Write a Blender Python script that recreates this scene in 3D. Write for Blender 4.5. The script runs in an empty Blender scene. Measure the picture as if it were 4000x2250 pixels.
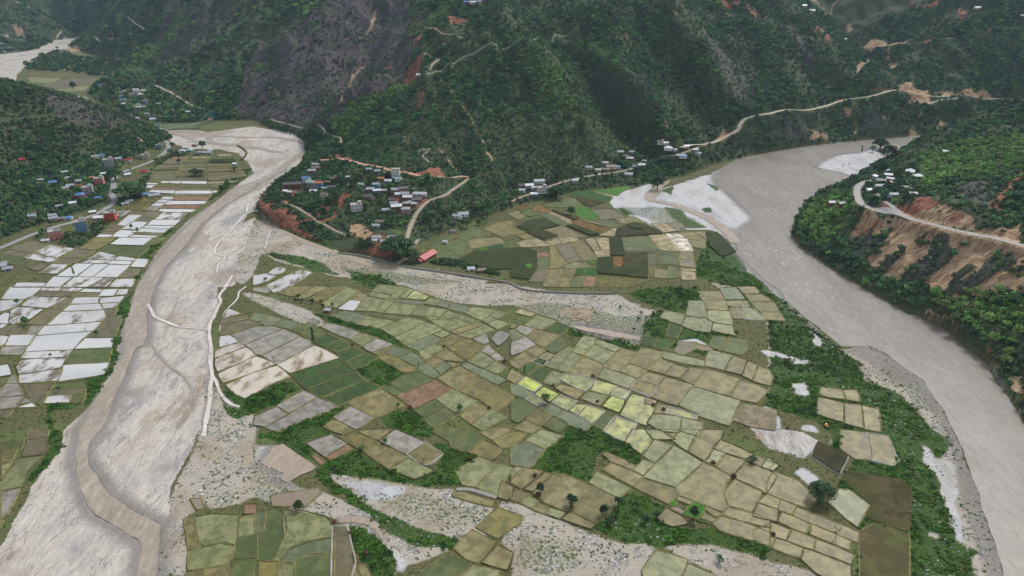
import bpy, math, random
import numpy as np
from mathutils import Vector, Matrix
SC = bpy.context.scene
COL = SC.collection
RNG = np.random.default_rng(7)
random.seed(7)
DEBUG = False
# ---------------------------------------------------------------- camera, world, sun, exposure
H = 270.0                 # height of the drone above the valley floor, metres
S = H / 200.0
PITCH = math.radians(25.0)
FS = 2753.0               # focal length in pixels of the 4000 px wide picture
cam_d = bpy.data.cameras.new('camera'); cam = bpy.data.objects.new('camera', cam_d); COL.objects.link(cam)
cam.location = (0, 0, H); cam.rotation_euler = (math.radians(90) - PITCH, 0, 0)
cam_d.sensor_width = 36.0; cam_d.lens = 36.0 * FS / 4000.0
cam_d.clip_start = 1.0; cam_d.clip_end = 20000.0
SC.camera = cam
world = bpy.data.worlds.new('World'); SC.world = world; world.use_nodes = True
SUN_EL, SUN_AZ = math.radians(50), math.radians(38)    # azimuth measured from +Y towards +X
wn = world.node_tree; wn.nodes.clear()
wo = wn.nodes.new('ShaderNodeOutputWorld'); wb = wn.nodes.new('ShaderNodeBackground')
sky = wn.nodes.new('ShaderNodeTexSky'); sky.sky_type = 'NISHITA'; sky.sun_disc = False
sky.sun_elevation = SUN_EL; sky.sun_rotation = SUN_AZ; sky.altitude = 800; sky.air_density = 1.0; sky.dust_density = 5.0; sky.ozone_density = 1.0
hs = wn.nodes.new('ShaderNodeHueSaturation'); hs.inputs['Saturation'].default_value = 0.32
wn.links.new(sky.outputs[0], hs.inputs['Color']); wn.links.new(hs.outputs[0], wb.inputs[0])
wb.inputs[1].default_value = 0.15
wn.links.new(wb.outputs[0], wo.inputs[0])
sun_d = bpy.data.lights.new('sun', 'SUN'); sun_d.energy = 1.5; sun_d.angle = math.radians(10); sun_d.color = (1.0, 0.965, 0.92)
sun = bpy.data.objects.new('sun', sun_d); COL.objects.link(sun)
sd = Vector((math.sin(SUN_AZ) * math.cos(SUN_EL), math.cos(SUN_AZ) * math.cos(SUN_EL), math.sin(SUN_EL)))
sun.rotation_euler = sd.to_track_quat('Z', 'Y').to_euler()
SC.view_settings.view_transform = 'Standard'; SC.view_settings.look = 'None'
SC.view_settings.exposure = 0.42; SC.view_settings.gamma = 1.0
try: SC.view_settings.use_curve_mapping = False
except Exception: pass
SC.cycles.max_bounces = 5; SC.cycles.diffuse_bounces = 2; SC.cycles.glossy_bounces = 2
SC.cycles.transparent_max_bounces = 6; SC.cycles.volume_bounces = 0
SC.cycles.use_denoising = True

# ---------------------------------------------------------------- picture <-> world
CP, SP = math.cos(PITCH), math.sin(PITCH)
def tile_src(t, x, y):
    """tile name 'cr' (column,row) + pixel read in that enlarged tile -> pixel of the 4000 px picture"""
    if t == 'V': return x * 1.5528, y * 1.5528
    c, r = int(t[0]), int(t[1]); k = 2.542 if r == 3 else 2.576
    return c * 1000 + x / k, r * 560 + y / k
def ray(sx, sy):
    dx = (sx - 2000.0) / FS; dy = (sy - 1125.0) / FS
    return dx, CP - dy * SP, -SP - dy * CP
def on_z(sx, sy, z=0.0):
    dx, dY, dz = ray(sx, sy); t = (z - H) / dz
    return dx * t, dY * t, z
def on_y(sx, sy, Y):
    dx, dY, dz = ray(sx, sy); t = Y / dY
    return dx * t, Y, H + dz * t
def tz(t, x, y, z=0.0):
    return on_z(*tile_src(t, x, y), z)
def lin(c):
    c = c / 255.0
    return c / 12.92 if c <= 0.04045 else ((c + 0.055) / 1.055) ** 2.4
def D(r, g, b, k=1.0):
    """colour read off a neutral daylight picture -> base colour"""
    return (lin(r) * k, lin(g) * k, lin(b) * k, 1.0)

# ---------------------------------------------------------------- noise
def _h(ix, iy, s):
    n = (ix.astype(np.int64) * 374761393 + iy.astype(np.int64) * 668265263 + s * 1442695041) & 0x7fffffff
    n = ((n ^ (n >> 13)) * 1274126177) & 0x7fffffff
    return ((n ^ (n >> 16)) & 0xffff) / 65535.0
def vnoise(x, y, s=0):
    ix = np.floor(x); iy = np.floor(y); fx = x - ix; fy = y - iy
    fx = fx * fx * (3 - 2 * fx); fy = fy * fy * (3 - 2 * fy)
    a = _h(ix, iy, s); b = _h(ix + 1, iy, s); c = _h(ix, iy + 1, s); d = _h(ix + 1, iy + 1, s)
    return (a * (1 - fx) + b * fx) * (1 - fy) + (c * (1 - fx) + d * fx) * fy
def fbm(x, y, o=4, s=0):
    v = 0; a = 0.5; t = 0
    for k in range(o):
        v = v + a * vnoise(x * 2 ** k + 17.3 * k, y * 2 ** k - 9.1 * k, s + k); t += a; a *= 0.5
    return v / t
def inpoly(px, py, poly):
    """vectorised point in polygon"""
    poly = np.asarray(poly, float); out = np.zeros(px.shape, bool)
    x0, y0 = poly.min(0); x1, y1 = poly.max(0)
    idx = np.nonzero((px >= x0) & (px <= x1) & (py >= y0) & (py <= y1))
    if len(idx[0]) == 0: return out
    qx = px[idx]; qy = py[idx]; c = np.zeros(qx.shape, bool)
    j = len(poly) - 1
    for i in range(len(poly)):
        xi, yi = poly[i]; xj, yj = poly[j]
        if yi != yj:
            m = ((yi > qy) != (yj > qy)) & (qx < (xj - xi) * (qy - yi) / (yj - yi) + xi)
            c ^= m
        j = i
    out[idx] = c
    return out
def seglist(txt):
    """'name t x,y x,y t2 x,y ...' -> list of picture pixels"""
    pts = []; t = None
    for w in txt.split():
        if ',' in w:
            a = w.split(','); pts.append((t,) + tuple(float(q) for q in a))
        else: t = w
    return pts
# ---------------------------------------------------------------- the valley: one height field
def VP(u, v, q=0.0):
    """V picture point with a height (q < 190) or a ground distance (q > 190), both for a 200 m drone height"""
    sx, sy = u * 1.5528, v * 1.5528
    return on_z(sx, sy, q * S) if q < 190 else on_y(sx, sy, q * S)
def VL(s):
    out = []
    for w in s.split():
        a = [float(q) for q in w.split(',')]
        out.append(VP(*a))
    return out
FLOOR = [p[:2] for p in VL('''-900,2300 -900,1150 -500,860 -250,730 0,606 90,570 180,545 262,520 292,490 287,445 330,400 395,370 428,352 420,336 300,288 200,250 0,200 -400,150 -900,120
 -500,150 0,137 60,130 100,122 142,102 200,96 222,95 200,105 172,118 215,130 280,150 290,175 270,192 252,205 232,226 225,245 320,290 360,306 400,314 480,310 560,302 640,302 700,330 755,345 778,385
 765,402 745,430 700,455 662,495 648,520 664,552 720,588 800,612 880,634 960,652 1000,658 1030,642 1060,620 1090,598 1160,568 1240,540 1300,515 1400,495 1450,482 1560,470 1620,472 1660,462 1700,448 1800,412 1900,388 2000,370 2100,358 2200,350 2345,338 2450,325 2700,305
 2700,330 2420,345 2335,353 2300,374 2240,398 2195,420 2165,440 2130,462 2080,482 2040,505 2005,540 1995,590 2010,620 2060,650 2130,700 2230,755 2310,792 2400,842 2480,912 2520,962 2576,1058 2640,1200 2800,1700 2900,2300''')]
LINES = [VL(s) for s in '''800,382,3 819,325,830 880,285,840 994,225,850 1054,190,860 1095,150,890 1074,65,980 1127,30,1020 1194,0,1060
790,300,900 860,250,950 925,150,1050 960,20,1180
600,285,6 644,185,1080 786,45,1170 880,-60,1300
600,200,1150 680,100,1300 760,0,1450
430,215,14 520,120,1350 640,0,1450
255,205,10 350,228,13 420,222,15 500,268,8
340,200,14 420,200,1400
219,102,3 317,37,1750 400,0,1600 500,-80,1600
0,0,2100 200,0,2350 400,-20,2600
60,60,1950 160,70,2150
1250,330,730 1250,250,790 1250,100,890 1250,0,960
1313,100,870 1400,217,790 1480,330,730
1475,75,885 1513,125,865 1613,225,800 1688,337,750
1420,120,930 1540,280,830 1620,400,740
1500,0,975 1560,20,980
1600,50,990 1700,200,900 1780,330,830
1688,12,1010 1738,112,930 1813,200,880 1870,292,822
1500,425,8 1600,400,10 1700,372,12
1790,360,12 1860,320,22 1880,298,820 1960,278,860 2080,255,900 2200,232,925 2240,226,930 2350,240,925 2450,245,920 2576,240,920 2700,240,920
2250,215,950 2233,160,1050 2130,50,1250 2085,0,1350
1960,0,1130 2050,100,1050 2150,190,980
2400,0,1150 2400,60,1100 2400,150,1010
2576,0,1130 2576,50,1080 2576,150,1000
2300,100,1080 2350,40,1160
1900,180,930 1860,80,1010
2140,450,26 2150,480,30 2165,520,33 2290,555,37 2420,580,42 2576,613,46 2700,640,50 2900,700,55
2249,510,40 2332,498,463 2407,523,447 2457,548,432 2576,565,415
2030,560,12 2080,515,22
2200,450,36 2250,470,40
2330,352,3 2400,315,780 2480,275,720 2576,240,680 2700,200,650 2900,150,600
2400,400,610 2500,420,540 2576,400,540 2800,380,520
-500,80,800 -200,150,800 0,200,800 100,228,800 200,260,800 300,295,815 370,320,830 410,338,845
100,450,12 180,440,12
814,400,16 906,414,18 989,433,20 1119,448,22 1179,444,22
660,490,11 668,512,12 694,548,13 735,560,13 800,590,14 850,612,14 920,628,13 985,640,10
760,440,15 850,480,16 950,520,15 1000,600,11
1050,560,12 1100,520,15 1200,500,12'''.split('\n')]
WL = [[(-400, 2300, 520), (200, 2250, 520), (1200, 2200, 520), (3000, 2200, 560)], [(-1500, 3200, 420), (-800, 2700, 480), (-400, 2300, 520)],
      [(-4200, 4300, 900), (-2500, 4600, 900), (-400, 4700, 800)], [(-2200, 1400, 260), (-1500, 1150, 170)], [(1400, 900, 260), (900, 500, 190), (700, 200, 150)]]
LINES += WL
X0, X1, Y0, Y1 = -4400.0, 4400.0, 60.0, 4900.0
def relax(cell, prev=None):
    nx = int((X1 - X0) / cell) + 1; ny = int((Y1 - Y0) / cell) + 1
    xs = X0 + cell * np.arange(nx); ys = Y0 + cell * np.arange(ny)
    gx, gy = np.meshgrid(xs, ys)
    fix = inpoly(gx, gy, FLOOR); val = np.zeros_like(gx)
    acc = np.zeros_like(gx); cnt = np.zeros_like(gx)
    for L in LINES:
        for a, b in zip(L[:-1], L[1:]):
            n = max(2, int(math.dist(a[:2], b[:2]) / (cell * 0.5)) + 1)
            for k in range(n + 1):
                t = k / n; i = int(round((a[0] + (b[0] - a[0]) * t - X0) / cell)); j = int(round((a[1] + (b[1] - a[1]) * t - Y0) / cell))
                if 0 <= i < nx and 0 <= j < ny and not fix[j, i]:
                    acc[j, i] += a[2] + (b[2] - a[2]) * t; cnt[j, i] += 1
    m = cnt > 0; val[m] = acc[m] / cnt[m]; free = ~(fix | m)
    if prev is None: z = np.full_like(gx, 60.0)
    else:
        pz, pc = prev; fi = (gx - X0) / pc; fj = (gy - Y0) / pc
        z = bil(pz, fj, fi)
    z[~free] = val[~free]
    for it in range({96: 1500, 48: 500, 24: 260, 12: 140}[int(cell)]):
        p = np.pad(z, 1, mode='edge')
        s4 = (p[:-2, 1:-1] + p[2:, 1:-1] + p[1:-1, :-2] + p[1:-1, 2:]) * 0.25
        z = np.where(free, z + 1.0 * (s4 - z), z)
    return z
def bil(z, fj, fi):
    ny, nx = z.shape
    fj = np.clip(fj, 0, ny - 1.001); fi = np.clip(fi, 0, nx - 1.001)
    j = fj.astype(int); i = fi.astype(int); a = fj - j; b = fi - i
    return (z[j, i] * (1 - b) + z[j, i + 1] * b) * (1 - a) + (z[j + 1, i] * (1 - b) + z[j + 1, i + 1] * b) * a
zc = None
for c in (96.0, 48.0, 24.0, 12.0):
    zc = relax(c, None if zc is None else (zc, c * 2))
# soften the creases of the interpolation a little
for _ in range(2):
    p = np.pad(zc, 1, mode='edge')
    zc = 0.5 * zc + 0.125 * (p[:-2, 1:-1] + p[2:, 1:-1] + p[1:-1, :-2] + p[1:-1, 2:])
def z_coarse(x, y): return bil(zc, (y - Y0) / 12.0, (x - X0) / 12.0)

# terrain grid: rows by distance, columns fan out
ys = [150.0]
while ys[-1] < 4700: ys.append(ys[-1] + max(1.25, ys[-1] / 400.0))
YS = np.array(ys); NR = len(YS); NC = 760
def halfw(Y): return 0.80 * Y + 190.0
U = np.linspace(-1, 1, NC)
GX = U[None, :] * halfw(YS)[:, None]; GY = np.repeat(YS[:, None], NC, 1)
GZ = z_coarse(GX, GY)
infl = inpoly(GX + 6 * (fbm(GX / 25, GY / 25, 2, 5) - .5), GY + 6 * (fbm(GX / 25, GY / 25, 2, 6) - .5), FLOOR)
hill = np.clip(GZ / 25.0, 0, 1)
wx = GX + 60 * (fbm(GX / 160, GY / 160, 3, 11) - .5); wy = GY + 60 * (fbm(GX / 160, GY / 160, 3, 12) - .5)
def ridged(x, y, o, s):
    v = 0; a = .5; t = 0
    for k in range(o):
        v = v + a * (1 - np.abs(2 * vnoise(x * 2 ** k + 5 * k, y * 2 ** k, s + k) - 1)); t += a; a *= .5
    return v / t
RG = ridged(wx / 62, wy / 105, 4, 21)
far = np.clip((GY - 1500) / 1500, 0, 1)
near_right = np.clip((GX - 150) / 150, 0, 1) * np.clip((1100 - GY) / 200, 0, 1)
left_hill = np.clip((-300 - GX) / 150, 0, 1) * np.clip((1250 - GY) / 200, 0, 1)
amp = 36 * hill ** 1.2 * (1 - .55 * near_right) * (1 - .6 * left_hill) * (1 + 1.5 * far)
GZ = GZ + amp * (RG - 0.62)
def crest(txt, A, R, sh=1.0):
    """sharpen a ridge (A>0) or cut a gully (A<0) along a line"""
    global GZ
    D_ = np.full(GX.shape, 1e9, np.float32)
    L = resample_([p[:2] for p in VL(txt)], 9.0)
    for x, y in L:
        j0 = max(0, np.searchsorted(YS, y - R) - 1); j1 = min(NR, np.searchsorted(YS, y + R) + 1); hw = halfw(y)
        c0 = max(0, int(((x - R) / hw + 1) * .5 * (NC - 1)) - 1); c1 = min(NC, int(((x + R) / hw + 1) * .5 * (NC - 1)) + 2)
        if c1 <= c0 or j1 <= j0: continue
        D_[j0:j1, c0:c1] = np.minimum(D_[j0:j1, c0:c1], np.hypot(GX[j0:j1, c0:c1] + 14 * (RG[j0:j1, c0:c1] - .6) - x, GY[j0:j1, c0:c1] - y))
    t = np.clip(1 - D_ / R, 0, 1) ** 1.35; GZ = GZ + A * t * np.clip(hill * 1.5, 0, 1) * ~infl
def resample_(P, step):
    P = [np.array(p, float) for p in P]; out = [P[0]]
    for a, b in zip(P[:-1], P[1:]):
        n = max(1, int(np.linalg.norm(b - a) / step)); out += [a + (b - a) * k / n for k in range(1, n + 1)]
    return np.array(out)
for txt, A, R in (('880,285,840 994,225,850 1054,190,860 1095,150,890 1074,65,980 1127,30,1020 1194,0,1060', 22, 110), ('644,185,1080 786,45,1170 880,-60,1300', 18, 110), ('520,120,1350 640,0,1450', 20, 120),
                  ('860,250,950 925,150,1050 960,20,1180', -16, 90), ('600,200,1150 680,100,1300', -18, 90), ('1313,100,870 1400,217,790 1480,330,730', 12, 70), ('1475,75,885 1513,125,865 1613,225,800 1688,337,750', 12, 70),
                  ('1420,120,930 1540,280,830 1620,400,740', -8, 60), ('1600,50,990 1700,200,900 1780,330,830', -9, 70), ('1688,12,1010 1738,112,930 1813,200,880 1860,280,830', 13, 70), ('2233,160,1050 2130,50,1250', -16, 90),
                  ('1960,0,1130 2050,100,1050 2150,190,980', 12, 80), ('1900,180,930 1860,80,1010', -10, 60), ('1250,250,790 1250,100,890', -8, 60), ('317,37,1750 400,0,1600', 18, 140),
                  ('2300,100,1080 2350,40,1160', -14, 80), ('1350,230,800 1300,400,700', -9, 45), ('2050,200,960 2100,300,885', -9, 50), ('1960,200,950 2000,330,850', 8, 45), ('2180,250,930 2230,330,880', 8, 45)):
    crest(txt, A * S, R * S)
GZ += hill * 3.0 * (fbm(GX / 16, GY / 16, 3, 31) - .5)
# valley floor: low relief only
flat = infl.astype(float)
GZ = np.where(infl, 0.22 * (fbm(GX / 9, GY / 9, 3, 41) - .62), np.maximum(GZ, 0.05))
def zt(x, y):
    x = np.atleast_1d(np.asarray(x, float)); y = np.atleast_1d(np.asarray(y, float))
    j = np.clip(np.searchsorted(YS, y) - 1, 0, NR - 2); a = np.clip((y - YS[j]) / (YS[j + 1] - YS[j]), 0, 1)
    fi = np.clip((x / halfw(y) + 1) * 0.5 * (NC - 1), 0, NC - 1.001); i = fi.astype(int); b = fi - i
    return (GZ[j, i] * (1 - b) + GZ[j, i + 1] * b) * (1 - a) + (GZ[j + 1, i] * (1 - b) + GZ[j + 1, i + 1] * b) * a
def z1(x, y): return float(zt(x, y)[0])
_T = np.concatenate([np.arange(250, 1500, 2.0), np.arange(1500, 5200, 6.0)])
def hit(sx, sy):
    """first meeting of the sight line through a picture pixel with the land"""
    dx, dY, dz = ray(sx, sy)
    x = dx * _T; y = dY * _T; z = H + dz * _T
    d = z - zt(x, y); k = np.nonzero(d < 0)[0]
    if len(k) == 0: return on_y(sx, sy, 3500.0)
    k = k[0]
    if k == 0: return x[0], y[0], float(zt(x[0], y[0])[0])
    t = d[k - 1] / (d[k - 1] - d[k]); T = _T[k - 1] + t * (_T[k] - _T[k - 1])
    X, Y = dx * T, dY * T
    return X, Y, z1(X, Y)
def TH(t, x, y): return hit(*tile_src(t, x, y))
def PTS(txt): return [TH(*q[:3]) for q in seglist(txt)]
def resample(P, step):
    P = [np.array(p[:2], float) for p in P]; out = [P[0]]
    for a, b in zip(P[:-1], P[1:]):
        n = max(1, int(np.linalg.norm(b - a) / step))
        for k in range(1, n + 1): out.append(a + (b - a) * k / n)
    return np.array(out)
def smooth_line(P, it=3):
    P = np.array(P, float)
    for _ in range(it):
        Q = P.copy(); Q[1:-1] = 0.25 * P[:-2] + 0.5 * P[1:-1] + 0.25 * P[2:]; P = Q
    return P
# ---------------------------------------------------------------- roads, water, ground zones (traced lines, then placed on the land)
ROADS = []   # (name, material key, width, points)
for ln in '''road asphalt 6.5 01 -250,1140 0,1060 300,930 520,850 800,780 1000,700 1130,620 1165,560 1120,520 1150,440 1135,370 1190,310 1290,270 1420,225 1560,170 1640,110 1700,50 1690,0 00 1660,1405
dirt_road pink 5.5 11 640,180 700,160 830,165 1050,215 1300,262 1500,312 1650,325 1900,350 2060,345 2140,332
dirt_road tan 4.5 11 2140,345 2040,420 1930,500 1850,560 1750,570 1650,650 1610,720 1560,830 1530,900 1520,960
dirt_road tan 4 11 1640,965 1590,1010 1585,1050
dirt_road tan 5 11 1510,1160 1460,1195 1400,1240 1200,1250 1000,1180 800,1100 500,990 250,880 100,830 0,780
dirt_road cream 6 20 1700,1490 1980,1443 2150,1370 2285,1320 2290,1260 2330,1190 2576,1165 30 100,1120 400,1125 430,1095 620,1050 770,990 1000,970 1150,940 1290,912
dirt_road cream 4.5 30 1290,912 1450,940 1600,960 1800,975 2050,958 2300,990 2440,1000
dirt_road cream 3.5 30 1600,1055 1700,1020 1800,1010 1930,970
dirt_road tan 4 21 0,585 90,550 200,510 400,430 530,385 760,330 980,300 1100,285 1200,260 1330,190
dirt_road tan 4 21 1500,145 1650,130 1730,95 1820,50 1980,0
dirt_road grey 7 31 1060,350 1000,368 940,410 895,450 890,520 930,610 1000,660 1200,710 1400,750 1700,820 2000,900 2300,960 2700,1050
dirt_road grey 4.5 31 1390,748 1280,660 1230,620 1180,580
dirt_road cream 3.5 00 1280,150 1340,190 1320,220 1430,270 1445,300
dirt_road cream 3.5 00 1560,855 1640,890 1800,985 1900,1050 2060,1105
dirt_road cream 5 00 570,390 690,310 800,265
dirt_road tan 4 00 600,510 900,560 1060,560 1200,600
dirt_road cream 3 00 860,420 1110,380 1340,370
dirt_road tan 2.5 10 150,1200 350,1250 500,1290 690,1300 680,1330 750,1375 850,1385 860,1440
footpath pale 2.2 10 1720,740 1950,640 2100,560 2250,500 2400,440 2576,460 20 0,455 230,410 430,340 650,270
footpath tan 2 10 1700,270 1900,350 2080,380
footpath tan 2 10 1690,545 1860,575 1780,640 1750,700
footpath tan 2 11 1640,80 1760,40 1660,140 1760,205
footpath pale 2.5 30 1010,600 1000,640 960,660
dirt_road grey 4.5 30 1050,480 1200,465 1400,440 1600,415 1900,370
footpath tan 2.2 11 290,590 450,670 530,710 640,800 760,860 900,920'''.split('\n'):
    a = ln.split(' ', 3); ROADS.append([a[0], a[1], float(a[2]), a[3]])
SCREE = '''2.8 10 1790,740 1900,830 1990,960 2090,1080 2180,1220 2290,1443
3.5 11 2295,20 2330,90 2370,170
3.0 11 1840,50 1910,130 1960,190 2010,270
2.5 20 1610,70 1650,130 1690,190 1725,240
3.0 20 1540,1190 1545,1260 1580,1340
3.0 20 1095,270 1140,340 1160,370
5.0 10 1200,120 1170,250 1050,400
4.0 10 1100,630 1000,740 930,880 870,1000
6.0 30 440,0 560,90 600,150
4.0 30 700,0 650,70 600,150
3.0 30 1210,480 1220,560 1240,700
3.0 30 1280,1030 1350,1110 1430,1230
2.5 30 1160,1170 1200,1270 1230,1350
3.0 30 1580,1070 1520,1160
3.0 30 1440,930 1420,1030 1450,1090
3.0 30 1980,1000 1990,1100
2.5 30 880,1250 875,1340
5.0 31 2570,300 2450,410 2330,540 2290,660
3.0 00 905,100 960,150 1010,200 1050,250
3.0 00 1400,1385 1440,1430'''
WATER = {   # flat sheets of water: polygons
 'river': ['21 2576,95 2280,150 2120,240 2040,330 2050,400 2200,520 2330,650 2440,740 2440,780 2300,860 2312,960 2250,1010 2340,1180 2450,1290 2576,1400 32 90,20 200,150 400,330 600,480 740,600 1030,600 1200,680 1330,790 1570,950 1700,1150 1780,1260 1860,1443 33 1925,180 1990,380 2080,600 2160,850 2260,1150 2350,1449 2700,2300 4500,2300 3600,900 2700,200 32 2650,1443 2480,1200 2330,1000 2250,890 2140,640 2010,510 1840,420 1550,280 1430,290 1250,150 980,0 31 900,1385 700,1250 500,1150 310,1010 230,900 265,780 330,680 480,590 700,490 830,440 890,370 700,290 550,265 460,240 530,180 680,110 900,90 1050,40 1300,70 1420,55 1560,10 30 2300,1330 2300,1250 1900,1300 1660,1345 1000,1370 800,1385 640,1430 31 560,0 400,30 200,60 0,90'],
 'side_channel': ['02 1380,0 1310,230 1250,400 1250,570 1240,700 1110,880 1040,960 940,1190 810,1443 03 790,100 750,280 765,430 800,580 860,720 940,840 1180,970 1370,1080 1420,1160 1390,1330 1350,1600 1300,2000 1500,2000 1540,1600 1570,1280 1600,940 1300,790 1100,650 1000,520 890,350 860,220 900,110 985,0 02 1010,1443 1110,1240 1190,1030 1250,900 1310,740 1360,620 1440,590 1480,500 1480,260 1510,170 1555,0 01 1640,1280 1720,1180 1860,1040 1960,900 2040,800 2260,620 2576,440 2576,390 2300,480 2080,660 1960,760 1850,870 1750,980 1640,1100 1560,1200'],
 'muddy_pool': ['13 60,330 180,170 270,140 400,230 600,370 560,400 450,440 310,530 230,490 270,430', '22 550,380 700,400 900,430 1280,500 1290,540 1000,500 700,440'],
}
RIBBON = '''side_channel 9 11 0,400 130,330 260,260 330,190 450,110 520,60 530,0
side_channel 5 11 0,470 200,340 380,250
side_channel 4 00 1560,1315 1800,1360 1880,1390 1960,1420 01 2150,10 2400,30 2576,60
side_channel 7 00 1560,1310 1900,1325 2080,1345 2130,1380 2080,1420 01 2200,0 2576,45 11 120,70 230,90
side_channel 6 00 2000,1365 2300,1375 2576,1385 10 200,1380 420,1420
side_channel 1.1 02 1500,520 1570,660 1700,800 1850,900 1940,1040 1900,1250 1780,1440
side_channel .9 02 1800,90 1740,250 1690,400 1640,520
mud_stream 1.6 02 2040,900 2000,1100 1960,1200 1800,1400
clear_channel 2.4 02 1490,175 1530,250 1550,305 1680,355 1790,400
clear_channel 1.6 02 1790,405 1940,418 2060,425 2100,430
clear_channel 2.6 02 2285,-20 2260,20 2195,100 2230,140 2180,230 2160,290 2110,370 2105,440 2110,520 2130,620 2120,700 2120,800 2140,900 2115,1000 2115,1100 2110,1170 2090,1250 2075,1350 2060,1443 03 2020,60
clear_channel 2.0 02 2145,900 2180,960 2205,1050 2260,1130 2330,1190 2410,1210
clear_channel 2 11 180,830 110,760 60,710 0,670 01 2530,690 2450,720 2390,800 2330,870 2280,930 2210,980 2160,1060 2160,1110 2230,1130 2280,1145 2240,1180 2190,1230 2185,1300
clear_channel 2.2 01 2480,700 2490,650 2500,600
clear_channel 2.2 01 2340,1330 2310,1380 2260,1450
clear_channel 1.4 02 2480,0 2400,50 2400,110 2340,180 2270,230 2240,330 2220,400 2210,460 2240,490 2300,480
clear_channel 1.3 11 160,850 130,920 110,990 90,1060
mud_stream 10 21 1600,330 1480,440 1400,520 1380,570 1500,590 1640,620 1800,680 1950,740 2080,820 2180,900 2250,1000
mud_stream 4 13 830,900 1000,880 1150,920 1240,1000 1290,1080'''
ZONES = []   # (attribute channel, value, text)
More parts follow.
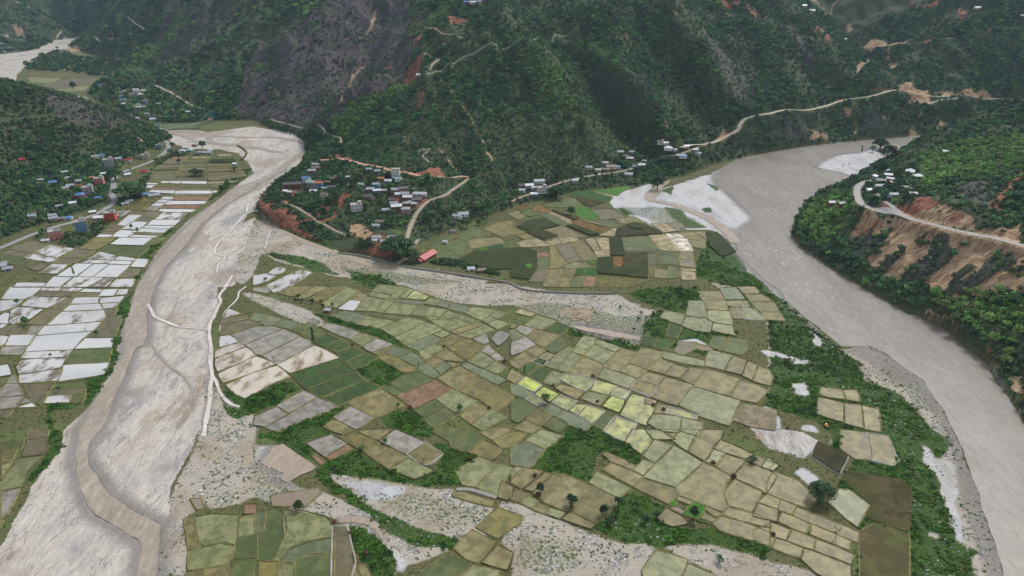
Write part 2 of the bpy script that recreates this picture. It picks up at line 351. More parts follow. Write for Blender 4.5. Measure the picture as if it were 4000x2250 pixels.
for ln in '''sand 1 03 -600,1449 0,1150 260,720 330,530 480,330 620,100 02 640,1443 900,1200 1040,950 1130,800 1190,580 1240,400 1310,230 1380,0 01 1400,1400 1560,1130 1700,960 1900,770 2200,570 2400,410 2560,300 2500,200 2400,100 2200,60 1900,60 1700,-20 00 1640,1360 1500,1275 1500,1250 1700,1270 2100,1330 2400,1290 2576,1270 10 0,1280 200,1310 380,1360 540,1443 11 545,0 515,110 565,190 450,250 330,310 330,400 150,470 60,560 20,640 01 2500,700 2400,850 2300,1000 2200,1230 2200,1400 02 2170,250 2090,400 2110,600 2120,880 2050,1150 2030,1443 03 1970,0 1880,220 1700,560 1650,900 1590,1000 1590,1600 1200,2300 -600,2300
sand 1 00 -300,580 0,548 250,520 400,490 410,460 560,400 700,385 900,365 830,420 700,490 560,500 450,540 380,600 250,670 180,740 160,830 350,880 560,940 900,980 700,1010 0,800 -300,820
sand 1 01 2200,1000 2450,800 2576,740 2480,1000 2400,1200 2340,1443 2150,1443 2180,1200
gravel 1 11 40,700 180,830 550,960 850,1100 1400,1230 2576,1420 22 500,60 1100,90 1180,150 1480,260 1440,330 1300,470 1290,620 1100,600 550,400 430,330 230,260 0,180 12 2300,190 1980,160 1750,80 1500,-10 1150,-60 11 1240,1400 750,1330 450,1250 200,1180 60,1100
gravel 1 01 2400,1000 2480,850 2576,800 11 130,830 60,1090 -30,1330 -150,1430 -250,1350
gravel 1 12 0,70 100,100 400,190 560,260 680,350 660,400 480,380 200,250 0,160 -150,60
gravel 1 02 2060,600 2150,1000 2400,1220 2576,1300 13 0,150 260,160 300,330 260,480 450,560 600,620 640,700 500,750 160,720 0,660 03 2400,720 2080,790 2000,700 1850,880 1830,1100 1870,1200 1850,1449 1570,1449 1600,940 1700,650 1900,250 1980,0 02 2000,1250
gravel 1 13 700,420 1000,470 1300,500 1700,580 2000,600 2380,780 2200,970 2350,1110 2100,1060 1600,980 1300,880 1150,780 850,560
gravel 1 13 450,780 640,600 850,700 1300,880 2050,1080 1980,1180 1500,1350 1400,1449 1330,1300 1250,1080 900,950 800,880
gravel 1 23 -100,700 200,780 600,940 900,1080 1440,1180 1310,1400 1280,1600 0,1600 0,1260 40,1230 -100,1130 -150,950
gravel .8 23 950,900 1300,900 1600,1000 1500,1160 1300,1150 1000,1060
gravel 1 23 2000,1150 2542,1280 2542,1700 2050,1700 1990,1400 1760,1320 1500,1160
gravel 1 33 -20,1290 500,1420 700,1700 -20,1700
gravel 1 32 720,640 1030,590 1330,780 1570,940 1700,1150 1780,1250 1870,1443 33 1920,180 1990,380 2080,600 2160,850 2260,1150 2380,1500 2120,1500 2040,1230 1860,950 1800,700 1600,380 1450,200 1300,50 32 1200,1200 1150,1050 960,860
gravel 1 31 900,1370 1100,1443 32 1240,0 1560,270 1850,420 2020,500 2150,640 2260,880 2340,990 2500,1200 2576,1400 2576,1250 2400,900 2260,700 2080,500 1900,360 1600,200 1400,100 1200,0
gravel 1 31 320,1010 500,1130 720,1240 900,1370 880,1385 700,1260 490,1160 300,1020
white 1 21 970,590 1080,490 1420,410 1440,480 1650,420 2000,310 2200,200 2290,140 2040,330 2050,400 2200,520 2330,650 2440,740 2440,780 2300,860 2310,960 2230,1010 2050,880 1700,860 1500,900 1400,820 1200,740 1040,650
white 1 21 2210,1010 2250,1010 2340,1180 2450,1290 2576,1400 32 100,30 200,160 400,340 720,640 700,600 550,500 330,300 150,150 0,60 21 2400,1340 2230,1240 2180,1110
white 1 31 450,240 530,180 680,110 900,85 1050,40 1300,70 1480,90 1420,150 1200,220 1080,260 1000,330 900,370 700,300
white 1 33 1600,360 1860,370 1870,700 1960,1000 1990,1200 1830,900 1740,620
white .9 32 0,640 180,680 400,745 330,760 0,700
white .9 32 230,980 330,960 420,1090 350,1120 240,1080
white .8 32 400,440 470,480 560,600 450,570
white .9 33 300,430 400,380 500,480 420,550
white .9 33 620,30 670,30 680,150 640,120
white .9 33 420,150 510,110 430,280 380,270
white .9 32 980,880 1080,1000 1160,1060 1040,960
white .7 33 1480,100 1700,300 1850,340 1860,400 1600,350
white .8 33 1620,1030 1720,1080 1700,1100 1600,1060
white .9 13 800,480 1500,560 1400,700 1100,700
white .9 13 0,170 200,150 270,220 240,330 0,290
white .7 21 1990,1120 2080,1130 2060,1170 2010,1160
white .8 21 2220,1130 2330,1200 2350,1290 2250,1230
white .8 13 1290,1150 1400,1200 1500,1330 1390,1400
gravel 1 21 1960,900 2060,890 2250,1100 2400,1300 2576,1430 32 150,150 330,300 700,600 900,780 1000,950 1300,1060 1500,1250 1700,1443 33 1850,100 1800,150 1600,380 1800,700 1900,960 2060,1230 2130,1500 1500,1500 1450,900 1400,500 1300,300 1200,0 32 960,1180 500,1000 200,1100 0,1100 0,300 22 2500,330 21 2000,1400
grass .78 21 1960,900 2060,890 2250,1100 2400,1300 2576,1430 32 150,150 330,300 700,600 900,780 1000,950 1300,1060 1500,1250 1700,1443 33 1850,100 1800,150 1600,380 1800,700 1900,960 2060,1230 2130,1500 820,1500 900,1000 600,750 720,450 870,280 700,200 600,0 32 500,1380 0,1200 0,300 22 2500,330 2230,330 2250,480 2200,600 1900,700 1600,600 1500,600 1300,400 1450,250 1760,250 1900,150 2200,0 21 2000,1400 1850,1350 1830,1200
grass 1 22 1140,60 1500,0 1900,20 1900,120 1780,250 1600,240 1300,150
grass .9 22 550,400 1290,620 1290,660 800,560 560,480
grass 1 22 500,1443 550,1400 700,1400 830,1400 1100,1500 23 1300,260 1220,370 950,300 900,240 820,440 780,520 500,440 180,370 320,190 500,60
grass 1 23 1060,660 1220,580 1400,660 1560,760 1480,880 1600,960 2000,950 2542,1150 2542,1280 2100,1150 1900,1120 1500,1160 1300,1120 1000,1080 800,980 900,880
grass 1 12 -290,1000 0,1060 180,970 340,940 440,1030 200,1180 0,1290 -200,1330 -350,1200
grass 1 12 200,1443 600,1300 820,1200 950,1200 760,1330 650,1443 13 740,40 500,120 560,250 700,350 1000,220 1160,280 1340,390 1560,480 1760,410 1850,240 1690,120 1900,110 2100,210 2210,270 1990,400 2060,540 1700,580 1300,500 700,400 500,300 200,120 0,60
grass 1 12 1230,1310 1500,1220 1590,1240 1780,1420 1850,1500 1500,1500 1380,1430
grass 1 12 1050,830 1215,720 1500,880 1340,960 1270,1000 1130,990
grass .9 12 560,250 780,300 1000,370 1230,415 1400,500 1480,580 1600,640 1400,600 1200,510 900,410 700,350
grass .8 13 600,370 700,420 850,560 1150,780 1450,900 1900,1000 2050,1130 1950,1200 1600,1180 1300,1000 1000,780 800,620 640,500
grass 1 13 900,950 1150,1000 1300,1150 1400,1300 1300,1449 1150,1449 1000,1230 910,1050
grass 1 11 60,1100 500,1150 700,1220 850,1330 650,1300 300,1200
grass 1 11 900,1280 1250,1340 1400,1420 1300,1500 1050,1443
grass 1 11 200,780 350,870 550,940 820,1070 750,1080 500,990 250,880
grass 1 01 1340,1443 1440,1240 1520,1150 1640,960 1830,760 2130,560 2450,340 2530,260 2450,260 2300,380 2130,510 2000,640 1800,740 1640,920 1400,1140 1320,1300
grass 1 02 1110,620 1190,160 1330,80 1320,200 1240,330 1190,560 1130,780 1040,960 900,1200 830,1150 860,950 1040,880
grass 1 02 480,1180 850,1180 700,1260 540,1240 520,1443 480,1443
grass 1 03 480,0 620,0 560,250 350,500 320,500 400,300
grass 1 00 500,900 780,940 780,970 560,950 460,900
grass .9 00 1480,1230 1700,1200 1960,1220 2020,1300 1700,1310
grass .8 02 2250,1000 2400,1120 2576,1180 2576,1260 2350,1200
grass .8 21 1030,640 1150,660 1230,730 1130,720
grass .8 21 1940,380 2080,430 2060,510 1990,440
grass .8 21 1480,480 1640,420 1600,530
grass .8 21 1880,660 2000,630 2010,690 1930,700
grass .7 21 1530,640 1700,660 1780,760 2000,860 1700,850
grass .42 13 0,350 250,480 600,620 300,740 0,650
grass .42 13 1100,600 1700,640 2300,800 2100,1000 1400,850
grass .5 22 0,180 300,150 700,200 1100,300 1450,260 1300,500 1290,620 1100,600 550,400 230,260
grass .5 11 800,1240 1100,1260 1600,1320 2100,1400 1600,1430 1240,1380 900,1300
grass .45 13 1500,620 1900,700 2100,800 1900,760 1500,680
grass .45 23 100,1000 500,1100 700,1200 600,1400 300,1449 0,1300
sand 1 33 0,0 200,0 350,20 500,100 450,200 350,280 200,230 0,180
sand 1 33 -200,-40 200,0 350,20 0,180
ungrass 1 32 -60,640 180,680 400,745 330,770 0,700
ungrass 1 32 230,980 330,960 420,1090 350,1120 240,1080
ungrass 1 33 300,430 400,380 500,480 420,550
ungrass 1 32 980,880 1080,1000 1160,1060 1040,960
ungrass 1 33 1600,350 1870,360 1870,700 1960,1000 1990,1200 1830,900 1740,620
ungrass 1 33 1480,100 1700,300 1850,340 1860,400 1600,350
ungrass 1 33 -200,-40 200,0 350,20 500,100 450,200 350,280 200,230 0,180
ungrass 1 32 0,1190 70,1240 160,1443 -100,1443
ungrass 1 32 330,1370 460,1400 520,1450 350,1450
ungrass 1 22 1640,560 1850,520 2000,600 1980,660 1800,620
ungrass 1 32 420,430 480,480 560,620 450,600
ungrass 1 33 1620,1030 1720,1080 1700,1100 1600,1060
wetz .5 32 800,660 1030,600 1330,790 1570,950 1700,1150 1780,1260 1870,1443 33 1925,180 1990,380 2080,600 2260,1150 2360,1449 2200,1449 2060,1100 1900,700 1880,380 1860,100 1800,0 32 1600,1250 1450,1050 1200,900 950,760
wetz .4 21 2330,480 2440,740 2440,780 2300,860 2310,960 2270,960 2250,860 2380,760 2280,640 2150,540 2060,420 2100,380
red 1 11 740,110 960,140 970,190 1200,210 1350,260 1700,290 1820,210 1900,340 1700,320 1400,300 1100,225 800,165
red .6 11 1330,540 1560,480 1720,540 1740,580 1600,650 1560,700 1400,700 1340,620
red .8 11 800,640 850,510 960,505 860,640
red .9 11 590,750 720,760 820,690 790,760 660,800
red .8 11 280,480 420,470 420,520 300,540
red .9 10 1585,450 1620,380 1720,250 1700,300 1640,420
red .6 10 1640,550 1700,560 1620,780 1480,850 1530,700
red .8 10 1770,440 1900,440 1890,470
red .7 10 1910,150 2060,170 2200,160 2100,220 1930,240
red .7 10 1650,900 1710,900 1650,1100 1610,1110
red .6 10 1300,680 1380,620 1360,700
red .8 20 1940,0 2300,0 2300,30 2000,20
red .8 20 2340,50 2480,120 2560,200 2400,130
red .9 30 1490,430 1600,395 1900,365 1600,430
red .7 30 1430,20 1700,0 1760,0 1720,80 1400,60
red .7 30 1900,90 2000,90 1950,240 1910,220
red .7 30 2180,290 2230,290 2230,340
red .8 30 560,400 640,340 600,450
red .7 30 450,310 600,300 560,340
red .7 30 910,940 1000,945 1210,880 1250,910 1000,965
red .7 30 680,990 770,980 700,1020
tan .8 30 880,680 980,610 960,680 890,750
tan .8 30 900,420 980,460 1060,390 1200,430 1420,400 1400,440 1200,460 1050,520 1000,510
tan .8 30 770,300 830,210 850,330 800,330
tan .8 30 1230,600 1330,620 1260,720
tan .9 30 1290,880 1440,820 1480,900 1600,890 1640,1040 1500,1050 1430,960
tan .7 30 1620,930 1720,920 1900,950 2090,920 2300,980 1800,970
tan .7 30 1350,1290 1420,1350 1660,1340 1540,1320
tan .6 30 430,1300 600,1350 620,1420 400,1420
tan .7 30 750,1070 850,1080 850,1180 780,1180
tan .7 30 1700,1180 1820,1210 1810,1270 1700,1250
tan .6 20 1980,1440 2110,1270 2150,1340 2280,1290 2290,1330 2050,1430
tan .9 31 1270,600 1440,580 1600,540 1720,600 1900,650 2050,740 2100,830 2300,850 2576,800 2576,1000 2000,880 1700,800 1400,740
red .9 31 1270,600 1440,580 1620,530 1720,600 1700,640 1500,640 1400,700 1300,650
red .6 31 1750,740 1850,650 2000,700 1900,760
tan 1 31 950,690 1100,720 1400,770 1720,840 2000,910 2300,980 2600,1040 2600,1500 1900,1500 1500,1400 1250,1360 1080,1230 950,1170 820,1020
untan 1 31 1100,900 1270,790 1260,850 1160,1000 980,1150 930,1170 780,1000 1000,880
untan 1 31 1680,900 1800,900 1900,1000 1850,1150 1650,1300 1500,1400 1250,1460 1300,1400 1400,1250 1550,1120 1640,960
untan 1 31 2330,1050 2500,1080 2520,1150 2200,1350 2050,1470 1800,1470 2100,1250 2280,1120
untan 1 31 1430,970 1600,880 1590,940 1480,1010
untan 1 31 1100,1250 1200,1130 1400,1030 1380,1080 1230,1230 1150,1310
untan 1 31 1900,1300 2050,1190 2120,1180 1960,1340 1850,1420
tan .8 31 2350,1443 2576,1100 2576,1300 2450,1443
red .9 31 800,980 900,900 1080,750 1130,770 950,900 820,980
red .8 31 510,690 560,670 560,710
red .8 31 1320,360 1380,310 1400,310 1350,360
red .6 31 1180,560 1380,740 1230,690 1130,660
tan .7 31 780,660 900,640 980,680 850,700
grass .5 21 1100,640 1500,640 1850,760 2000,860 1700,850 1400,780 1150,700
grass .45 32 1200,700 1500,900 1700,1150 1750,1300 1500,1250 1300,1000 1150,850
tan .8 32 1540,230 1640,190 1900,350 2010,500 1850,420 1700,330
red .7 32 2150,640 2250,600 2340,760 2300,800
tan .8 32 2400,930 2576,850 2576,1100 2450,1050
tan .8 11 935,815 1080,810 1150,890 1140,990 915,930
tan .6 00 650,490 740,450 900,400 920,470 780,490 840,530 700,520
tan .6 00 1110,350 1170,370 1130,430
tan .6 00 100,260 200,260 280,370 180,380
red .5 00 1640,880 1780,940 1700,930
tan .6 33 450,200 780,250 700,420 600,380 450,300
tan .7 23 2542,120 2350,80 2500,60
tan .7 22 500,220 830,230 740,340 480,310
purple 1 10 0,280 500,180 900,-50 1500,-50 1690,240 1640,450 1500,760 1300,900 1100,1060 850,1200 700,1290 100,1200 -250,1100 -100,800
purple .45 20 1900,300 2300,250 2500,600 2400,1100 2250,1000 2100,700
purple .8 30 100,130 350,400 500,800 300,500
purple .6 00 1700,-20 2400,-20 2350,350 1700,700 1500,500
purple .7 00 450,1000 900,960 1300,1200 1200,1300 700,1250
purple .6 30 0,1170 400,1150 400,1400 0,1400
purple .6 30 950,1180 1200,1150 1200,1340 950,1340
purple .4 20 750,600 1400,850 1450,1200 1100,1050 750,900
purple .7 31 1850,400 2250,380 2300,640 2000,600
purple .7 31 1650,950 1850,900 1850,1100 1650,1300 1450,1300
light 1 10 -50,760 180,500 480,200 570,100 700,-20 640,-20 480,120 200,430 -50,700
light .9 10 880,1050 1250,950 1450,860 1640,780 1500,900 1250,1030 950,1330 880,1400 720,1250
light .7 10 1450,420 1700,240 1900,60 1950,100 1750,300 1550,350
light .6 20 550,550 850,420 1050,600 1350,950 950,780 700,400
light .8 20 1750,420 1900,550 2110,760 2080,820 1900,640
light .7 00 1100,750 1350,560 1700,250 2150,50 1900,200 1500,620 1250,760
light .7 00 2250,330 2576,50 2576,100 2280,380
light .7 30 0,180 60,260 120,420 60,420
light .7 31 1500,100 2576,-100 2576,250 1900,330 1500,500
light .8 31 250,850 500,560 880,520 880,640 700,900 500,1100
light .6 32 1600,50 2576,100 2576,600 2200,550
light .5 11 1150,1000 1500,870 1520,960 1300,1000
light .5 20 0,500 500,700 700,1200 300,1100'''.split('\n'):
    a = ln.split(' ', 2); ZONES.append((a[0], float(a[1]), a[2]))
FLOORZ = ('sand', 'gravel', 'white', 'grass')

def poly_world(txt, z=0.0):
    return [on_z(*tile_src(*q[:3]), z) for q in seglist(txt)]
# flatten the land under roads
for r in ROADS:
    P = [TH(*q[:3]) for q in seglist(r[3])]
    # drop points that jump to another slope
    Q = [P[0]]
    for p in P[1:]:
        if math.dist(p[:2], Q[-1][:2]) < 420: Q.append(p)
    L = smooth_line(resample(Q, 4.0), 4)
    z = zt(L[:, 0], L[:, 1]); k = min(15, len(z) // 2 * 2 - 1)
    if k >= 3:
        zp = np.pad(z, k // 2, mode='edge'); z = np.convolve(zp, np.ones(k) / k, 'valid')[:len(L)]
    z = np.maximum(z, 0.35)
    r.append(np.column_stack([L, z]))
def flatten(L, w, fall=7.0):
    """pull terrain within w/2 of the line to its height, fading out"""
    R = w / 2 + fall
    best = {}
    DM = np.full(GZ.shape, 1e9, np.float32); ZT = np.zeros(GZ.shape, np.float32)
    for i in range(0, len(L)):
        x, y, z = L[i]
        j0 = max(0, np.searchsorted(YS, y - R) - 1); j1 = min(NR, np.searchsorted(YS, y + R) + 1)
        hw = halfw(y); c0 = int((( x - R) / hw + 1) * .5 * (NC - 1)) - 2; c1 = int(((x + R) / hw + 1) * .5 * (NC - 1)) + 3
        c0 = max(0, c0); c1 = min(NC, c1)
        if c1 <= c0 or j1 <= j0: continue
        d = np.hypot(GX[j0:j1, c0:c1] - x, GY[j0:j1, c0:c1] - y)
        s = DM[j0:j1, c0:c1]; m = d < s
        s[m] = d[m]; ZT[j0:j1, c0:c1][m] = z
    m = DM < R
    t = np.clip((DM[m] - w / 2 - 1.0) / fall, 0, 1); t = t * t * (3 - 2 * t)
    GZ[m] = ZT[m] * (1 - t) + GZ[m] * t
for r in ROADS:
    if r[0] != 'footpath': flatten(r[4], r[2])
# red river cliff below the village terrace: steepen it
# water: lower the bed under each sheet
NZX = GX + 3.0 * (fbm(GX / 11, GY / 11, 3, 51) - .5); NZY = GY + 3.0 * (fbm(GX / 11, GY / 11, 3, 52) - .5)
WPOLY = []
for nm, lst in WATER.items():
    for t in lst:
        P = np.array([p[:2] for p in poly_world(t)]); WPOLY.append((nm, P))
        m = inpoly(NZX, NZY, P); GZ[m & infl] = -0.5
def ribbon_poly(L, w):
    L = np.array(L)[:, :2]; d = np.gradient(L, axis=0); n = np.stack([-d[:, 1], d[:, 0]], 1); n /= np.linalg.norm(n, axis=1)[:, None] + 1e-9
    return L, n
WRIB = []
for ln in RIBBON.split('\n'):
    a = ln.split(' ', 2)
    P = poly_world(a[2]); L = smooth_line(resample(P, 2.5), 3); w = float(a[1])
    ww = w * (0.75 + 0.6 * fbm(L[:, 0] / 9, L[:, 1] / 9, 2, 77))
    L, n = ribbon_poly(L, w)
    WRIB.append((a[0], L, n, ww))
# zone masks per vertex
MASK = {k: np.zeros(GX.shape, np.float32) for k in ('sand', 'gravel', 'white', 'grass', 'red', 'tan', 'purple', 'light')}
HX = GX + 9.0 * (fbm(GX / 14, GY / 14, 3, 61) - .5); HY = GY + 9.0 * (fbm(GX / 14, GY / 14, 3, 62) - .5)
ZP = []; WETZ = np.zeros(GX.shape, np.float32)
for ch, v, t in ZONES:
    if ch == 'untan':
        m = inpoly(HX, HY, [p[:2] for p in PTS(t)]); MASK['tan'][m] = 0; MASK['red'][m] = 0; MASK['purple'][m] = .5; continue
    if ch in ('ungrass', 'wetz'):
        m = inpoly(HX, HY, [p[:2] for p in poly_world(t)])
        if ch == 'wetz': WETZ[m] = v; continue
        MASK['grass'][m] = 0; w_ = m & (MASK['sand'] < .5); MASK['white'][w_] = np.maximum(MASK['white'][w_], .9); continue
    if ch in FLOORZ: P = [p[:2] for p in poly_world(t)]
    else: P = [p[:2] for p in PTS(t)]
    ZP.append((ch, P))
    m = inpoly(HX if ch not in ('sand', 'gravel') else NZX, HY if ch not in ('sand', 'gravel') else NZY, P)
    if ch in FLOORZ: m &= (GZ < 2.5)
    else: m &= (GZ > 0.4) | (ch == 'tan')
    MASK[ch][m] = np.maximum(MASK[ch][m], v)
for ln in SCREE.split('\n'):
    a = ln.split(' ', 1); w = float(a[0]); P = PTS(a[1]); L = smooth_line(resample(P, 3), 1)
    for x, y in L:
        R = w; j0 = max(0, np.searchsorted(YS, y - R) - 1); j1 = min(NR, np.searchsorted(YS, y + R) + 1); hw = halfw(y)
        c0 = max(0, int(((x - R) / hw + 1) * .5 * (NC - 1)) - 1); c1 = min(NC, int(((x + R) / hw + 1) * .5 * (NC - 1)) + 2)
        if c1 <= c0: continue
        d = np.hypot(HX[j0:j1, c0:c1] - x, HY[j0:j1, c0:c1] - y); s = MASK['red' if a[1].startswith('31') else 'tan'][j0:j1, c0:c1]; s[d < w * .75] = 0.85
# terrace cliff = steep slope between floor and terrace facing the river
gyz = np.gradient(GZ, axis=0) / np.gradient(GY, axis=0); gxz = np.gradient(GZ, axis=1) / np.gradient(GX, axis=1)
SLOPE = np.hypot(gxz, gyz)
CL = [p[:2] for p in VP and [VP(*q, 0) for q in ((655, 480), (640, 530), (700, 620), (960, 690), (1000, 640), (900, 590), (760, 520), (690, 500))]]
m = inpoly(GX, GY, CL) & (SLOPE > .38) & (GZ > .6); MASK['red'][m] = 1.0
def blurm(a, n=1):
    for _ in range(n):
        p = np.pad(a, 1, mode='edge'); a = 0.5 * a + 0.125 * (p[:-2, 1:-1] + p[2:, 1:-1] + p[1:-1, :-2] + p[1:-1, 2:])
    return a
for k in MASK: MASK[k] = blurm(MASK[k], {'white': 5, 'sand': 2, 'gravel': 4, 'grass': 2, 'tan': 2}.get(k, 1))
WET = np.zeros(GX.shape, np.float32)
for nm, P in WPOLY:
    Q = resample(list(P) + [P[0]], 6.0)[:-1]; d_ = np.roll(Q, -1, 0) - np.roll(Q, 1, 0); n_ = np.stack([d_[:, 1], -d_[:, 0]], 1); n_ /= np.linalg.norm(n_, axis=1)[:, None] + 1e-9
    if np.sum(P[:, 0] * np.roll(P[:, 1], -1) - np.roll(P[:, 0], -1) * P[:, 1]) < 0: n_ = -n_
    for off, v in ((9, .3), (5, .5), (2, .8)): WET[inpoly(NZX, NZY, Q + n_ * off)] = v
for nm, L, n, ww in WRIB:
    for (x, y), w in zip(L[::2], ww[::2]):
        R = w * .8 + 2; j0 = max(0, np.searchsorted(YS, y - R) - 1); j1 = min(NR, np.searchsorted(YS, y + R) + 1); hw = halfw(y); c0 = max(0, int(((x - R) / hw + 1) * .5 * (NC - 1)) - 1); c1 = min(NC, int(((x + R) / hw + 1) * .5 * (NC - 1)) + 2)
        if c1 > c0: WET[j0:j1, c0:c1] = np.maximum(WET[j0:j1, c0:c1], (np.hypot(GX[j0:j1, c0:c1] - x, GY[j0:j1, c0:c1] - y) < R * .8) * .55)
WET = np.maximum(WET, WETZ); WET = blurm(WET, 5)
GN = vnoise(GY / 8.5 + 1.6 * fbm(GX / 20, GY / 20, 2, 91), GX / 70, 92); GN2 = vnoise(GY / 3.6, GX / 40, 93)
GT = MASK['tan'] * np.clip((GX - 200) / 60, 0, 1) * (GY < 900) * np.clip((GZ - 4) / 12, 0, 1)
for r in ROADS:
    if r[1] != 'grey': continue
    for x, y, _z in r[4][::2]:
        R = 8.0; j0 = max(0, np.searchsorted(YS, y - R) - 1); j1 = min(NR, np.searchsorted(YS, y + R) + 1); hw = halfw(y); c0 = max(0, int(((x - R) / hw + 1) * .5 * (NC - 1)) - 1); c1 = min(NC, int(((x + R) / hw + 1) * .5 * (NC - 1)) + 2)
        if c1 > c0: GT[j0:j1, c0:c1][np.hypot(GX[j0:j1, c0:c1] - x, GY[j0:j1, c0:c1] - y) < R] = 0
GZ -= GT * (4.2 * (1 - np.abs(2 * GN - 1)) + 1.5 * GN2)
def mask_at(k, x, y):
    x = np.atleast_1d(x); y = np.atleast_1d(y)
    j = np.clip(np.searchsorted(YS, y) - 1, 0, NR - 2); i = np.clip(((x / halfw(y) + 1) * .5 * (NC - 1)).astype(int), 0, NC - 2)
    return MASK[k][j, i]
# ---------------------------------------------------------------- materials
MATS = {}
class NT:
    def __init__(s, name):
        s.m = bpy.data.materials.new(name); s.m.use_nodes = True; s.t = s.m.node_tree; s.t.nodes.clear()
        s.out = s.t.nodes.new('ShaderNodeOutputMaterial'); s.b = s.t.nodes.new('ShaderNodeBsdfPrincipled')
        s.t.links.new(s.b.outputs[0], s.out.inputs[0]); s.b.inputs['Roughness'].default_value = 0.9
        s.b.inputs['Specular IOR Level'].default_value = 0.25
        MATS[name] = s.m
    def n(s, ty, **kw):
        n = s.t.nodes.new('ShaderNode' + ty)
        for k, v in kw.items():
            if hasattr(n, k): setattr(n, k, v)
            else: n.inputs[k].default_value = v
        return n
    def l(s, a, b): s.t.links.new(a, b)
    def pos(s):
        if not hasattr(s, '_p'): s._p = s.n('NewGeometry').outputs['Position']
        return s._p
    def noise(s, scale, detail=4, rough=.55, vec=None, stretch=None, w=None):
        n = s.n('TexNoise'); n.inputs['Scale'].default_value = scale; n.inputs['Detail'].default_value = detail; n.inputs['Roughness'].default_value = rough
        v = vec or s.pos()
        if stretch:
            mp = s.n('Mapping'); mp.inputs['Scale'].default_value = stretch[:3]
            if len(stretch) > 3: mp.inputs['Rotation'].default_value = (0, 0, stretch[3])
            s.l(v, mp.inputs[0]); v = mp.outputs[0]
        if w is not None:
            n.noise_dimensions = '4D'; s.l(w, n.inputs['W'])
        s.l(v, n.inputs['Vector']); return n.outputs['Fac']
    def ramp(s, fac, stops):
        r = s.n('ValToRGB'); e = r.color_ramp.elements
        while len(e) > 1: e.remove(e[-1])
        e[0].position = stops[0][0]; e[0].color = stops[0][1]
        for p, c in stops[1:]:
            q = e.new(p); q.color = c
        s.l(fac, r.inputs[0]); return r.outputs[0]
    def mix(s, f, a, b):
        m = s.n('Mix'); m.data_type = 'RGBA'
        for q, sock in ((f, m.inputs[0]), (a, m.inputs[6]), (b, m.inputs[7])):
            if isinstance(q, (int, float)): sock.default_value = q
            elif isinstance(q, tuple): sock.default_value = q
            else: s.l(q, sock)
        return m.outputs[2]
    def math(s, op, a, b=0.0, clamp=False):
        m = s.n('Math'); m.operation = op; m.use_clamp = clamp
        for q, sock in ((a, m.inputs[0]), (b, m.inputs[1])):
            if isinstance(q, (int, float)): sock.default_value = q
            else: s.l(q, sock)
        return m.outputs[0]
    def step(s, v, lo, hi):
        m = s.n('MapRange'); m.inputs[1].default_value = lo; m.inputs[2].default_value = hi; m.interpolation_type = 'SMOOTHSTEP'
        s.l(v, m.inputs[0]); return m.outputs[0]
    def bump(s, h, strength=.5, dist=.3):
        b = s.n('Bump'); b.inputs['Strength'].default_value = strength; b.inputs['Distance'].default_value = dist
        s.l(h, b.inputs['Height']); s.l(b.outputs[0], s.b.inputs['Normal'])
    def col(s, c):
        if isinstance(c, tuple): s.b.inputs['Base Color'].default_value = c
        else: s.l(c, s.b.inputs['Base Color'])
    def rnd(s): return s.n('ObjectInfo').outputs['Random']
K = 0.85
def simple(name, c, rough=.8, spec=.25, var=.12, scale=.6, bump=0):
    t = NT(name); n = t.noise(scale, 5)
    a = tuple(q * (1 - var) for q in c[:3]) + (1,); b = tuple(min(1, q * (1 + var)) for q in c[:3]) + (1,)
    t.col(t.ramp(n, [(.3, a), (.7, b)])); t.b.inputs['Roughness'].default_value = rough; t.b.inputs['Specular IOR Level'].default_value = spec
    if bump: t.bump(n, bump)
    return t.m
# --- land
t = NT('land')
A = t.n('Attribute', attribute_name='zone_a'); B = t.n('Attribute', attribute_name='zone_b')
sa = t.n('SeparateColor'); sb_ = t.n('SeparateColor'); t.l(A.outputs['Color'], sa.inputs[0]); t.l(B.outputs['Color'], sb_.inputs[0])
fl = t.n('Attribute', attribute_name='floor').outputs['Fac']
gw = t.n('Attribute', attribute_name='light').outputs['Fac']; wh = t.n('Attribute', attribute_name='grass').outputs['Fac']
n_f = t.noise(.55, 6, .65); n_m = t.noise(.09, 5, .6); n_l = t.noise(.018, 4, .55); n_g = t.noise(1.6, 4, .7)
forest = t.ramp(n_f, [(.3, D(50, 62, 42, K)), (.5, D(66, 78, 50, K)), (.7, D(92, 98, 68, K))])
purple = t.ramp(n_f, [(.3, D(66, 56, 68, K)), (.5, D(92, 78, 90, K)), (.72, D(118, 104, 112, K))])
light = t.ramp(n_f, [(.3, D(64, 84, 46, K)), (.7, D(92, 112, 62, K))])
def thr(mask, noise, w=.34):     # soft mask + noise -> irregular edge
    return t.step(t.math('ADD', mask, t.math('MULTIPLY', t.math('SUBTRACT', noise, .5), 1.5)), .5 - w / 2, .5 + w / 2)
c = t.mix(t.math('MULTIPLY', t.math('MULTIPLY', sb_.outputs[2], t.step(n_m, .36, .56)), .9), forest, purple)
c = t.mix(thr(gw, n_m), c, light)
# default valley floor: earth and short grass
fcol = t.mix(t.step(n_f, .42, .6), D(110, 102, 72, K), D(70, 84, 40, K))
fcol = t.mix(t.step(n_l, .5, .62), fcol, D(96, 106, 62, K))
c = t.mix(t.step(fl, .4, .6), c, fcol)
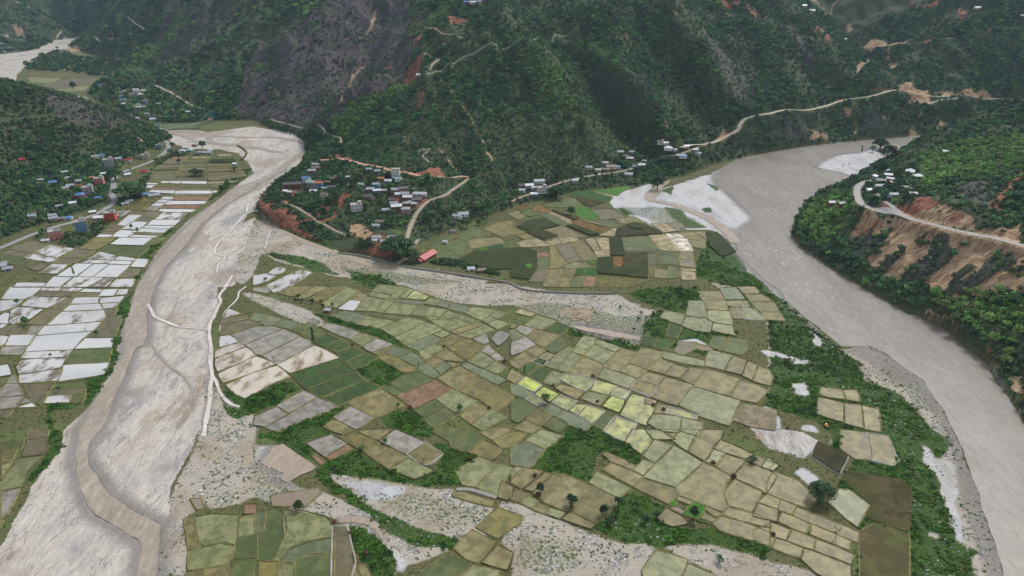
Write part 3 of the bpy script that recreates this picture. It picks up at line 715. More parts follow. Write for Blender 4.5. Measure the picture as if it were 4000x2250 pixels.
# gravel: stony, pale with darker cobbles and thin tufts
vo = t.n('TexVoronoi'); vo.inputs['Scale'].default_value = 1.1; t.l(t.pos(), vo.inputs['Vector'])
vg = t.n('SeparateColor'); t.l(vo.outputs['Color'], vg.inputs[0])
st = t.ramp(vg.outputs[0], [(0, D(112, 110, 108, K)), (.4, D(150, 147, 142, K)), (.8, D(184, 179, 171, K)), (1, D(220, 217, 211, K))])
gr = t.mix(t.step(n_m, .45, .62), D(178, 170, 156, K), st)
gr = t.mix(t.math('MULTIPLY', t.step(n_l, .48, .60), .8), gr, D(160, 148, 128, K))
tuft = t.math('MULTIPLY', t.step(n_f, .53, .62), t.step(n_m, .47, .56))
gr = t.mix(tuft, gr, D(98, 108, 72, K))
c = t.mix(thr(sa.outputs[3] if len(sa.outputs) > 3 else sa.outputs[0], n_f), c, gr) if False else c
gm = t.n('Attribute', attribute_name='gravel').outputs['Fac']
c = t.mix(thr(gm, n_f, .5), c, gr)
# pale silt of the wide left bed, flow streaks along +Y
n_s = t.noise(.022, 8, .68, stretch=(1.5, .7, 1, .2)); n_s2 = t.noise(.22, 5, .6, stretch=(1.6, .5, 1, .2))
sand = t.ramp(n_s, [(.34, D(154, 151, 149, K)), (.43, D(178, 174, 168, K)), (.51, D(196, 190, 180, K)), (.60, D(186, 177, 163, K)), (.68, D(162, 149, 134, K))])
n_t = t.noise(.16, 8, .75, stretch=(2.4, .6, 1, .15))
sand = t.mix(t.math('MULTIPLY', t.step(n_t, .54, .62), .55), sand, D(164, 162, 164, K))
sand = t.mix(t.math('MULTIPLY', t.step(n_t, .46, .38), .5), sand, D(226, 220, 212, K))
sand = t.mix(t.math('MULTIPLY', t.step(n_f, .60, .70), .35), sand, D(140, 132, 124, K))
def rill(sc, wd, st_, seed):
    q = t.noise(sc, 5, .6, stretch=st_); return t.step(t.math('ABSOLUTE', t.math('SUBTRACT', q, seed)), wd, wd * .2)
sand = t.mix(t.math('MULTIPLY', rill(.03, .010, (1.9, .5, 1, .2), .5), .7), sand, D(128, 122, 118, K))
sand = t.mix(t.math('MULTIPLY', rill(.03, .016, (1.9, .5, 1, .2), .44), .5), sand, D(216, 210, 202, K))
sand = t.mix(t.math('MULTIPLY', rill(.07, .012, (1.7, .6, 1, .1), .53), .5), sand, D(138, 130, 122, K))
sand = t.mix(t.math('MULTIPLY', t.step(t.noise(.012, 4, .6), .53, .60), .55), sand, D(150, 134, 116, K))
c = t.mix(thr(sa.outputs[0], n_f, .2), c, sand)
# white sand of the right bank
wsand = t.ramp(n_s, [(.36, D(166, 167, 170, K)), (.5, D(198, 199, 200, K)), (.66, D(176, 172, 164, K))])
wsand = t.mix(t.math('MULTIPLY', t.step(n_f, .58, .7), .4), wsand, D(160, 160, 158, K))
c = t.mix(thr(sa.outputs[2], t.math('ADD', t.math('MULTIPLY', n_f, .5), t.math('MULTIPLY', n_m, .5)), .5), c, wsand)
# lush grass
grass = t.ramp(n_f, [(.3, D(38, 60, 26, K)), (.5, D(56, 84, 30, K)), (.72, D(92, 112, 50, K))])
c = t.mix(thr(wh, n_f), c, grass)
# red and tan cuts with down-slope streaks
n_v = t.noise(.22, 8, .72, stretch=(.6, 1.9, .4)); 
redc = t.ramp(n_v, [(.36, D(98, 62, 50, K)), (.48, D(134, 84, 66, K)), (.6, D(166, 114, 88, K))])
tanc = t.ramp(n_v, [(.34, D(112, 86, 68, K)), (.44, D(158, 124, 98, K)), (.52, D(186, 158, 124, K)), (.64, D(204, 182, 150, K))])
c = t.mix(thr(sb_.outputs[1], n_f), c, tanc)
c = t.mix(thr(sb_.outputs[0], n_f), c, redc)
# damp margins beside the water
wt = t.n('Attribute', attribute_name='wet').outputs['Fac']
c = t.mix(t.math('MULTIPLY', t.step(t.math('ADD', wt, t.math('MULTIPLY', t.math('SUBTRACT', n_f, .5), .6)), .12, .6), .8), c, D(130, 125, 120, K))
hv_ = t.n('HueSaturation'); t.l(c, hv_.inputs['Color']); t.l(t.math('ADD', .70, t.math('MULTIPLY', n_g, .60)), hv_.inputs['Value'])
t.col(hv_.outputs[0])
t.bump(t.math('ADD', t.math('MULTIPLY', n_g, .4), n_f), .7, .9)
# ---------------------------------------------------------------- land mesh
def add_mesh(name, V, F, mat, kind=None, smooth=False, parent=None):
    me = bpy.data.meshes.new(name)
    me.from_pydata([tuple(v) for v in V], [], [tuple(f) for f in F]); me.update()
    if mat is not None: me.materials.append(mat if not isinstance(mat, str) else MATS[mat])
    if smooth: me.polygons.foreach_set('use_smooth', [True] * len(me.polygons))
    o = bpy.data.objects.new(name, me); COL.objects.link(o)
    if kind: o['kind'] = kind
    if parent: o.parent = parent
    return o
def grid_mesh(name, X, Y, Z, mat):
    nr, nc = X.shape; me = bpy.data.meshes.new(name)
    co = np.stack([X, Y, Z], -1).reshape(-1, 3).astype(np.float32)
    idx = np.arange(nr * nc).reshape(nr, nc)
    q = np.stack([idx[:-1, :-1], idx[:-1, 1:], idx[1:, 1:], idx[1:, :-1]], -1).reshape(-1, 4).astype(np.int32)
    me.vertices.add(len(co)); me.vertices.foreach_set('co', co.ravel())
    me.loops.add(q.size); me.loops.foreach_set('vertex_index', q.ravel())
    me.polygons.add(len(q)); me.polygons.foreach_set('loop_start', np.arange(0, q.size, 4, dtype=np.int32))
    me.polygons.foreach_set('use_smooth', np.ones(len(q), bool))
    me.update(calc_edges=True); me.materials.append(MATS[mat])
    o = bpy.data.objects.new(name, me); COL.objects.link(o); return o
land = grid_mesh('terrain', GX, GY, GZ, 'land'); land['kind'] = 'structure'
def fattr(me, name, arr):
    a = me.attributes.new(name, 'FLOAT', 'POINT'); a.data.foreach_set('value', np.ascontiguousarray(arr, np.float32).ravel())
def cattr(me, name, *ch):
    a = me.attributes.new(name, 'FLOAT_COLOR', 'POINT')
    z = np.stack([np.asarray(c, np.float32) for c in ch], -1); a.data.foreach_set('color', z.ravel())
o1 = np.ones_like(GX)
cattr(land.data, 'zone_a', MASK['sand'], o1 * 0, MASK['white'], o1)
cattr(land.data, 'zone_b', MASK['red'], MASK['tan'], MASK['purple'], o1)
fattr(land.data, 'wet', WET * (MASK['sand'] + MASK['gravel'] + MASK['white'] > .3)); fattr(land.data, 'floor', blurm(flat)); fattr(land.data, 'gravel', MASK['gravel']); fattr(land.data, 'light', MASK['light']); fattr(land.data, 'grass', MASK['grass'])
# ---------------------------------------------------------------- water and roads
def water_mat(name, stops, rough, spec, foam=None, bumps=.3, bscale=.5):
    t = NT(name); n = t.noise(.03, 5, .55, stretch=(1.6, .6, 1, .3)); c = t.ramp(n, stops)
    n2 = t.noise(.12, 4, .6, stretch=(2.0, .5, 1, .35))
    c = t.mix(t.math('MULTIPLY', t.step(n2, .5, .64), .6), c, stops[-1][1])
    rp = t.noise(.22, 7, .78, stretch=(1.4, .5, 1, .55))  # ripple sheen and flow lines, painted light and dark into the water colour
    c = t.mix(t.math('MULTIPLY', t.step(rp, .5, .60), .5), c, tuple(q * .72 for q in stops[0][1][:3]) + (1,))
    c = t.mix(t.math('MULTIPLY', t.step(rp, .46, .36), .5), c, tuple(min(1, q * 1.22) for q in stops[-1][1][:3]) + (1,))
    if foam:
        big = t.step(t.noise(.008, 3, .6), .50, .60); fine = t.step(t.noise(.16, 8, .85, stretch=(1.5, .7, 1, .6)), .52, .62)
        c = t.mix(t.math('MULTIPLY', t.math('MULTIPLY', big, fine), .6), c, foam)
    t.col(c); t.b.inputs['Roughness'].default_value = rough; t.b.inputs['Specular IOR Level'].default_value = spec; t.b.inputs['IOR'].default_value = 1.33
    t.bump(t.noise(bscale, 4, .6, stretch=(1.5, .7, 1, .3)), bumps, .5)
water_mat('river_water', [(.3, D(120, 113, 104, K)), (.5, D(132, 125, 116, K)), (.7, D(144, 137, 129, K))], .35, .5, D(214, 210, 206, K))
water_mat('silty_water', [(.3, D(150, 139, 124, K)), (.6, D(164, 153, 138, K)), (.75, D(182, 172, 160, K))], .4, .5, None, .35, .9)
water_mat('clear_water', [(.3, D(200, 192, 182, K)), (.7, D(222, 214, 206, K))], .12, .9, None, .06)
water_mat('mud_water', [(.3, D(156, 142, 126, K)), (.7, D(174, 160, 142, K))], .35, .5, None, .1)
WM = {'river': 'river_water', 'side_channel': 'silty_water', 'clear_channel': 'clear_water', 'mud_stream': 'mud_water', 'muddy_pool': 'mud_water'}
WN = {'river': 'river', 'side_channel': 'side_channel', 'clear_channel': 'stream', 'mud_stream': 'stream', 'muddy_pool': 'pond'}
for nm, P in WPOLY:
    Q = resample(list(P) + [P[0]], 4.0)[:-1]
    jit = 2.2 * np.stack([fbm(Q[:, 0] / 8, Q[:, 1] / 8, 3, 81) - .5, fbm(Q[:, 0] / 8, Q[:, 1] / 8, 3, 82) - .5], 1)
    Q = Q + jit
    z = {'river': -.02, 'side_channel': .04, 'muddy_pool': .1}[nm]
    add_mesh(WN[nm], [(a, b, z) for a, b in Q], [list(range(len(Q)))], WM[nm], 'structure')
zr = .16
for nm, L, n, ww in WRIB:
    V = []; F = []; zr += .004
    for i in range(len(L)):
        w = ww[i] / 2
        V += [tuple(L[i] - n[i] * w) + (zr,), tuple(L[i] + n[i] * w) + (zr,)]
        if i: k = 2 * i; F.append((k - 2, k - 1, k + 1, k)[::-1])
    add_mesh(WN[nm], V, F, WM[nm], 'structure')
# roads
def road_mat(name, a, b, rough=.85):
    t = NT(name); n = t.noise(.5, 5, .6); t.col(t.ramp(n, [(.35, a), (.65, b)])); t.b.inputs['Roughness'].default_value = rough; t.bump(n, .2, .2)
road_mat('asphalt', D(140, 142, 142, K), D(158, 158, 156, K)); road_mat('dirt_pink', D(178, 134, 110, K), D(206, 168, 142, K)); road_mat('dirt_tan', D(150, 138, 120, K), D(180, 166, 146, K))
road_mat('dirt_cream', D(176, 164, 146, K), D(200, 188, 168, K)); road_mat('dirt_grey', D(160, 154, 150, K), D(182, 176, 172, K)); road_mat('path_pale', D(120, 128, 104, K), D(150, 150, 124, K))
RM = {'asphalt': 'asphalt', 'pink': 'dirt_pink', 'tan': 'dirt_tan', 'cream': 'dirt_cream', 'grey': 'dirt_grey', 'pale': 'path_pale'}
ROADPTS = []
for k, (nm, mk, w, _, L) in enumerate(ROADS):
    xy = L[:, :2]; d = np.gradient(xy, axis=0); n = np.stack([-d[:, 1], d[:, 0]], 1); n /= np.linalg.norm(n, axis=1)[:, None] + 1e-9
    wv = w * (.88 + .3 * fbm(xy[:, 0] / 12, xy[:, 1] / 12, 2, 91 + k))
    V = []; F = []; NS = 5
    for i in range(len(xy)):
        for s in range(NS):
            q = xy[i] + n[i] * wv[i] * (s / (NS - 1) - .5)
            z = max(z1(q[0], q[1]), L[i, 2] - .15) if nm != 'footpath' else z1(q[0], q[1])
            V.append((q[0], q[1], z + .14 + .006 * (k % 6)))
        if i:
            a = (i - 1) * NS
            for s in range(NS - 1): F.append((a + s + 1, a + s, a + NS + s, a + NS + s + 1))
    add_mesh(nm, V, F, RM[mk], 'structure', True)
    ROADPTS.append((xy, w))
# ---------------------------------------------------------------- terraced fields
def field_mat(name, cols, rough=.7, spec=.3, s1=.07, s2=.6, mixw=.5, wet=None, crop=0):
    """cols: two patch colours and a fleck colour"""
    t = NT(name); r = t.rnd(); w = t.math('MULTIPLY', r, 37.0)
    a = t.noise(s1, 4, .55, w=w); f = t.noise(s2, 5, .7, w=w)
    c = t.mix(t.step(a, .40, .60), cols[0], cols[1])
    b3 = t.noise(s1 * 2.3, 5, .65, w=t.math('ADD', w, 11.0))
    c = t.mix(t.math('MULTIPLY', t.step(b3, .47, .57), .85), c, tuple(q * f_ for q, f_ in zip(cols[1][:3], (.56, .62, .50))) + (1,))
    c = t.mix(t.math('MULTIPLY', t.step(b3, .45, .36), .5), c, tuple(min(1, q * 1.38) for q in cols[0][:3]) + (1,))
    if len(cols) > 2: c = t.mix(t.math('MULTIPLY', t.step(f, .48, .66), mixw), c, cols[2])
    h = t.n('HueSaturation'); t.l(c, h.inputs['Color'])
    g2 = t.noise(1.7, 3, .7); t.l(t.math('ADD', t.math('ADD', .68, t.math('MULTIPLY', r, .28)), t.math('MULTIPLY', g2, .36)), h.inputs['Value'])
    t.col(h.outputs[0]); t.b.inputs['Specular IOR Level'].default_value = spec; t.b.inputs['Roughness'].default_value = rough
    t.bump(f, .9 if crop else .12, .6 if crop else .1)
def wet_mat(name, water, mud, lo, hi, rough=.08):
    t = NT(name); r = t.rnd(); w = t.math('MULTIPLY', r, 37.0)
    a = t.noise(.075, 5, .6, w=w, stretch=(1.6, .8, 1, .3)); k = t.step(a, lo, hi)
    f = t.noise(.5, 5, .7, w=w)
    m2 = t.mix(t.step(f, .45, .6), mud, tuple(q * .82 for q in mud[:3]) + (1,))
    cloud_refl = t.noise(.012, 3, .5); water = t.mix(t.step(cloud_refl, .42, .62), water, tuple(q * .80 for q in water[:3]) + (1,))  # cloud reflections painted into the water colour as broad lighter and darker patches
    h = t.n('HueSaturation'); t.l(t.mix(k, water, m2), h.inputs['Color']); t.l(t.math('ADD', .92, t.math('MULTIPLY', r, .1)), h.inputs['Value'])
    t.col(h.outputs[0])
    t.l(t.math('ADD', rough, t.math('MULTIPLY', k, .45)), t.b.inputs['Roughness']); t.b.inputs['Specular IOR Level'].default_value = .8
FK = .56
field_mat('f_g', [D(152, 154, 104, .60), D(138, 144, 88, .60), D(168, 164, 122, .60)], .45, .4)
field_mat('f_b', [D(158, 150, 96, FK), D(150, 134, 82, FK), D(144, 146, 90, FK)], .5, .35)
field_mat('f_o', [D(146, 132, 68, FK), D(132, 126, 58, FK), D(154, 140, 92, FK)], .5, .35)
field_mat('f_k', [D(128, 118, 80, FK), D(136, 124, 90, FK), D(108, 104, 62, FK)], .45, .4)
field_mat('f_d', [D(66, 98, 44, FK), D(86, 112, 58, FK), D(116, 130, 82, FK)], .7, .2)
field_mat('f_t', [D(116, 132, 92, FK), D(134, 142, 104, FK), D(98, 118, 72, FK)], .4, .4)
field_mat('f_l', [D(164, 156, 146, .64), D(152, 146, 134, .64), D(176, 166, 152, .64)], .3, .5)
field_mat('f_y', [D(182, 186, 112, .70), D(158, 158, 112, .70), D(196, 200, 130, .70)], .4, .4)
field_mat('f_Y', [D(190, 200, 84, .72), D(172, 182, 92, .72), D(206, 212, 120, .72)], .4, .4)
field_mat('f_G', [D(98, 114, 62, FK), D(120, 128, 78, FK), D(84, 104, 54, FK)], .6, .25)
field_mat('f_e', [D(70, 132, 34, FK), D(92, 150, 40, FK), D(60, 116, 36, FK)], .7, .2, .08, 1.2, crop=1)
field_mat('f_E', [D(52, 98, 44, FK), D(66, 116, 44, FK), D(44, 86, 44, FK)], .7, .2, .03, 1.2, crop=1)
field_mat('f_c', [D(70, 82, 44, FK), D(84, 92, 50, FK), D(50, 62, 36, FK)], .8, .15, .05, 1.6, .9, crop=1)
field_mat('f_C', [D(96, 88, 58, FK), D(86, 84, 52, FK), D(64, 66, 42, FK)], .8, .15, .05, 1.6, .9, crop=1)
field_mat('f_r', [D(166, 132, 112, FK), D(178, 146, 124, FK), D(140, 110, 92, FK)], .9, .1, .08, 1.0)
field_mat('f_O', [D(158, 122, 82, FK), D(142, 116, 74, FK), D(172, 138, 100, FK)], .9, .1)
field_mat('f_p', [D(196, 182, 148, FK), D(186, 170, 132, FK), D(206, 196, 168, FK)], .8, .2)
field_mat('f_P', [D(222, 214, 196, .8), D(212, 204, 184, FK), D(228, 222, 208, FK)], .7, .3)
field_mat('f_z', [D(132, 128, 62, FK), D(120, 112, 70, FK), D(150, 146, 70, FK)], .7, .2)
field_mat('f_s', [D(180, 164, 138, FK), D(190, 176, 154, FK), D(160, 140, 112, FK)], .9, .1)
field_mat('f_h', [D(104, 108, 58, FK), D(120, 104, 70, FK), D(78, 92, 46, FK)], .8, .2, .05, 1.0, .8)
field_mat('f_D', [D(92, 98, 54, FK), D(116, 106, 76, FK), D(66, 84, 42, FK)], .9, .1, .03, 1.0, .8, crop=1)
wet_mat('f_w', D(216, 217, 216, .72), D(176, 168, 148, FK), .60, .72)  # bright sky reflection painted in as near-white water colour of these paddies
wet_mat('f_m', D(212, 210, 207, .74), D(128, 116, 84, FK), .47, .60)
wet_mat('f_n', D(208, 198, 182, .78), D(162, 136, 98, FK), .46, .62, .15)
wet_mat('f_q', D(176, 158, 132, FK), D(160, 140, 112, FK), .4, .6, .2)
simple('bund', D(124, 120, 80, K), .95, .1, .35, .35, .4)
simple('bund_stone', D(166, 162, 154, K), .95, .1, .4, 1.5, .6)
simple('bund_dark', D(90, 88, 60, K), .95, .1, .4, .4, .4)
FT = {}
FT['12'] = '''
l -236,480 0,405 130,395 260,425 0,530 -110,580
l -100,590 0,540 280,430 440,495 50,685 0,670 -70,600
l 70,690 445,505 530,545 560,590 220,775
n 225,785 590,595 700,640 830,715 345,860
m -286,215 -156,270 -316,315 -326,320
k -326,325 -96,285 -66,325 -341,380
k -341,385 -66,330 34,370 -226,460 -351,480
w -266,490 -181,550 -361,605 -356,500
n -396,635 -166,560 -121,600 -406,715
n -396,725 -106,610 0,690 -376,850 -401,790
n -366,870 0,705 190,775 0,850 -320,960 -360,900
n -296,990 0,860 215,800 335,905 180,960 0,1060 -106,1115 -190,1080
t 0,265 125,285 40,345 -60,330
t 150,285 255,320 190,385 90,385 45,350
t 260,325 440,370 350,420 200,390
G 455,370 540,400 600,420 450,455 360,430
G 465,465 610,430 690,475 570,530 500,500
d 580,540 700,480 830,540 710,600 640,590
d 720,605 835,545 940,600 810,660
d 820,665 950,610 1080,665 895,755
d 920,760 1085,670 1215,710 1010,840
d 355,880 840,725 895,785 420,945
d 430,955 900,790 990,855 520,1025
d 530,1030 1000,865 1070,945 670,1110
d 685,1110 1085,955 1240,1015 830,1190
l 225,1195 480,1055 600,1110 330,1270
l 0,1300 215,1210 320,1280 95,1400 -20,1380
l 105,1415 610,1120 815,1200 700,1260 430,1360 230,1450
l -20,10 190,0 100,60 -20,40
b 230,60 330,0 590,0 380,95
b 400,110 600,0 740,0 460,130
o 530,130 740,10 900,0 620,150
g 670,170 920,10 1030,45 840,180 810,210 700,200
b 960,130 1050,50 1110,85 1060,140
w 830,220 950,135 1050,145 980,240
g 1010,235 1110,100 1190,115 1110,240
g 1110,245 1200,120 1290,135 1200,245
g 1205,250 1320,125 1400,130 1290,265
g 1290,265 1400,160 1620,190 1540,290 1350,270
g 1180,40 1240,-20 1450,0 1370,75
g 1145,85 1175,50 1340,85 1320,125
g 1350,120 1460,0 1530,15 1430,125
g 1440,110 1545,15 1590,35 1500,115
y 1510,115 1600,40 1740,95 1690,130
t 1420,125 1690,150 1670,185 1400,155
t 760,290 890,250 1110,285 1010,370 870,330
g 1020,370 1120,290 1260,300 1390,340 1230,410
G 990,250 1280,270 1550,300 1400,335 1120,285
g 1570,280 1650,190 1740,205 1690,290
g 1695,290 1750,205 1930,235 1820,330 1700,300
g 1700,170 1750,115 1860,130 1800,185
t 1810,185 1870,135 1960,165 1920,215
t 1930,215 1985,165 2160,210 2110,260
g 2120,265 2180,205 2420,235 2270,335
g 2350,290 2440,235 2520,260 2440,320
g 1830,330 1930,240 2040,275 1960,330
g 2010,310 2060,280 2250,345 2170,375
g 1690,295 1985,330 1870,410 1850,400 1780,350
g 1880,415 2000,320 2140,370 1950,445
b 1960,450 2230,345 2290,380 2020,475
g 2030,480 2300,385 2390,430 2170,520
g 2280,340 2350,300 2420,330 2330,365
g 2340,370 2420,330 2550,370 2430,425
l 2180,520 2320,470 2340,560 2290,585
g 1260,420 1530,310 1700,355 1390,500 1300,440
g 1400,505 1710,365 1850,400 1860,430 1500,580
t 1510,590 1780,485 1870,520 1640,640
g 1790,480 1880,435 1960,470 1870,515
o 1820,580 1970,480 2110,520 1930,595
g 1650,645 1820,570 1900,615 1690,740
o 1930,600 2110,525 2200,555 1990,650
o 1990,655 2200,560 2300,590 2160,720 2110,725
b 1780,690 1920,630 2100,730 2070,750 1900,730
l 660,400 720,365 910,410 810,470
l 820,480 920,415 1040,465 950,520
g 960,530 1050,470 1210,510 1070,595
l 1080,600 1220,525 1380,580 1160,655
b 1170,660 1390,590 1230,690
l 510,360 560,325 640,355 590,380
t 1270,650 1400,600 1560,660 1430,705
t 1440,710 1570,665 1640,690 1700,745 1600,795
o 1240,690 1290,665 1600,800 1640,840 1490,855 1250,715
b 1700,740 1790,705 1890,740 1800,815
t 1610,815 1710,765 1850,880 1790,910 1640,840
t 1800,820 1890,755 1960,800 1860,885
b 1890,755 2030,770 1980,810
b 1840,915 2060,800 2210,890 2020,1035
o 2040,1040 2220,900 2420,990 2260,1130
t 2070,790 2120,760 2520,930 2430,985
g 2130,745 2250,650 2400,745 2290,825
g 2300,825 2410,750 2510,810 2420,880
l 2270,650 2340,580 2400,655 2360,690
l 2370,690 2420,660 2500,730 2410,745
G 1350,970 1500,890 1640,850 1780,935 1500,1060
G 1270,1005 1350,975 1490,1055 1400,1090
r 1430,1100 1790,940 1960,1030 1590,1220
g 1820,1130 1980,1040 2210,1150 2050,1290
G 1590,1240 1800,1140 1890,1200 1690,1310
G 1700,1315 1895,1210 2030,1290 1780,1410
b 930,1170 1250,1030 1490,1190 1210,1310
l 790,1310 950,1210 1180,1320 1010,1430
b 680,1410 775,1330 980,1440 900,1490
b 2060,1290 2220,1170 2350,1230 2170,1380
g 2180,1385 2380,1240 2510,1310 2290,1440
o 2270,1140 2430,1010 2576,1090 2576,1130 2420,1240
l 2370,520 2450,440 2560,480 2440,590'''
FT['22'] = '''
p 30,260 80,225 235,265 190,295
g 140,385 250,290 440,345 310,430
d 325,425 450,355 570,405 485,480
b -20,420 0,370 60,385 10,425
l 40,430 90,390 235,425 140,490
g 0,540 -20,440 30,430 130,490
b 150,500 240,430 480,490 320,610
l 0,690 0,560 140,500 240,585
G 335,620 510,505 560,590 420,670
b 130,655 240,590 335,640 240,710
b 0,790 0,750 130,655 230,710 160,760 60,820
d 200,750 270,715 350,750 310,790
b 260,710 345,655 430,685 350,745
g 340,795 550,595 620,625 440,825
g 450,825 600,660 700,690 560,860
g 610,650 730,490 840,520 830,570 710,690
g 840,570 850,530 1100,610 1030,655
g 730,690 830,585 1025,660 920,770
b 580,860 710,700 910,780 860,910 700,890
b 925,790 1110,620 1255,665 1075,850 930,810
g 870,910 930,820 1240,920 1170,1020
b 1180,770 1310,620 1505,655 1490,710 1350,820
b 1095,850 1190,780 1355,840 1260,920
b 1370,830 1490,725 1620,775 1530,870
b 1540,880 1640,780 1780,820 1690,915
b 1700,920 1790,820 1940,830 1820,975
g 1520,690 1530,655 1920,740 1930,800 1700,760 1540,720
g 1945,790 1990,640 2220,690 2140,835
b 2150,840 2225,700 2350,740 2310,880
b 2320,890 2380,750 2470,790 2420,940
b 2430,945 2480,800 2576,840 2620,900 2590,990
b 1280,930 1370,860 1540,905 1460,990
b 1200,1025 1260,940 1460,990 1390,1100
b 1410,1110 1550,915 1820,990 1650,1190
b 1840,985 1950,830 2290,930 2190,1095 1830,990
b 2200,1100 2300,940 2480,1000 2570,1040 2450,1160 2290,1130
g 1690,1190 1830,1010 2280,1150 2180,1390 1890,1300 1870,1270
y 1100,1290 1210,1080 1330,1110 1330,1180 1440,1190 1340,1390
s 1335,1170 1340,1110 1455,1150 1420,1190
b 1460,1200 1480,1165 1560,1200 1520,1270 1430,1270
y 1550,1270 1580,1210 1855,1290 1840,1330
g 1370,1370 1430,1285 1700,1310 1670,1460 1500,1443
g 1700,1450 1720,1320 1910,1370 1880,1500
Y 60,985 140,910 290,990 220,1055
d 170,890 290,810 400,850 320,940
Y 240,1080 320,1010 470,1080 380,1150
g 320,960 410,850 530,880 440,1000
y 500,930 540,880 790,920 830,945 720,1050
y 410,1165 500,1095 640,1150 560,1240
b 440,1020 490,980 730,1055 650,1130
y 800,1050 850,940 1050,1000 960,1080
g 700,1120 790,1050 950,1085 880,1190
y 1000,1090 1060,1010 1180,1050 1130,1130
Y 920,1200 1010,1100 1130,1140 1070,1260
y 580,1245 650,1180 750,1190 660,1285
y 670,1290 760,1200 920,1250 800,1370
t 0,975 60,990 190,1065 120,1120 0,1070
g 140,1130 210,1080 330,1160 250,1190
G 0,1150 80,1120 240,1210 60,1360 0,1340
t 280,1215 390,1180 500,1245 420,1300
o 150,1330 250,1235 400,1300 290,1395
t 440,1300 510,1250 660,1300 800,1380 740,1443 540,1370
G 320,1400 420,1310 550,1375 480,1470
G 820,1385 940,1270 1040,1310 930,1440
b 20,1420 140,1350 280,1410 200,1470
y 930,1450 1050,1310 1240,1380 1130,1550
b 0,830 120,900 40,970 -60,930
d 90,840 150,765 250,790 160,885
g 1500,310 1540,240 1730,280 1700,380
g 1760,290 1790,145 1920,140 1960,310
g 1720,390 1760,300 1960,320 2010,360 1990,455 1850,440
b 1910,130 1880,50 2090,45 2140,125
b 1930,140 2145,135 2165,240 1970,225
g 1980,330 1975,240 2180,245 2215,380 2090,370
g 2020,440 2030,370 2210,390 2250,490
t 2090,20 2250,5 2340,125 2160,125
b 2175,190 2170,140 2350,140 2420,205
b 2230,315 2200,205 2310,210 2340,320
g 2345,325 2330,215 2430,215 2540,330
b 2270,5 2440,0 2500,70 2340,70
o 2350,75 2510,75 2620,145 2400,140
o 2400,150 2630,160 2680,250 2500,250
o 2510,260 2690,260 2740,340 2560,330
d 1300,580 1320,510 1470,520 1420,600
d 1560,490 1590,370 1700,410 1650,510
G 1990,600 2040,500 2180,510 2100,640
G 2120,640 2190,510 2350,540 2360,640 2300,680
s 2230,1340 2310,1190 2430,1200 2650,1250 2640,1440 2400,1400
d 1435,610 1485,525 1630,545 1540,640
k 1640,650 1700,560 1850,560 1830,620 1700,690
s 1850,560 2000,600 1980,650 1835,610
s 500,210 660,220 600,310 490,300
s 680,230 830,230 740,330 640,310'''
FT['32'] = '''
b 530,1090 540,1015 740,1040 780,1130
b 785,1130 760,1045 890,1040 920,1155
b 500,1280 520,1115 750,1170 760,1360
b 780,1370 780,1175 930,1190 960,1420
b 985,1430 955,1200 1110,1235 1125,1450'''
FT['33'] = '''
b 730,180 740,0 980,30 1020,290 870,280
b 1040,300 995,35 1180,60 1280,300 1230,345
D 770,500 800,420 1300,490 1400,560 1390,1000 1000,860 1060,750 930,640
g 610,720 720,590 800,600 990,740 930,850 880,950
h 930,1400 930,1010 1080,930 1390,1010 1380,1600 930,1600
C 450,260 500,130 780,260 700,420
g 0,270 100,350 50,400 -60,370
b 10,520 60,420 300,510 470,690 390,770 0,630
b 0,640 120,690 90,780 -100,720
b 100,790 130,690 270,750 240,840
b -150,850 -90,730 90,790 80,900
b 250,840 290,770 890,1010 880,1100
b 110,900 150,810 410,930 370,1020
b 430,1030 440,940 820,1100 800,1180
b 30,1000 30,920 230,990 180,1090 30,1040
b 190,1095 240,990 460,1080 440,1180
b 470,1190 490,1090 850,1240 810,1330
b 50,1170 90,1075 340,1170 310,1260
b 350,1280 370,1180 810,1340 800,1560 500,1420
b -130,1000 10,940 20,1040 60,1060 20,1160 -130,1080'''
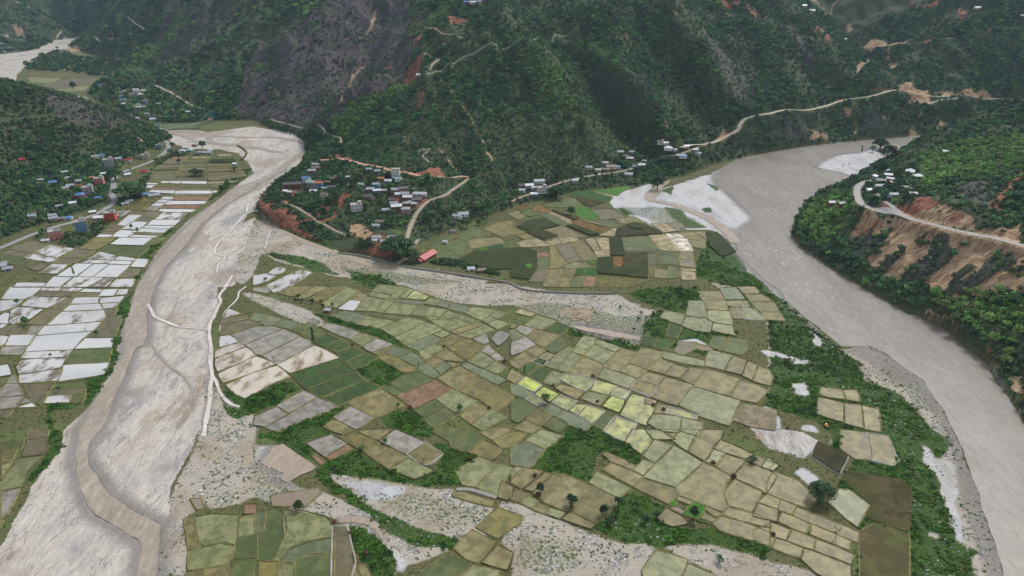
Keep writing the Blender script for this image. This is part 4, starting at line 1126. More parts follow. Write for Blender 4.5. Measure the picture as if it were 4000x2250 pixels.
FT['23'] = '''
g 150,100 290,0 490,60 330,180
t 0,180 140,115 320,190 170,370 0,340
y 1130,115 1200,0 1310,0 1390,95 1290,235
g 1330,0 1460,0 1610,90 1400,90
b 1460,-10 1650,0 1600,90
g 1300,240 1400,100 1600,150 1420,320
g 1610,105 1660,0 1860,0 1750,205
b 1760,205 1870,0 2090,0 2060,80 1910,300
b 910,240 940,225 1230,350 1200,395 1000,310
g 1210,400 1310,300 1410,330 1300,450
b 910,390 990,330 1290,455 1210,550
g 1310,470 1610,155 1880,320 1610,560
g 780,520 850,425 1160,570 1060,665
o 1220,560 1300,480 1610,570 1640,640 1550,720 1400,650
b 1630,580 1900,330 2170,460 2110,520 2090,650 2130,740 2100,800 1820,700 1650,640
b 2000,180 2070,100 2390,240 2310,280
g 1920,310 2000,190 2110,230 2020,350
b 2030,350 2120,230 2310,300 2200,450
b 2430,250 2340,300 2540,380 2600,330
b 2230,440 2320,320 2542,400 2620,450 2520,620 2240,480
b 2150,750 2120,620 2230,490 2470,600 2360,810
b 2110,800 2150,760 2360,820 2542,890 2560,960 2100,850
b 2010,930 2100,850 2550,1020 2542,1140 2080,990
b 0,520 0,480 130,375 320,410 100,580
b 110,585 320,420 400,440 200,600
b 310,690 220,620 400,440 480,475
b 310,700 510,440 780,560 540,800
o 600,810 810,565 1060,690 880,880 820,920
b 500,880 580,820 820,930 780,980
b 0,640 80,600 160,640 70,710 0,690
g 80,710 180,645 270,710 190,770
b 200,780 270,720 380,770 330,830
g 340,830 385,775 530,820 480,880
g 0,400 60,355 130,370 0,480
e 1700,830 1810,710 1920,760 1840,880
e 1560,750 1600,700 1640,710 1630,760
e 1840,885 1980,915 1975,930 1840,895
b 1870,870 1920,820 2010,880 1990,910
b 1930,790 1950,760 2090,830 2020,860
s 1570,770 1640,765 1700,800 1680,830
b 1450,870 1540,780 1660,850 1760,920 1600,955 1500,910
b 1645,650 1820,710 1790,750 1640,690
g 1310,1400 1440,1200 1730,1290 1670,1450 1640,1520 1320,1480
g 1700,1450 1760,1330 1990,1440 1990,1560 1680,1540'''
FT['13'] = '''
l 515,130 740,45 890,130 690,260
r 700,265 900,140 950,180 740,290
r 560,250 590,245 690,320 650,345
o 840,70 980,10 1210,125 1080,200
b 1000,5 1360,-5 1220,100
l 1230,100 1390,0 1660,120 1500,235
b 1080,210 1230,140 1320,185 1160,270
b 1170,275 1340,190 1500,270 1330,380
b 1510,240 1680,130 1840,235 1720,330 1650,340
g 1340,385 1515,285 1680,370 1760,400 1580,475
G 1770,10 1790,-20 2090,-10 2110,5 1930,110
G 1930,115 2140,0 2240,90 2070,210 1950,170
b 2240,30 2260,-20 2500,-20 2542,0 2350,90
o 2090,210 2260,100 2420,180 2440,200 2350,290
o 2360,100 2542,20 2680,30 2542,160 2450,180
g 1990,400 2210,275 2410,345 2180,555 2060,540
g 2190,560 2420,340 2542,380 2440,510 2390,650
b 2400,660 2440,510 2542,560 2542,650 2490,690
b 1960,650 1970,590 2350,700 2330,750
o 2200,960 2410,780 2542,830 2640,860 2600,930 2542,950 2400,1060
b 1980,1170 2150,1000 2340,1110 2190,1310 2100,1270
b 2250,1310 2400,1150 2542,1220 2490,1380
G 1660,1400 1900,1240 2140,1340 2000,1449 1960,1560 1680,1560
g 2020,1449 2160,1350 2400,1400 2440,1560 2000,1560
t 0,830 95,820 70,1000 0,1020
G 100,800 180,785 270,830 285,990 150,1290 0,1280 0,1030 70,1010
g 160,1300 290,1080 280,810 370,800 670,860 750,930 755,1060 520,1100 330,1170 225,1290
t 240,1300 340,1175 520,1110 760,1070 770,1225 550,1235 430,1270 370,1310
G 370,1449 400,1320 520,1245 765,1240 755,1600 370,1600
k 770,1600 775,960 890,970 910,1060 970,1320 930,1449 930,1600
b 960,1220 1000,1230 1010,1320 975,1320
o 0,1300 230,1320 255,1370 220,1600 0,1600
g 240,1320 380,1320 360,1600 230,1600
b 945,1449 985,1330 1000,1400 1040,1449 1020,1600 940,1600
b 1000,1330 1080,1330 1140,1449 1150,1600 1050,1600 1050,1449
q 160,650 520,600 620,580 630,620 480,750 180,740
s 340,760 520,800 510,830 330,790'''
FT['03'] = '''
b 1840,880 1900,870 1980,1150 1880,1185
g 1940,870 2100,840 2360,850 2340,1140 2200,1110 2020,1150
g 2380,870 2542,845 2542,1030 2370,1060
G 2370,1070 2542,1040 2542,1280 2310,1290
g 1890,1210 2010,1160 2200,1120 2320,1150 2270,1330 1880,1380
G 2300,1600 2310,1300 2542,1290 2542,1600
b 2040,1600 2040,1380 2260,1340 2260,1600
b 1850,1600 1860,1420 2020,1400 2020,1600
q 1890,680 2000,680 2010,760 1960,790
r 2430,740 2542,730 2542,825 2420,830
k 290,0 480,0 460,60 270,90
G 0,120 230,90 210,190 0,200
o 0,210 170,200 110,300 0,330
k 275,105 440,80 460,180 420,240 235,260
g 190,290 420,250 260,400 210,560 0,600 0,520
g 0,340 110,320 0,480
l 0,610 190,570 60,830 0,880
g 0,900 30,900 0,970
o -400,200 -10,150 -10,500 -400,700
g -500,750 -10,540 -10,900 -300,1300'''
FT['02'] = '''
w 110,0 420,0 320,90 230,125 20,120
m 410,35 440,5 840,15 760,45
k 350,90 410,45 750,60 680,100
w 790,50 860,20 1040,30 1000,60
k 700,95 780,60 1000,60 985,100
w 990,95 1040,30 1190,25 1140,90
m 1150,90 1200,25 1290,25 1270,80
m 240,170 330,95 680,105 470,210 230,190
k 520,210 680,110 750,105 640,215
w 720,170 760,110 1000,105 990,165
w 1010,165 1005,115 1250,95 1200,155
w 640,245 710,185 1010,170 1030,230
m 1050,220 1020,170 1200,160 1160,210
w 0,250 0,140 230,130 150,200
w 0,290 50,260 200,290 90,370 0,365
m 120,230 180,205 430,225 300,320 150,375 100,370
k 290,370 480,225 640,225 460,385
m 470,385 630,255 1040,235 1060,300 1010,345
k 1060,235 1170,215 1140,290 1080,295
w 0,430 0,375 80,380
w 380,485 450,395 1010,355 940,440
k 1090,300 1220,290 1190,400 1150,505 880,510 940,460
w 260,650 350,500 920,450 810,530 730,630
w 750,630 860,520 1130,520 1120,610
w 60,590 110,490 350,485 290,590
k 0,480 0,430 140,385 220,395 110,480
l 270,470 310,395 430,395 360,475
k 120,480 170,440 280,430 250,475
w 0,600 0,490 80,500 60,560
l 0,680 30,605 270,600 210,680
m 220,720 260,660 720,640 660,710
m 180,800 220,740 650,715 620,810 200,880
G 650,770 740,635 1120,620 1080,755
w 590,950 630,790 1080,765 1040,880
m 205,965 200,890 620,825 580,945
w 0,790 70,780 110,880 0,900
G 0,910 100,905 20,1000
l 0,1110 0,1050 70,980 170,980 215,1090
l 75,970 90,930 140,880 180,970
k 255,990 540,965 470,1080 400,1180 330,1130
G 540,980 860,950 860,1000 500,1030
k 500,1050 860,1010 850,1060 470,1095
m 450,1170 490,1100 710,1090 700,1160
G 720,1090 860,1070 830,1150 715,1160
l 0,1230 0,1120 240,1105 150,1220
l 170,1185 250,1110 320,1160
w 160,1215 325,1165 360,1210
k 0,1310 0,1240 130,1225 60,1320
w -300,280 -20,140 -20,250 -300,420
w -400,700 -20,480 -20,600 -400,850
l -400,1050 -20,900 -20,1230 -400,1350'''
FT['01'] = '''
k 110,1060 300,985 490,1010 330,1100
k 30,1105 100,1070 320,1105 220,1145
m 340,1105 500,1020 740,1060 580,1145
m 230,1150 340,1110 580,1155 520,1195
G 20,1115 220,1150 400,1200 290,1245 30,1190
k 300,1260 400,1205 500,1205 380,1280
m 430,1290 520,1215 680,1220 570,1310 380,1300
k 620,1150 780,1060 960,1080 830,1150
k 540,1210 620,1155 810,1160 690,1220
w 140,1443 180,1400 460,1405 430,1443
o 800,1060 950,950 1170,945 1000,1060 930,1075
w 960,945 1010,915 1130,920 1120,940
k 1010,910 1060,890 1180,885 1130,915
k 1060,885 1130,820 1250,835 1180,885
w 1120,940 1210,870 1380,880 1290,945
w 1290,940 1320,920 1590,930 1560,945
k 1340,900 1400,895 1640,905 1600,925
w 1390,890 1430,850 1690,860 1650,900
w 1110,1015 1210,950 1530,950 1440,1025
G 1450,1025 1560,950 1640,950 1560,1020
G 1030,1080 1090,1030 1400,1050 1500,1045 1390,1140 1210,1130
m 880,1165 1010,1090 1180,1135 1130,1170
m 820,1205 880,1170 1120,1175 1080,1205
w 1150,1175 1200,1135 1370,1160 1340,1180
w 1080,1210 1140,1175 1330,1190 1300,1220
w 1320,1240 1380,1160 1490,1165 1450,1245
w 570,1335 770,1210 930,1210 760,1340
w 770,1340 950,1215 1095,1215 930,1340
w 945,1340 1110,1215 1300,1225 1180,1345
k 1190,1345 1290,1260 1400,1265 1350,1350
w 450,1443 540,1340 730,1350 610,1443
m 620,1443 740,1345 1160,1355 1060,1443
m 1100,1443 1180,1365 1350,1365 1320,1443
w 1180,825 1300,720 1430,720 1260,830
w 1230,860 1340,785 1480,790 1400,865
m 1160,730 1190,680 1320,675 1220,740
k 1370,780 1420,740 1540,745 1490,785
k 1430,735 1500,685 1640,690 1550,745
k 1310,710 1330,680 1470,685 1440,720
w 1480,820 1540,770 1810,770 1760,825
w 1420,850 1480,825 1750,830 1690,870
m 1560,765 1640,695 1880,700 1810,765
w 1590,690 1620,660 1970,665 1920,690
r 1600,655 1650,620 2030,620 1980,660
w 1650,615 1690,580 2080,580 2050,610
r 1720,570 1780,535 2110,540 2080,570
l 1450,670 1530,630 1620,635 1560,680
w 1520,625 1570,595 1660,600 1620,630
w 1570,590 1610,565 1710,570 1670,595
w 1620,560 1650,535 1760,540 1720,565
z 1250,665 1290,600 1500,600 1430,665
z 1300,590 1400,540 1620,540 1520,590
w 1500,490 1530,470 1770,475 1740,505
w 1750,505 1780,475 2120,475 2130,505
w 2140,500 2130,475 2210,475 2180,495
w 1460,412 1490,395 1600,400 1570,415
w 1470,450 1480,420 1560,420 1520,450
w 1610,400 1640,375 1710,380 1690,400
w 1700,400 1720,378 1840,380 1800,405
w 1820,405 1850,380 2075,382 2070,408
p 2090,408 2095,385 2420,375 2300,400
p 1930,150 1945,135 2100,135 2090,150
p 2190,130 2220,105 2330,108 2300,130
c 2110,200 2120,170 2340,160 2370,190
c 1520,265 1600,235 1800,235 1790,260
k 1720,530 1740,510 2130,515 2110,532
r 1700,165 1720,140 1890,130 1860,160
z 2020,300 2080,260 2080,300'''
FT['00'] = '''
z 300,720 700,745 600,790 280,770
g 280,775 620,785 500,840 320,830
k 420,850 700,790 980,790 900,850 560,900
g 560,905 900,860 850,910 640,930
G 1500,1245 1700,1210 1960,1225 2000,1290 1700,1300'''
FT['21'] = '''
E 545,520 820,430 980,460 790,480 1000,545 970,590 820,560
e 980,460 1200,425 1080,500 1060,525 800,475
s 800,478 1000,540 1020,525 880,475
O 190,655 270,620 410,680 290,705
G 90,700 170,660 290,705 180,735
G 410,600 480,560 620,550 700,610 640,640 350,640
C 640,550 920,600 800,640 700,600
e 610,690 690,625 780,660 880,740 790,775 700,750
k 780,670 1000,660 1140,740 900,770
G 280,715 350,700 600,820 480,830
s 370,700 400,690 610,780 600,815
O 600,790 640,750 840,830 980,860 870,890 760,880
k 660,740 760,790 980,850 840,790
c 60,845 170,780 330,760 400,795 180,880
c 160,895 400,800 470,830 280,870
b 290,880 500,835 740,940 420,940
c 560,830 620,825 870,920 800,930
c 410,680 430,680 660,770 620,775
C 160,900 280,875 460,930 320,970
o 0,840 130,900 40,920 -60,910
o 50,925 150,905 230,950 130,970
p 40,1000 240,955 390,1030 100,1045
p 340,990 480,950 500,1010 400,1030
p 470,945 650,945 660,975 510,1010
p 880,925 1050,850 1040,935
C 1045,935 1060,870 1240,815 1400,850 1490,910 1100,940
c 1170,830 1240,810 1320,830 1300,880 1200,860
o 600,1005 700,970 860,1165 700,1180
p 740,965 830,950 890,1070 820,1070
p 840,955 970,950 1000,1070 900,1075
p 830,1080 1000,1078 995,1135 870,1150
c 990,945 1090,950 1130,1130 1000,1130
G 1100,950 1260,940 1380,940 1500,1070 1130,1080
G 1130,1085 1500,1080 1680,1090 1670,1130 1350,1095 1140,1090
p 1380,930 1530,915 1690,1080 1500,1080
P 1550,910 1680,910 1770,970 1820,1085 1690,1085
o 1690,905 1820,890 1960,970 1780,965
o 1835,890 1970,885 1960,965
o 1780,975 1955,975 1930,1060 1830,1040
b 1680,1090 1810,1090 1820,1160 1690,1160
k 1690,1170 1820,1165 1850,1250 1690,1230
p 1700,1250 1850,1260 1850,1285 1700,1285
p 1700,1290 1840,1295 1840,1370 1720,1370
o 1450,1260 1570,1275 1550,1355 1440,1350
G 1580,1240 1690,1260 1680,1340 1570,1360
G 1360,1100 1450,1100 1450,1210 1360,1240
G 1460,1100 1660,1110 1680,1220 1470,1205
z 1360,1250 1440,1230 1430,1320 1370,1340
c 870,1160 1010,1150 1010,1320 870,1310
O 1015,1150 1120,1130 1130,1250 1015,1250
C 1130,1110 1350,1100 1360,1250 1130,1250
c 1015,1255 1360,1255 1360,1360 1015,1320
z 870,1330 1360,1370 1140,1443 860,1443
c 0,1060 140,1060 240,1100 245,1260 170,1370 0,1350
e 140,1230 190,1225 200,1265 145,1265
r 250,1105 380,1100 385,1140 250,1145
G 255,1150 375,1150 370,1260 250,1260
k 160,1385 260,1270 370,1265 330,1390
o 385,1035 430,1035 560,1210 490,1250 385,1255
k 440,1035 590,1010 700,1170 570,1200
g 490,1250 640,1195 690,1200 650,1255
b 320,1440 380,1270 540,1260 440,1440
o 550,1260 660,1260 600,1340 500,1335
o 450,1443 500,1345 600,1350 580,1443
E 650,1260 730,1260 730,1320 640,1320
E 750,1260 850,1260 850,1340 750,1325
G 590,1443 620,1340 730,1330 690,1443
r 740,1340 840,1345 800,1443 720,1443
b 680,1250 730,1190 800,1250
e 770,1185 850,1180 840,1210 790,1210
p 1410,810 1540,800 1660,880 1520,900
k 1560,800 1700,800 1740,850 1620,850
o 1130,745 1240,740 1340,810 1180,800
b 1050,760 1120,745 1170,810 1090,800
G 850,770 960,770 1080,830 960,850
c 1960,900 2060,900 2240,1090 2120,1140 2000,1040'''
FT['11'] = '''
G 1800,1080 1900,1040 2080,1160 1840,1170
G 1900,1040 2050,960 2110,980 2170,1090 2040,1130
G 2000,940 2200,860 2370,890 2230,950 2130,975
b 2110,985 2240,950 2450,950 2510,1010 2160,1065
E 2170,1100 2230,1060 2470,1010 2490,1060 2300,1110
e 2240,1060 2300,1045 2330,1090 2270,1095
o 2290,860 2430,800 2576,780 2576,900 2490,940
c 2030,1190 2180,1110 2530,1060 2320,1250 2250,1250
c 2320,1250 2540,1060 2576,1080 2576,1260 2400,1270
G 1620,1040 1760,960 1990,910 1990,945 1850,1010 1780,1060
G 1490,1215 1830,1255 1810,1275 1480,1230
z 2320,1400 2400,1370 2500,1400
w -20,1330 110,1310 190,1335 100,1390 -20,1425
m 110,1430 440,1270 560,1300 300,1470 180,1500
m 120,1310 220,1240 290,1260 270,1300 180,1330
b 2530,700 2640,680 2720,730 2640,770
O 2600,650 2700,610 2760,640 2660,660'''
def quadstrip(t, p00, p01, p11, p10, rows, cols, codes):
    """rows of narrow terraces filling a four-cornered block"""
    out = []; k = 0
    for r in range(rows):
        for c in range(cols):
            def L(u, v):
                x = (p00[0] * (1 - u) + p01[0] * u) * (1 - v) + (p10[0] * (1 - u) + p11[0] * u) * v
                y = (p00[1] * (1 - u) + p01[1] * u) * (1 - v) + (p10[1] * (1 - u) + p11[1] * u) * v
                return (t, x, y)
            e = .006; u0, u1, v0, v1 = c / cols + e, (c + 1) / cols - e, (r + .06) / rows, (r + .94) / rows
            out.append((codes[k % len(codes)], [L(u0, v0), L(u1, v0), L(u1, v1), L(u0, v1)])); k += 1
    return out
FIELDS = []
for t, txt in FT.items():
    for ln in txt.strip().split('\n'):
        a = ln.split(); FIELDS.append((a[0], [(t,) + tuple(float(q) for q in w.split(',')) for w in a[1:]]))
FIELDS += quadstrip('01', (1680, 165), (2050, 160), (2068, 372), (1400, 385), 10, 2, 'kzkGzkkzGkkzzk')
FIELDS += quadstrip('01', (2092, 205), (2400, 210), (2480, 330), (2098, 378), 9, 1, 'kzzkzkzk')
FIELDS += quadstrip('01', (1590, 415), (2085, 415), (2118, 468), (1510, 468), 3, 2, 'zkkzrk')
FIELDS += quadstrip('01', (2120, 412), (2230, 405), (2200, 460), (2130, 468), 3, 1, 'zkz')
CROPS = []
def add_field(code, P, k):
    P = np.array([p[:2] for p in P])
    area = 0.5 * np.sum(P[:, 0] * np.roll(P[:, 1], -1) - np.roll(P[:, 0], -1) * P[:, 1])
    if area < 0: P = P[::-1]
    c = P.mean(0); Q = resample(list(P) + [P[0]], 5.0)[:-1]
    Q = Q + 0.9 * np.stack([fbm(Q[:, 0] / 6, Q[:, 1] / 6, 2, 7) - .5, fbm(Q[:, 0] / 6, Q[:, 1] / 6, 2, 8) - .5], 1)
    d_ = np.roll(Q, -1, 0) - np.roll(Q, 1, 0); n_ = np.stack([d_[:, 1], -d_[:, 0]], 1); n_ /= np.linalg.norm(n_, axis=1)[:, None] + 1e-9; Q = Q + n_ * min(1.0, .07 * math.sqrt(abs(area)))
    z = .28 + .002 * (k % 40) + (.25 * ((k * 7919) % 13) / 13)
    crop = {'c': 1.3, 'C': 1.1, 'E': .3, 'e': .25}.get(code, 0)
    for q2, c2 in CROPS:
        if inpoly(np.array([c[0]]), np.array([c[1]]), q2)[0]: z += c2 + .12
    if crop or code in 'G': CROPS.append((Q, crop))
    V = [(x - c[0], y - c[1], 0.0) for x, y in Q]; F = [list(range(len(Q)))]
    if crop:    # a standing crop: walls and a rough top
        n = len(Q); V = [(a, b, crop) for a, b, _ in V] + V; F += [(i, i + n, (i + 1) % n + n, (i + 1) % n) for i in range(n)]
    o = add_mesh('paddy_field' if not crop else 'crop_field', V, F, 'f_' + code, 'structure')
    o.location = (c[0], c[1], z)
    return Q, z
BV, BF, SV, SF, DV, DF = [], [], [], [], [], []
def add_bund(Q, z, stone=False, dark=False, k=0):
    n = len(Q); d = np.roll(Q, -1, 0) - np.roll(Q, 1, 0); nr = np.stack([d[:, 1], -d[:, 0]], 1); nr /= np.linalg.norm(nr, axis=1)[:, None] + 1e-9
    V, F = (SV, SF) if stone else ((DV, DF) if dark else (BV, BF))
    b = len(V); j = fbm(Q[:, 0] / 2.5, Q[:, 1] / 2.5, 2, 33)
    dist = np.hypot(Q[:, 0], Q[:, 1]).mean(); kk = 1.0 + .25 * min(1, dist / 900)
    for i in range(n):
        q, m = Q[i], nr[i]; w = (.06 + .34 * j[i]) * (1.35 if stone else 1) * kk; h = z + (.22 + .3 * j[i]) * (1.3 if stone else 1)
        for off, zz in ((-w - .2, z - .08), (-w * .4, h), (w * .55, h - .05), (w + .4, -.05)):
            V.append((q[0] + m[0] * off, q[1] + m[1] * off, zz))
    for i in range(n):
        i2 = (i + 1) % n
        for s in range(3): F.append((b + i * 4 + s, b + i * 4 + s + 1, b + i2 * 4 + s + 1, b + i2 * 4 + s))
FIELD_POLYS = []
for k, (code, pts) in enumerate(FIELDS):
    P = [on_z(*tile_src(*p), .45) for p in pts]
    Q, z = add_field(code, P, k)
    for kk, QQ in enumerate(FIELD_POLYS if DEBUG else []):
        c1, c2 = Q.mean(0), QQ.mean(0)
        i1 = inpoly(Q[:, 0], Q[:, 1], QQ).mean(); i2 = inpoly(QQ[:, 0], QQ[:, 1], Q).mean()
        if i1 > .35 or i2 > .35: print('OVERLAP', code, pts[:3], FIELDS[kk][0], FIELDS[kk][1][:3], round(i1, 2), round(i2, 2))
    FIELD_POLYS.append(Q)
    if code in 'sP': continue
    c = Q.mean(0); r = (k * 2654435761 % 1000) / 1000
    stone = (pts[0][0] in ('22', '33', '13') and r < .05) or (code in 'yY' and r < .6)
    add_bund(resample(list(Q) + [Q[0]], 2.2)[:-1], z, stone, r > .72)
add_mesh('field_bunds', BV, BF, 'bund', 'structure', True)
add_mesh('stone_field_bunds', SV, SF, 'bund_stone', 'structure', True)
add_mesh('dark_field_bunds', DV, DF, 'bund_dark', 'structure', True)
# ---------------------------------------------------------------- foliage
def foliage_mat(name, tint=None, lo=.75, hi=1.25):
    t = NT(name)
    if tint is None:
        a = t.n('Attribute', attribute_name='tint'); a.attribute_type = 'INSTANCER'; base = a.outputs['Color']
    else:
        base = t.n('RGB'); base.outputs[0].default_value = tint; base = base.outputs[0]
    r = t.rnd(); h = t.n('HueSaturation'); t.l(base, h.inputs['Color'])
    n = t.noise(.8, 3)
    t.l(t.math('ADD', lo - .2, t.math('ADD', t.math('MULTIPLY', r, hi - lo), t.math('MULTIPLY', n, .4))), h.inputs['Value'])
    t.l(t.math('ADD', .485, t.math('MULTIPLY', r, .03)), h.inputs['Hue'])
    t.col(h.outputs[0]); t.b.inputs['Roughness'].default_value = .7; t.b.inputs['Specular IOR Level'].default_value = .2
    return t.m
foliage_mat('leaf_scatter')
KL = 1.6
foliage_mat('leaf_dark', D(50, 72, 46, KL)); foliage_mat('leaf_mid', D(70, 98, 52, KL)); foliage_mat('leaf_light', D(94, 116, 60, KL)); foliage_mat('leaf_grey', D(98, 108, 84, KL))
simple('bark', D(92, 80, 66, K), .95, .1); simple('brush', D(120, 92, 74, K), .95, .1, .3, 2.0)
def leaf_blob(V, F, c, r, n, rng, ls, sq=.8):
    """n leaf faces spread through the outer part of a lumpy ball"""
    d = rng.normal(size=(n, 3)); d /= np.linalg.norm(d, axis=1)[:, None]; d[:, 2] = np.where(d[:, 2] < -.45, -d[:, 2], d[:, 2])
    rr = r * (.62 + .43 * rng.random(n)); p = np.array(c) + d * rr[:, None] * np.array([1, 1, sq])
    for i in range(n):
        nn = d[i] + rng.normal(size=3) * .45; nn /= np.linalg.norm(nn)
        u = np.cross(nn, rng.normal(size=3)); u /= np.linalg.norm(u); w = np.cross(nn, u); s = ls * (.6 + .8 * rng.random())
        b = len(V); V += [tuple(p[i] + u * s), tuple(p[i] + w * s * .7), tuple(p[i] - u * s), tuple(p[i] - w * s * .7)]; F.append((b, b + 1, b + 2, b + 3))
def bush_mesh(seed, nblob, nleaf, spread, ls):
    rng = np.random.default_rng(seed); V, F = [], []
    for k in range(nblob):
        a = rng.random() * 6.28; q = spread * rng.random() ** .6; r = .42 + .3 * rng.random()
        leaf_blob(V, F, (q * math.cos(a), q * math.sin(a), .35 + .5 * rng.random()), r, nleaf, rng, ls)
    me = bpy.data.meshes.new('bush'); me.from_pydata(V, [], F); me.update(); return me
PROT = bpy.data.collections.new('scatter_shapes')
for s in range(7):
    me = bush_mesh(100 + s, 4 + s % 3, 26, .62, .2); me.materials.append(MATS['leaf_scatter'])
    PROT.objects.link(bpy.data.objects.new('shape_%02d' % s, me))
PROT2 = bpy.data.collections.new('scatter_low')
for s in range(5):
    rng = np.random.default_rng(200 + s); V, F = [], []
    for k in range(5):
        a = rng.random() * 6.28; q = .8 * rng.random() ** .5; leaf_blob(V, F, (q * math.cos(a), q * math.sin(a), .1), .45, 16, rng, .2, .9)
    me = bpy.data.meshes.new('tuft'); me.from_pydata(V, [], F); me.update(); me.materials.append(MATS['leaf_scatter'])
    PROT2.objects.link(bpy.data.objects.new('low_%02d' % s, me))
ts = NT('stone'); a = ts.n('Attribute', attribute_name='tint'); a.attribute_type = 'INSTANCER'; ts.col(a.outputs['Color'])
PROT3 = bpy.data.collections.new('scatter_stones')
import bmesh
for s in range(5):
    bm = bmesh.new(); bmesh.ops.create_icosphere(bm, subdivisions=1, radius=1)
    rng = np.random.default_rng(300 + s)
    for v in bm.verts: v.co *= .7 + .5 * rng.random(); v.co.z *= .65
    me = bpy.data.meshes.new('stone'); bm.to_mesh(me); bm.free(); me.materials.append(MATS['stone'])
    PROT3.objects.link(bpy.data.objects.new('stone_%02d' % s, me))
def scatter(name, label, cat, coll, P, scale, tint):
    n = len(P); me = bpy.data.meshes.new(name); me.vertices.add(n); me.vertices.foreach_set('co', np.ascontiguousarray(P, np.float32).ravel())
    a = me.attributes.new('sc', 'FLOAT_VECTOR', 'POINT'); a.data.foreach_set('vector', np.ascontiguousarray(scale, np.float32).ravel())
    a = me.attributes.new('tint', 'FLOAT_COLOR', 'POINT'); a.data.foreach_set('color', np.ascontiguousarray(tint, np.float32).ravel())
    a = me.attributes.new('rz', 'FLOAT', 'POINT'); a.data.foreach_set('value', RNG.random(n).astype(np.float32) * 6.28)
    a = me.attributes.new('pick', 'INT', 'POINT'); a.data.foreach_set('value', RNG.integers(0, len(coll.objects), n).astype(np.int32))
    o = bpy.data.objects.new(name, me); COL.objects.link(o)
    g = bpy.data.node_groups.new(name, 'GeometryNodeTree')
    g.interface.new_socket('Geometry', in_out='INPUT', socket_type='NodeSocketGeometry'); g.interface.new_socket('Geometry', in_out='OUTPUT', socket_type='NodeSocketGeometry')
    N = g.nodes; i = N.new('NodeGroupInput'); q = N.new('NodeGroupOutput'); ip = N.new('GeometryNodeInstanceOnPoints'); ci = N.new('GeometryNodeCollectionInfo')
    ci.inputs[0].default_value = coll; ci.inputs[1].default_value = True; ci.inputs[2].default_value = True
    def at(nm, ty):
        z = N.new('GeometryNodeInputNamedAttribute'); z.data_type = ty; z.inputs[0].default_value = nm; return z.outputs[0]
    cx = N.new('ShaderNodeCombineXYZ'); L = g.links
    L.new(i.outputs[0], ip.inputs['Points']); L.new(ci.outputs[0], ip.inputs['Instance']); ip.inputs['Pick Instance'].default_value = True
    L.new(at('pick', 'INT'), ip.inputs['Instance Index']); L.new(at('rz', 'FLOAT'), cx.inputs[2]); L.new(cx.outputs[0], ip.inputs['Rotation']); L.new(at('sc', 'FLOAT_VECTOR'), ip.inputs['Scale'])
    L.new(ip.outputs[0], q.inputs[0])
    md = o.modifiers.new('scatter', 'NODES'); md.node_group = g
    o['kind'] = 'stuff'; o['label'] = label; o['category'] = cat
    return o
def cand(x0, x1, y0, y1, cell):
    nx = int((x1 - x0) / cell); ny = int((y1 - y0) / cell)
    gx, gy = np.meshgrid(x0 + cell * (np.arange(nx) + .5), y0 + cell * (np.arange(ny) + .5))
    gx = (gx + (RNG.random(gx.shape) - .5) * cell * 1.1).ravel(); gy = (gy + (RNG.random(gy.shape) - .5) * cell * 1.1).ravel()
    m = np.abs(gx) < .76 * gy + 175
    return gx[m], gy[m]
ROADGRID = {}
for xy, w in ROADPTS:
    for x, y in xy[::1]:
        ROADGRID.setdefault((int(x // 8), int(y // 8)), []).append((x, y, w / 2 + 1.2))
HOUSE_KEEP = []
def off_road(x, y, r):
    m = np.ones(len(x), bool); kx = (x // 8).astype(int); ky = (y // 8).astype(int)
    for i in range(len(x)):
        for a in (-1, 0, 1):
            for b in (-1, 0, 1):
                for (rx, ry, w) in ROADGRID.get((kx[i] + a, ky[i] + b), ()):
                    if (x[i] - rx) ** 2 + (y[i] - ry) ** 2 < (w + r[i] * .6) ** 2: m[i] = False; break
                if not m[i]: break
            if not m[i]: break
    return m
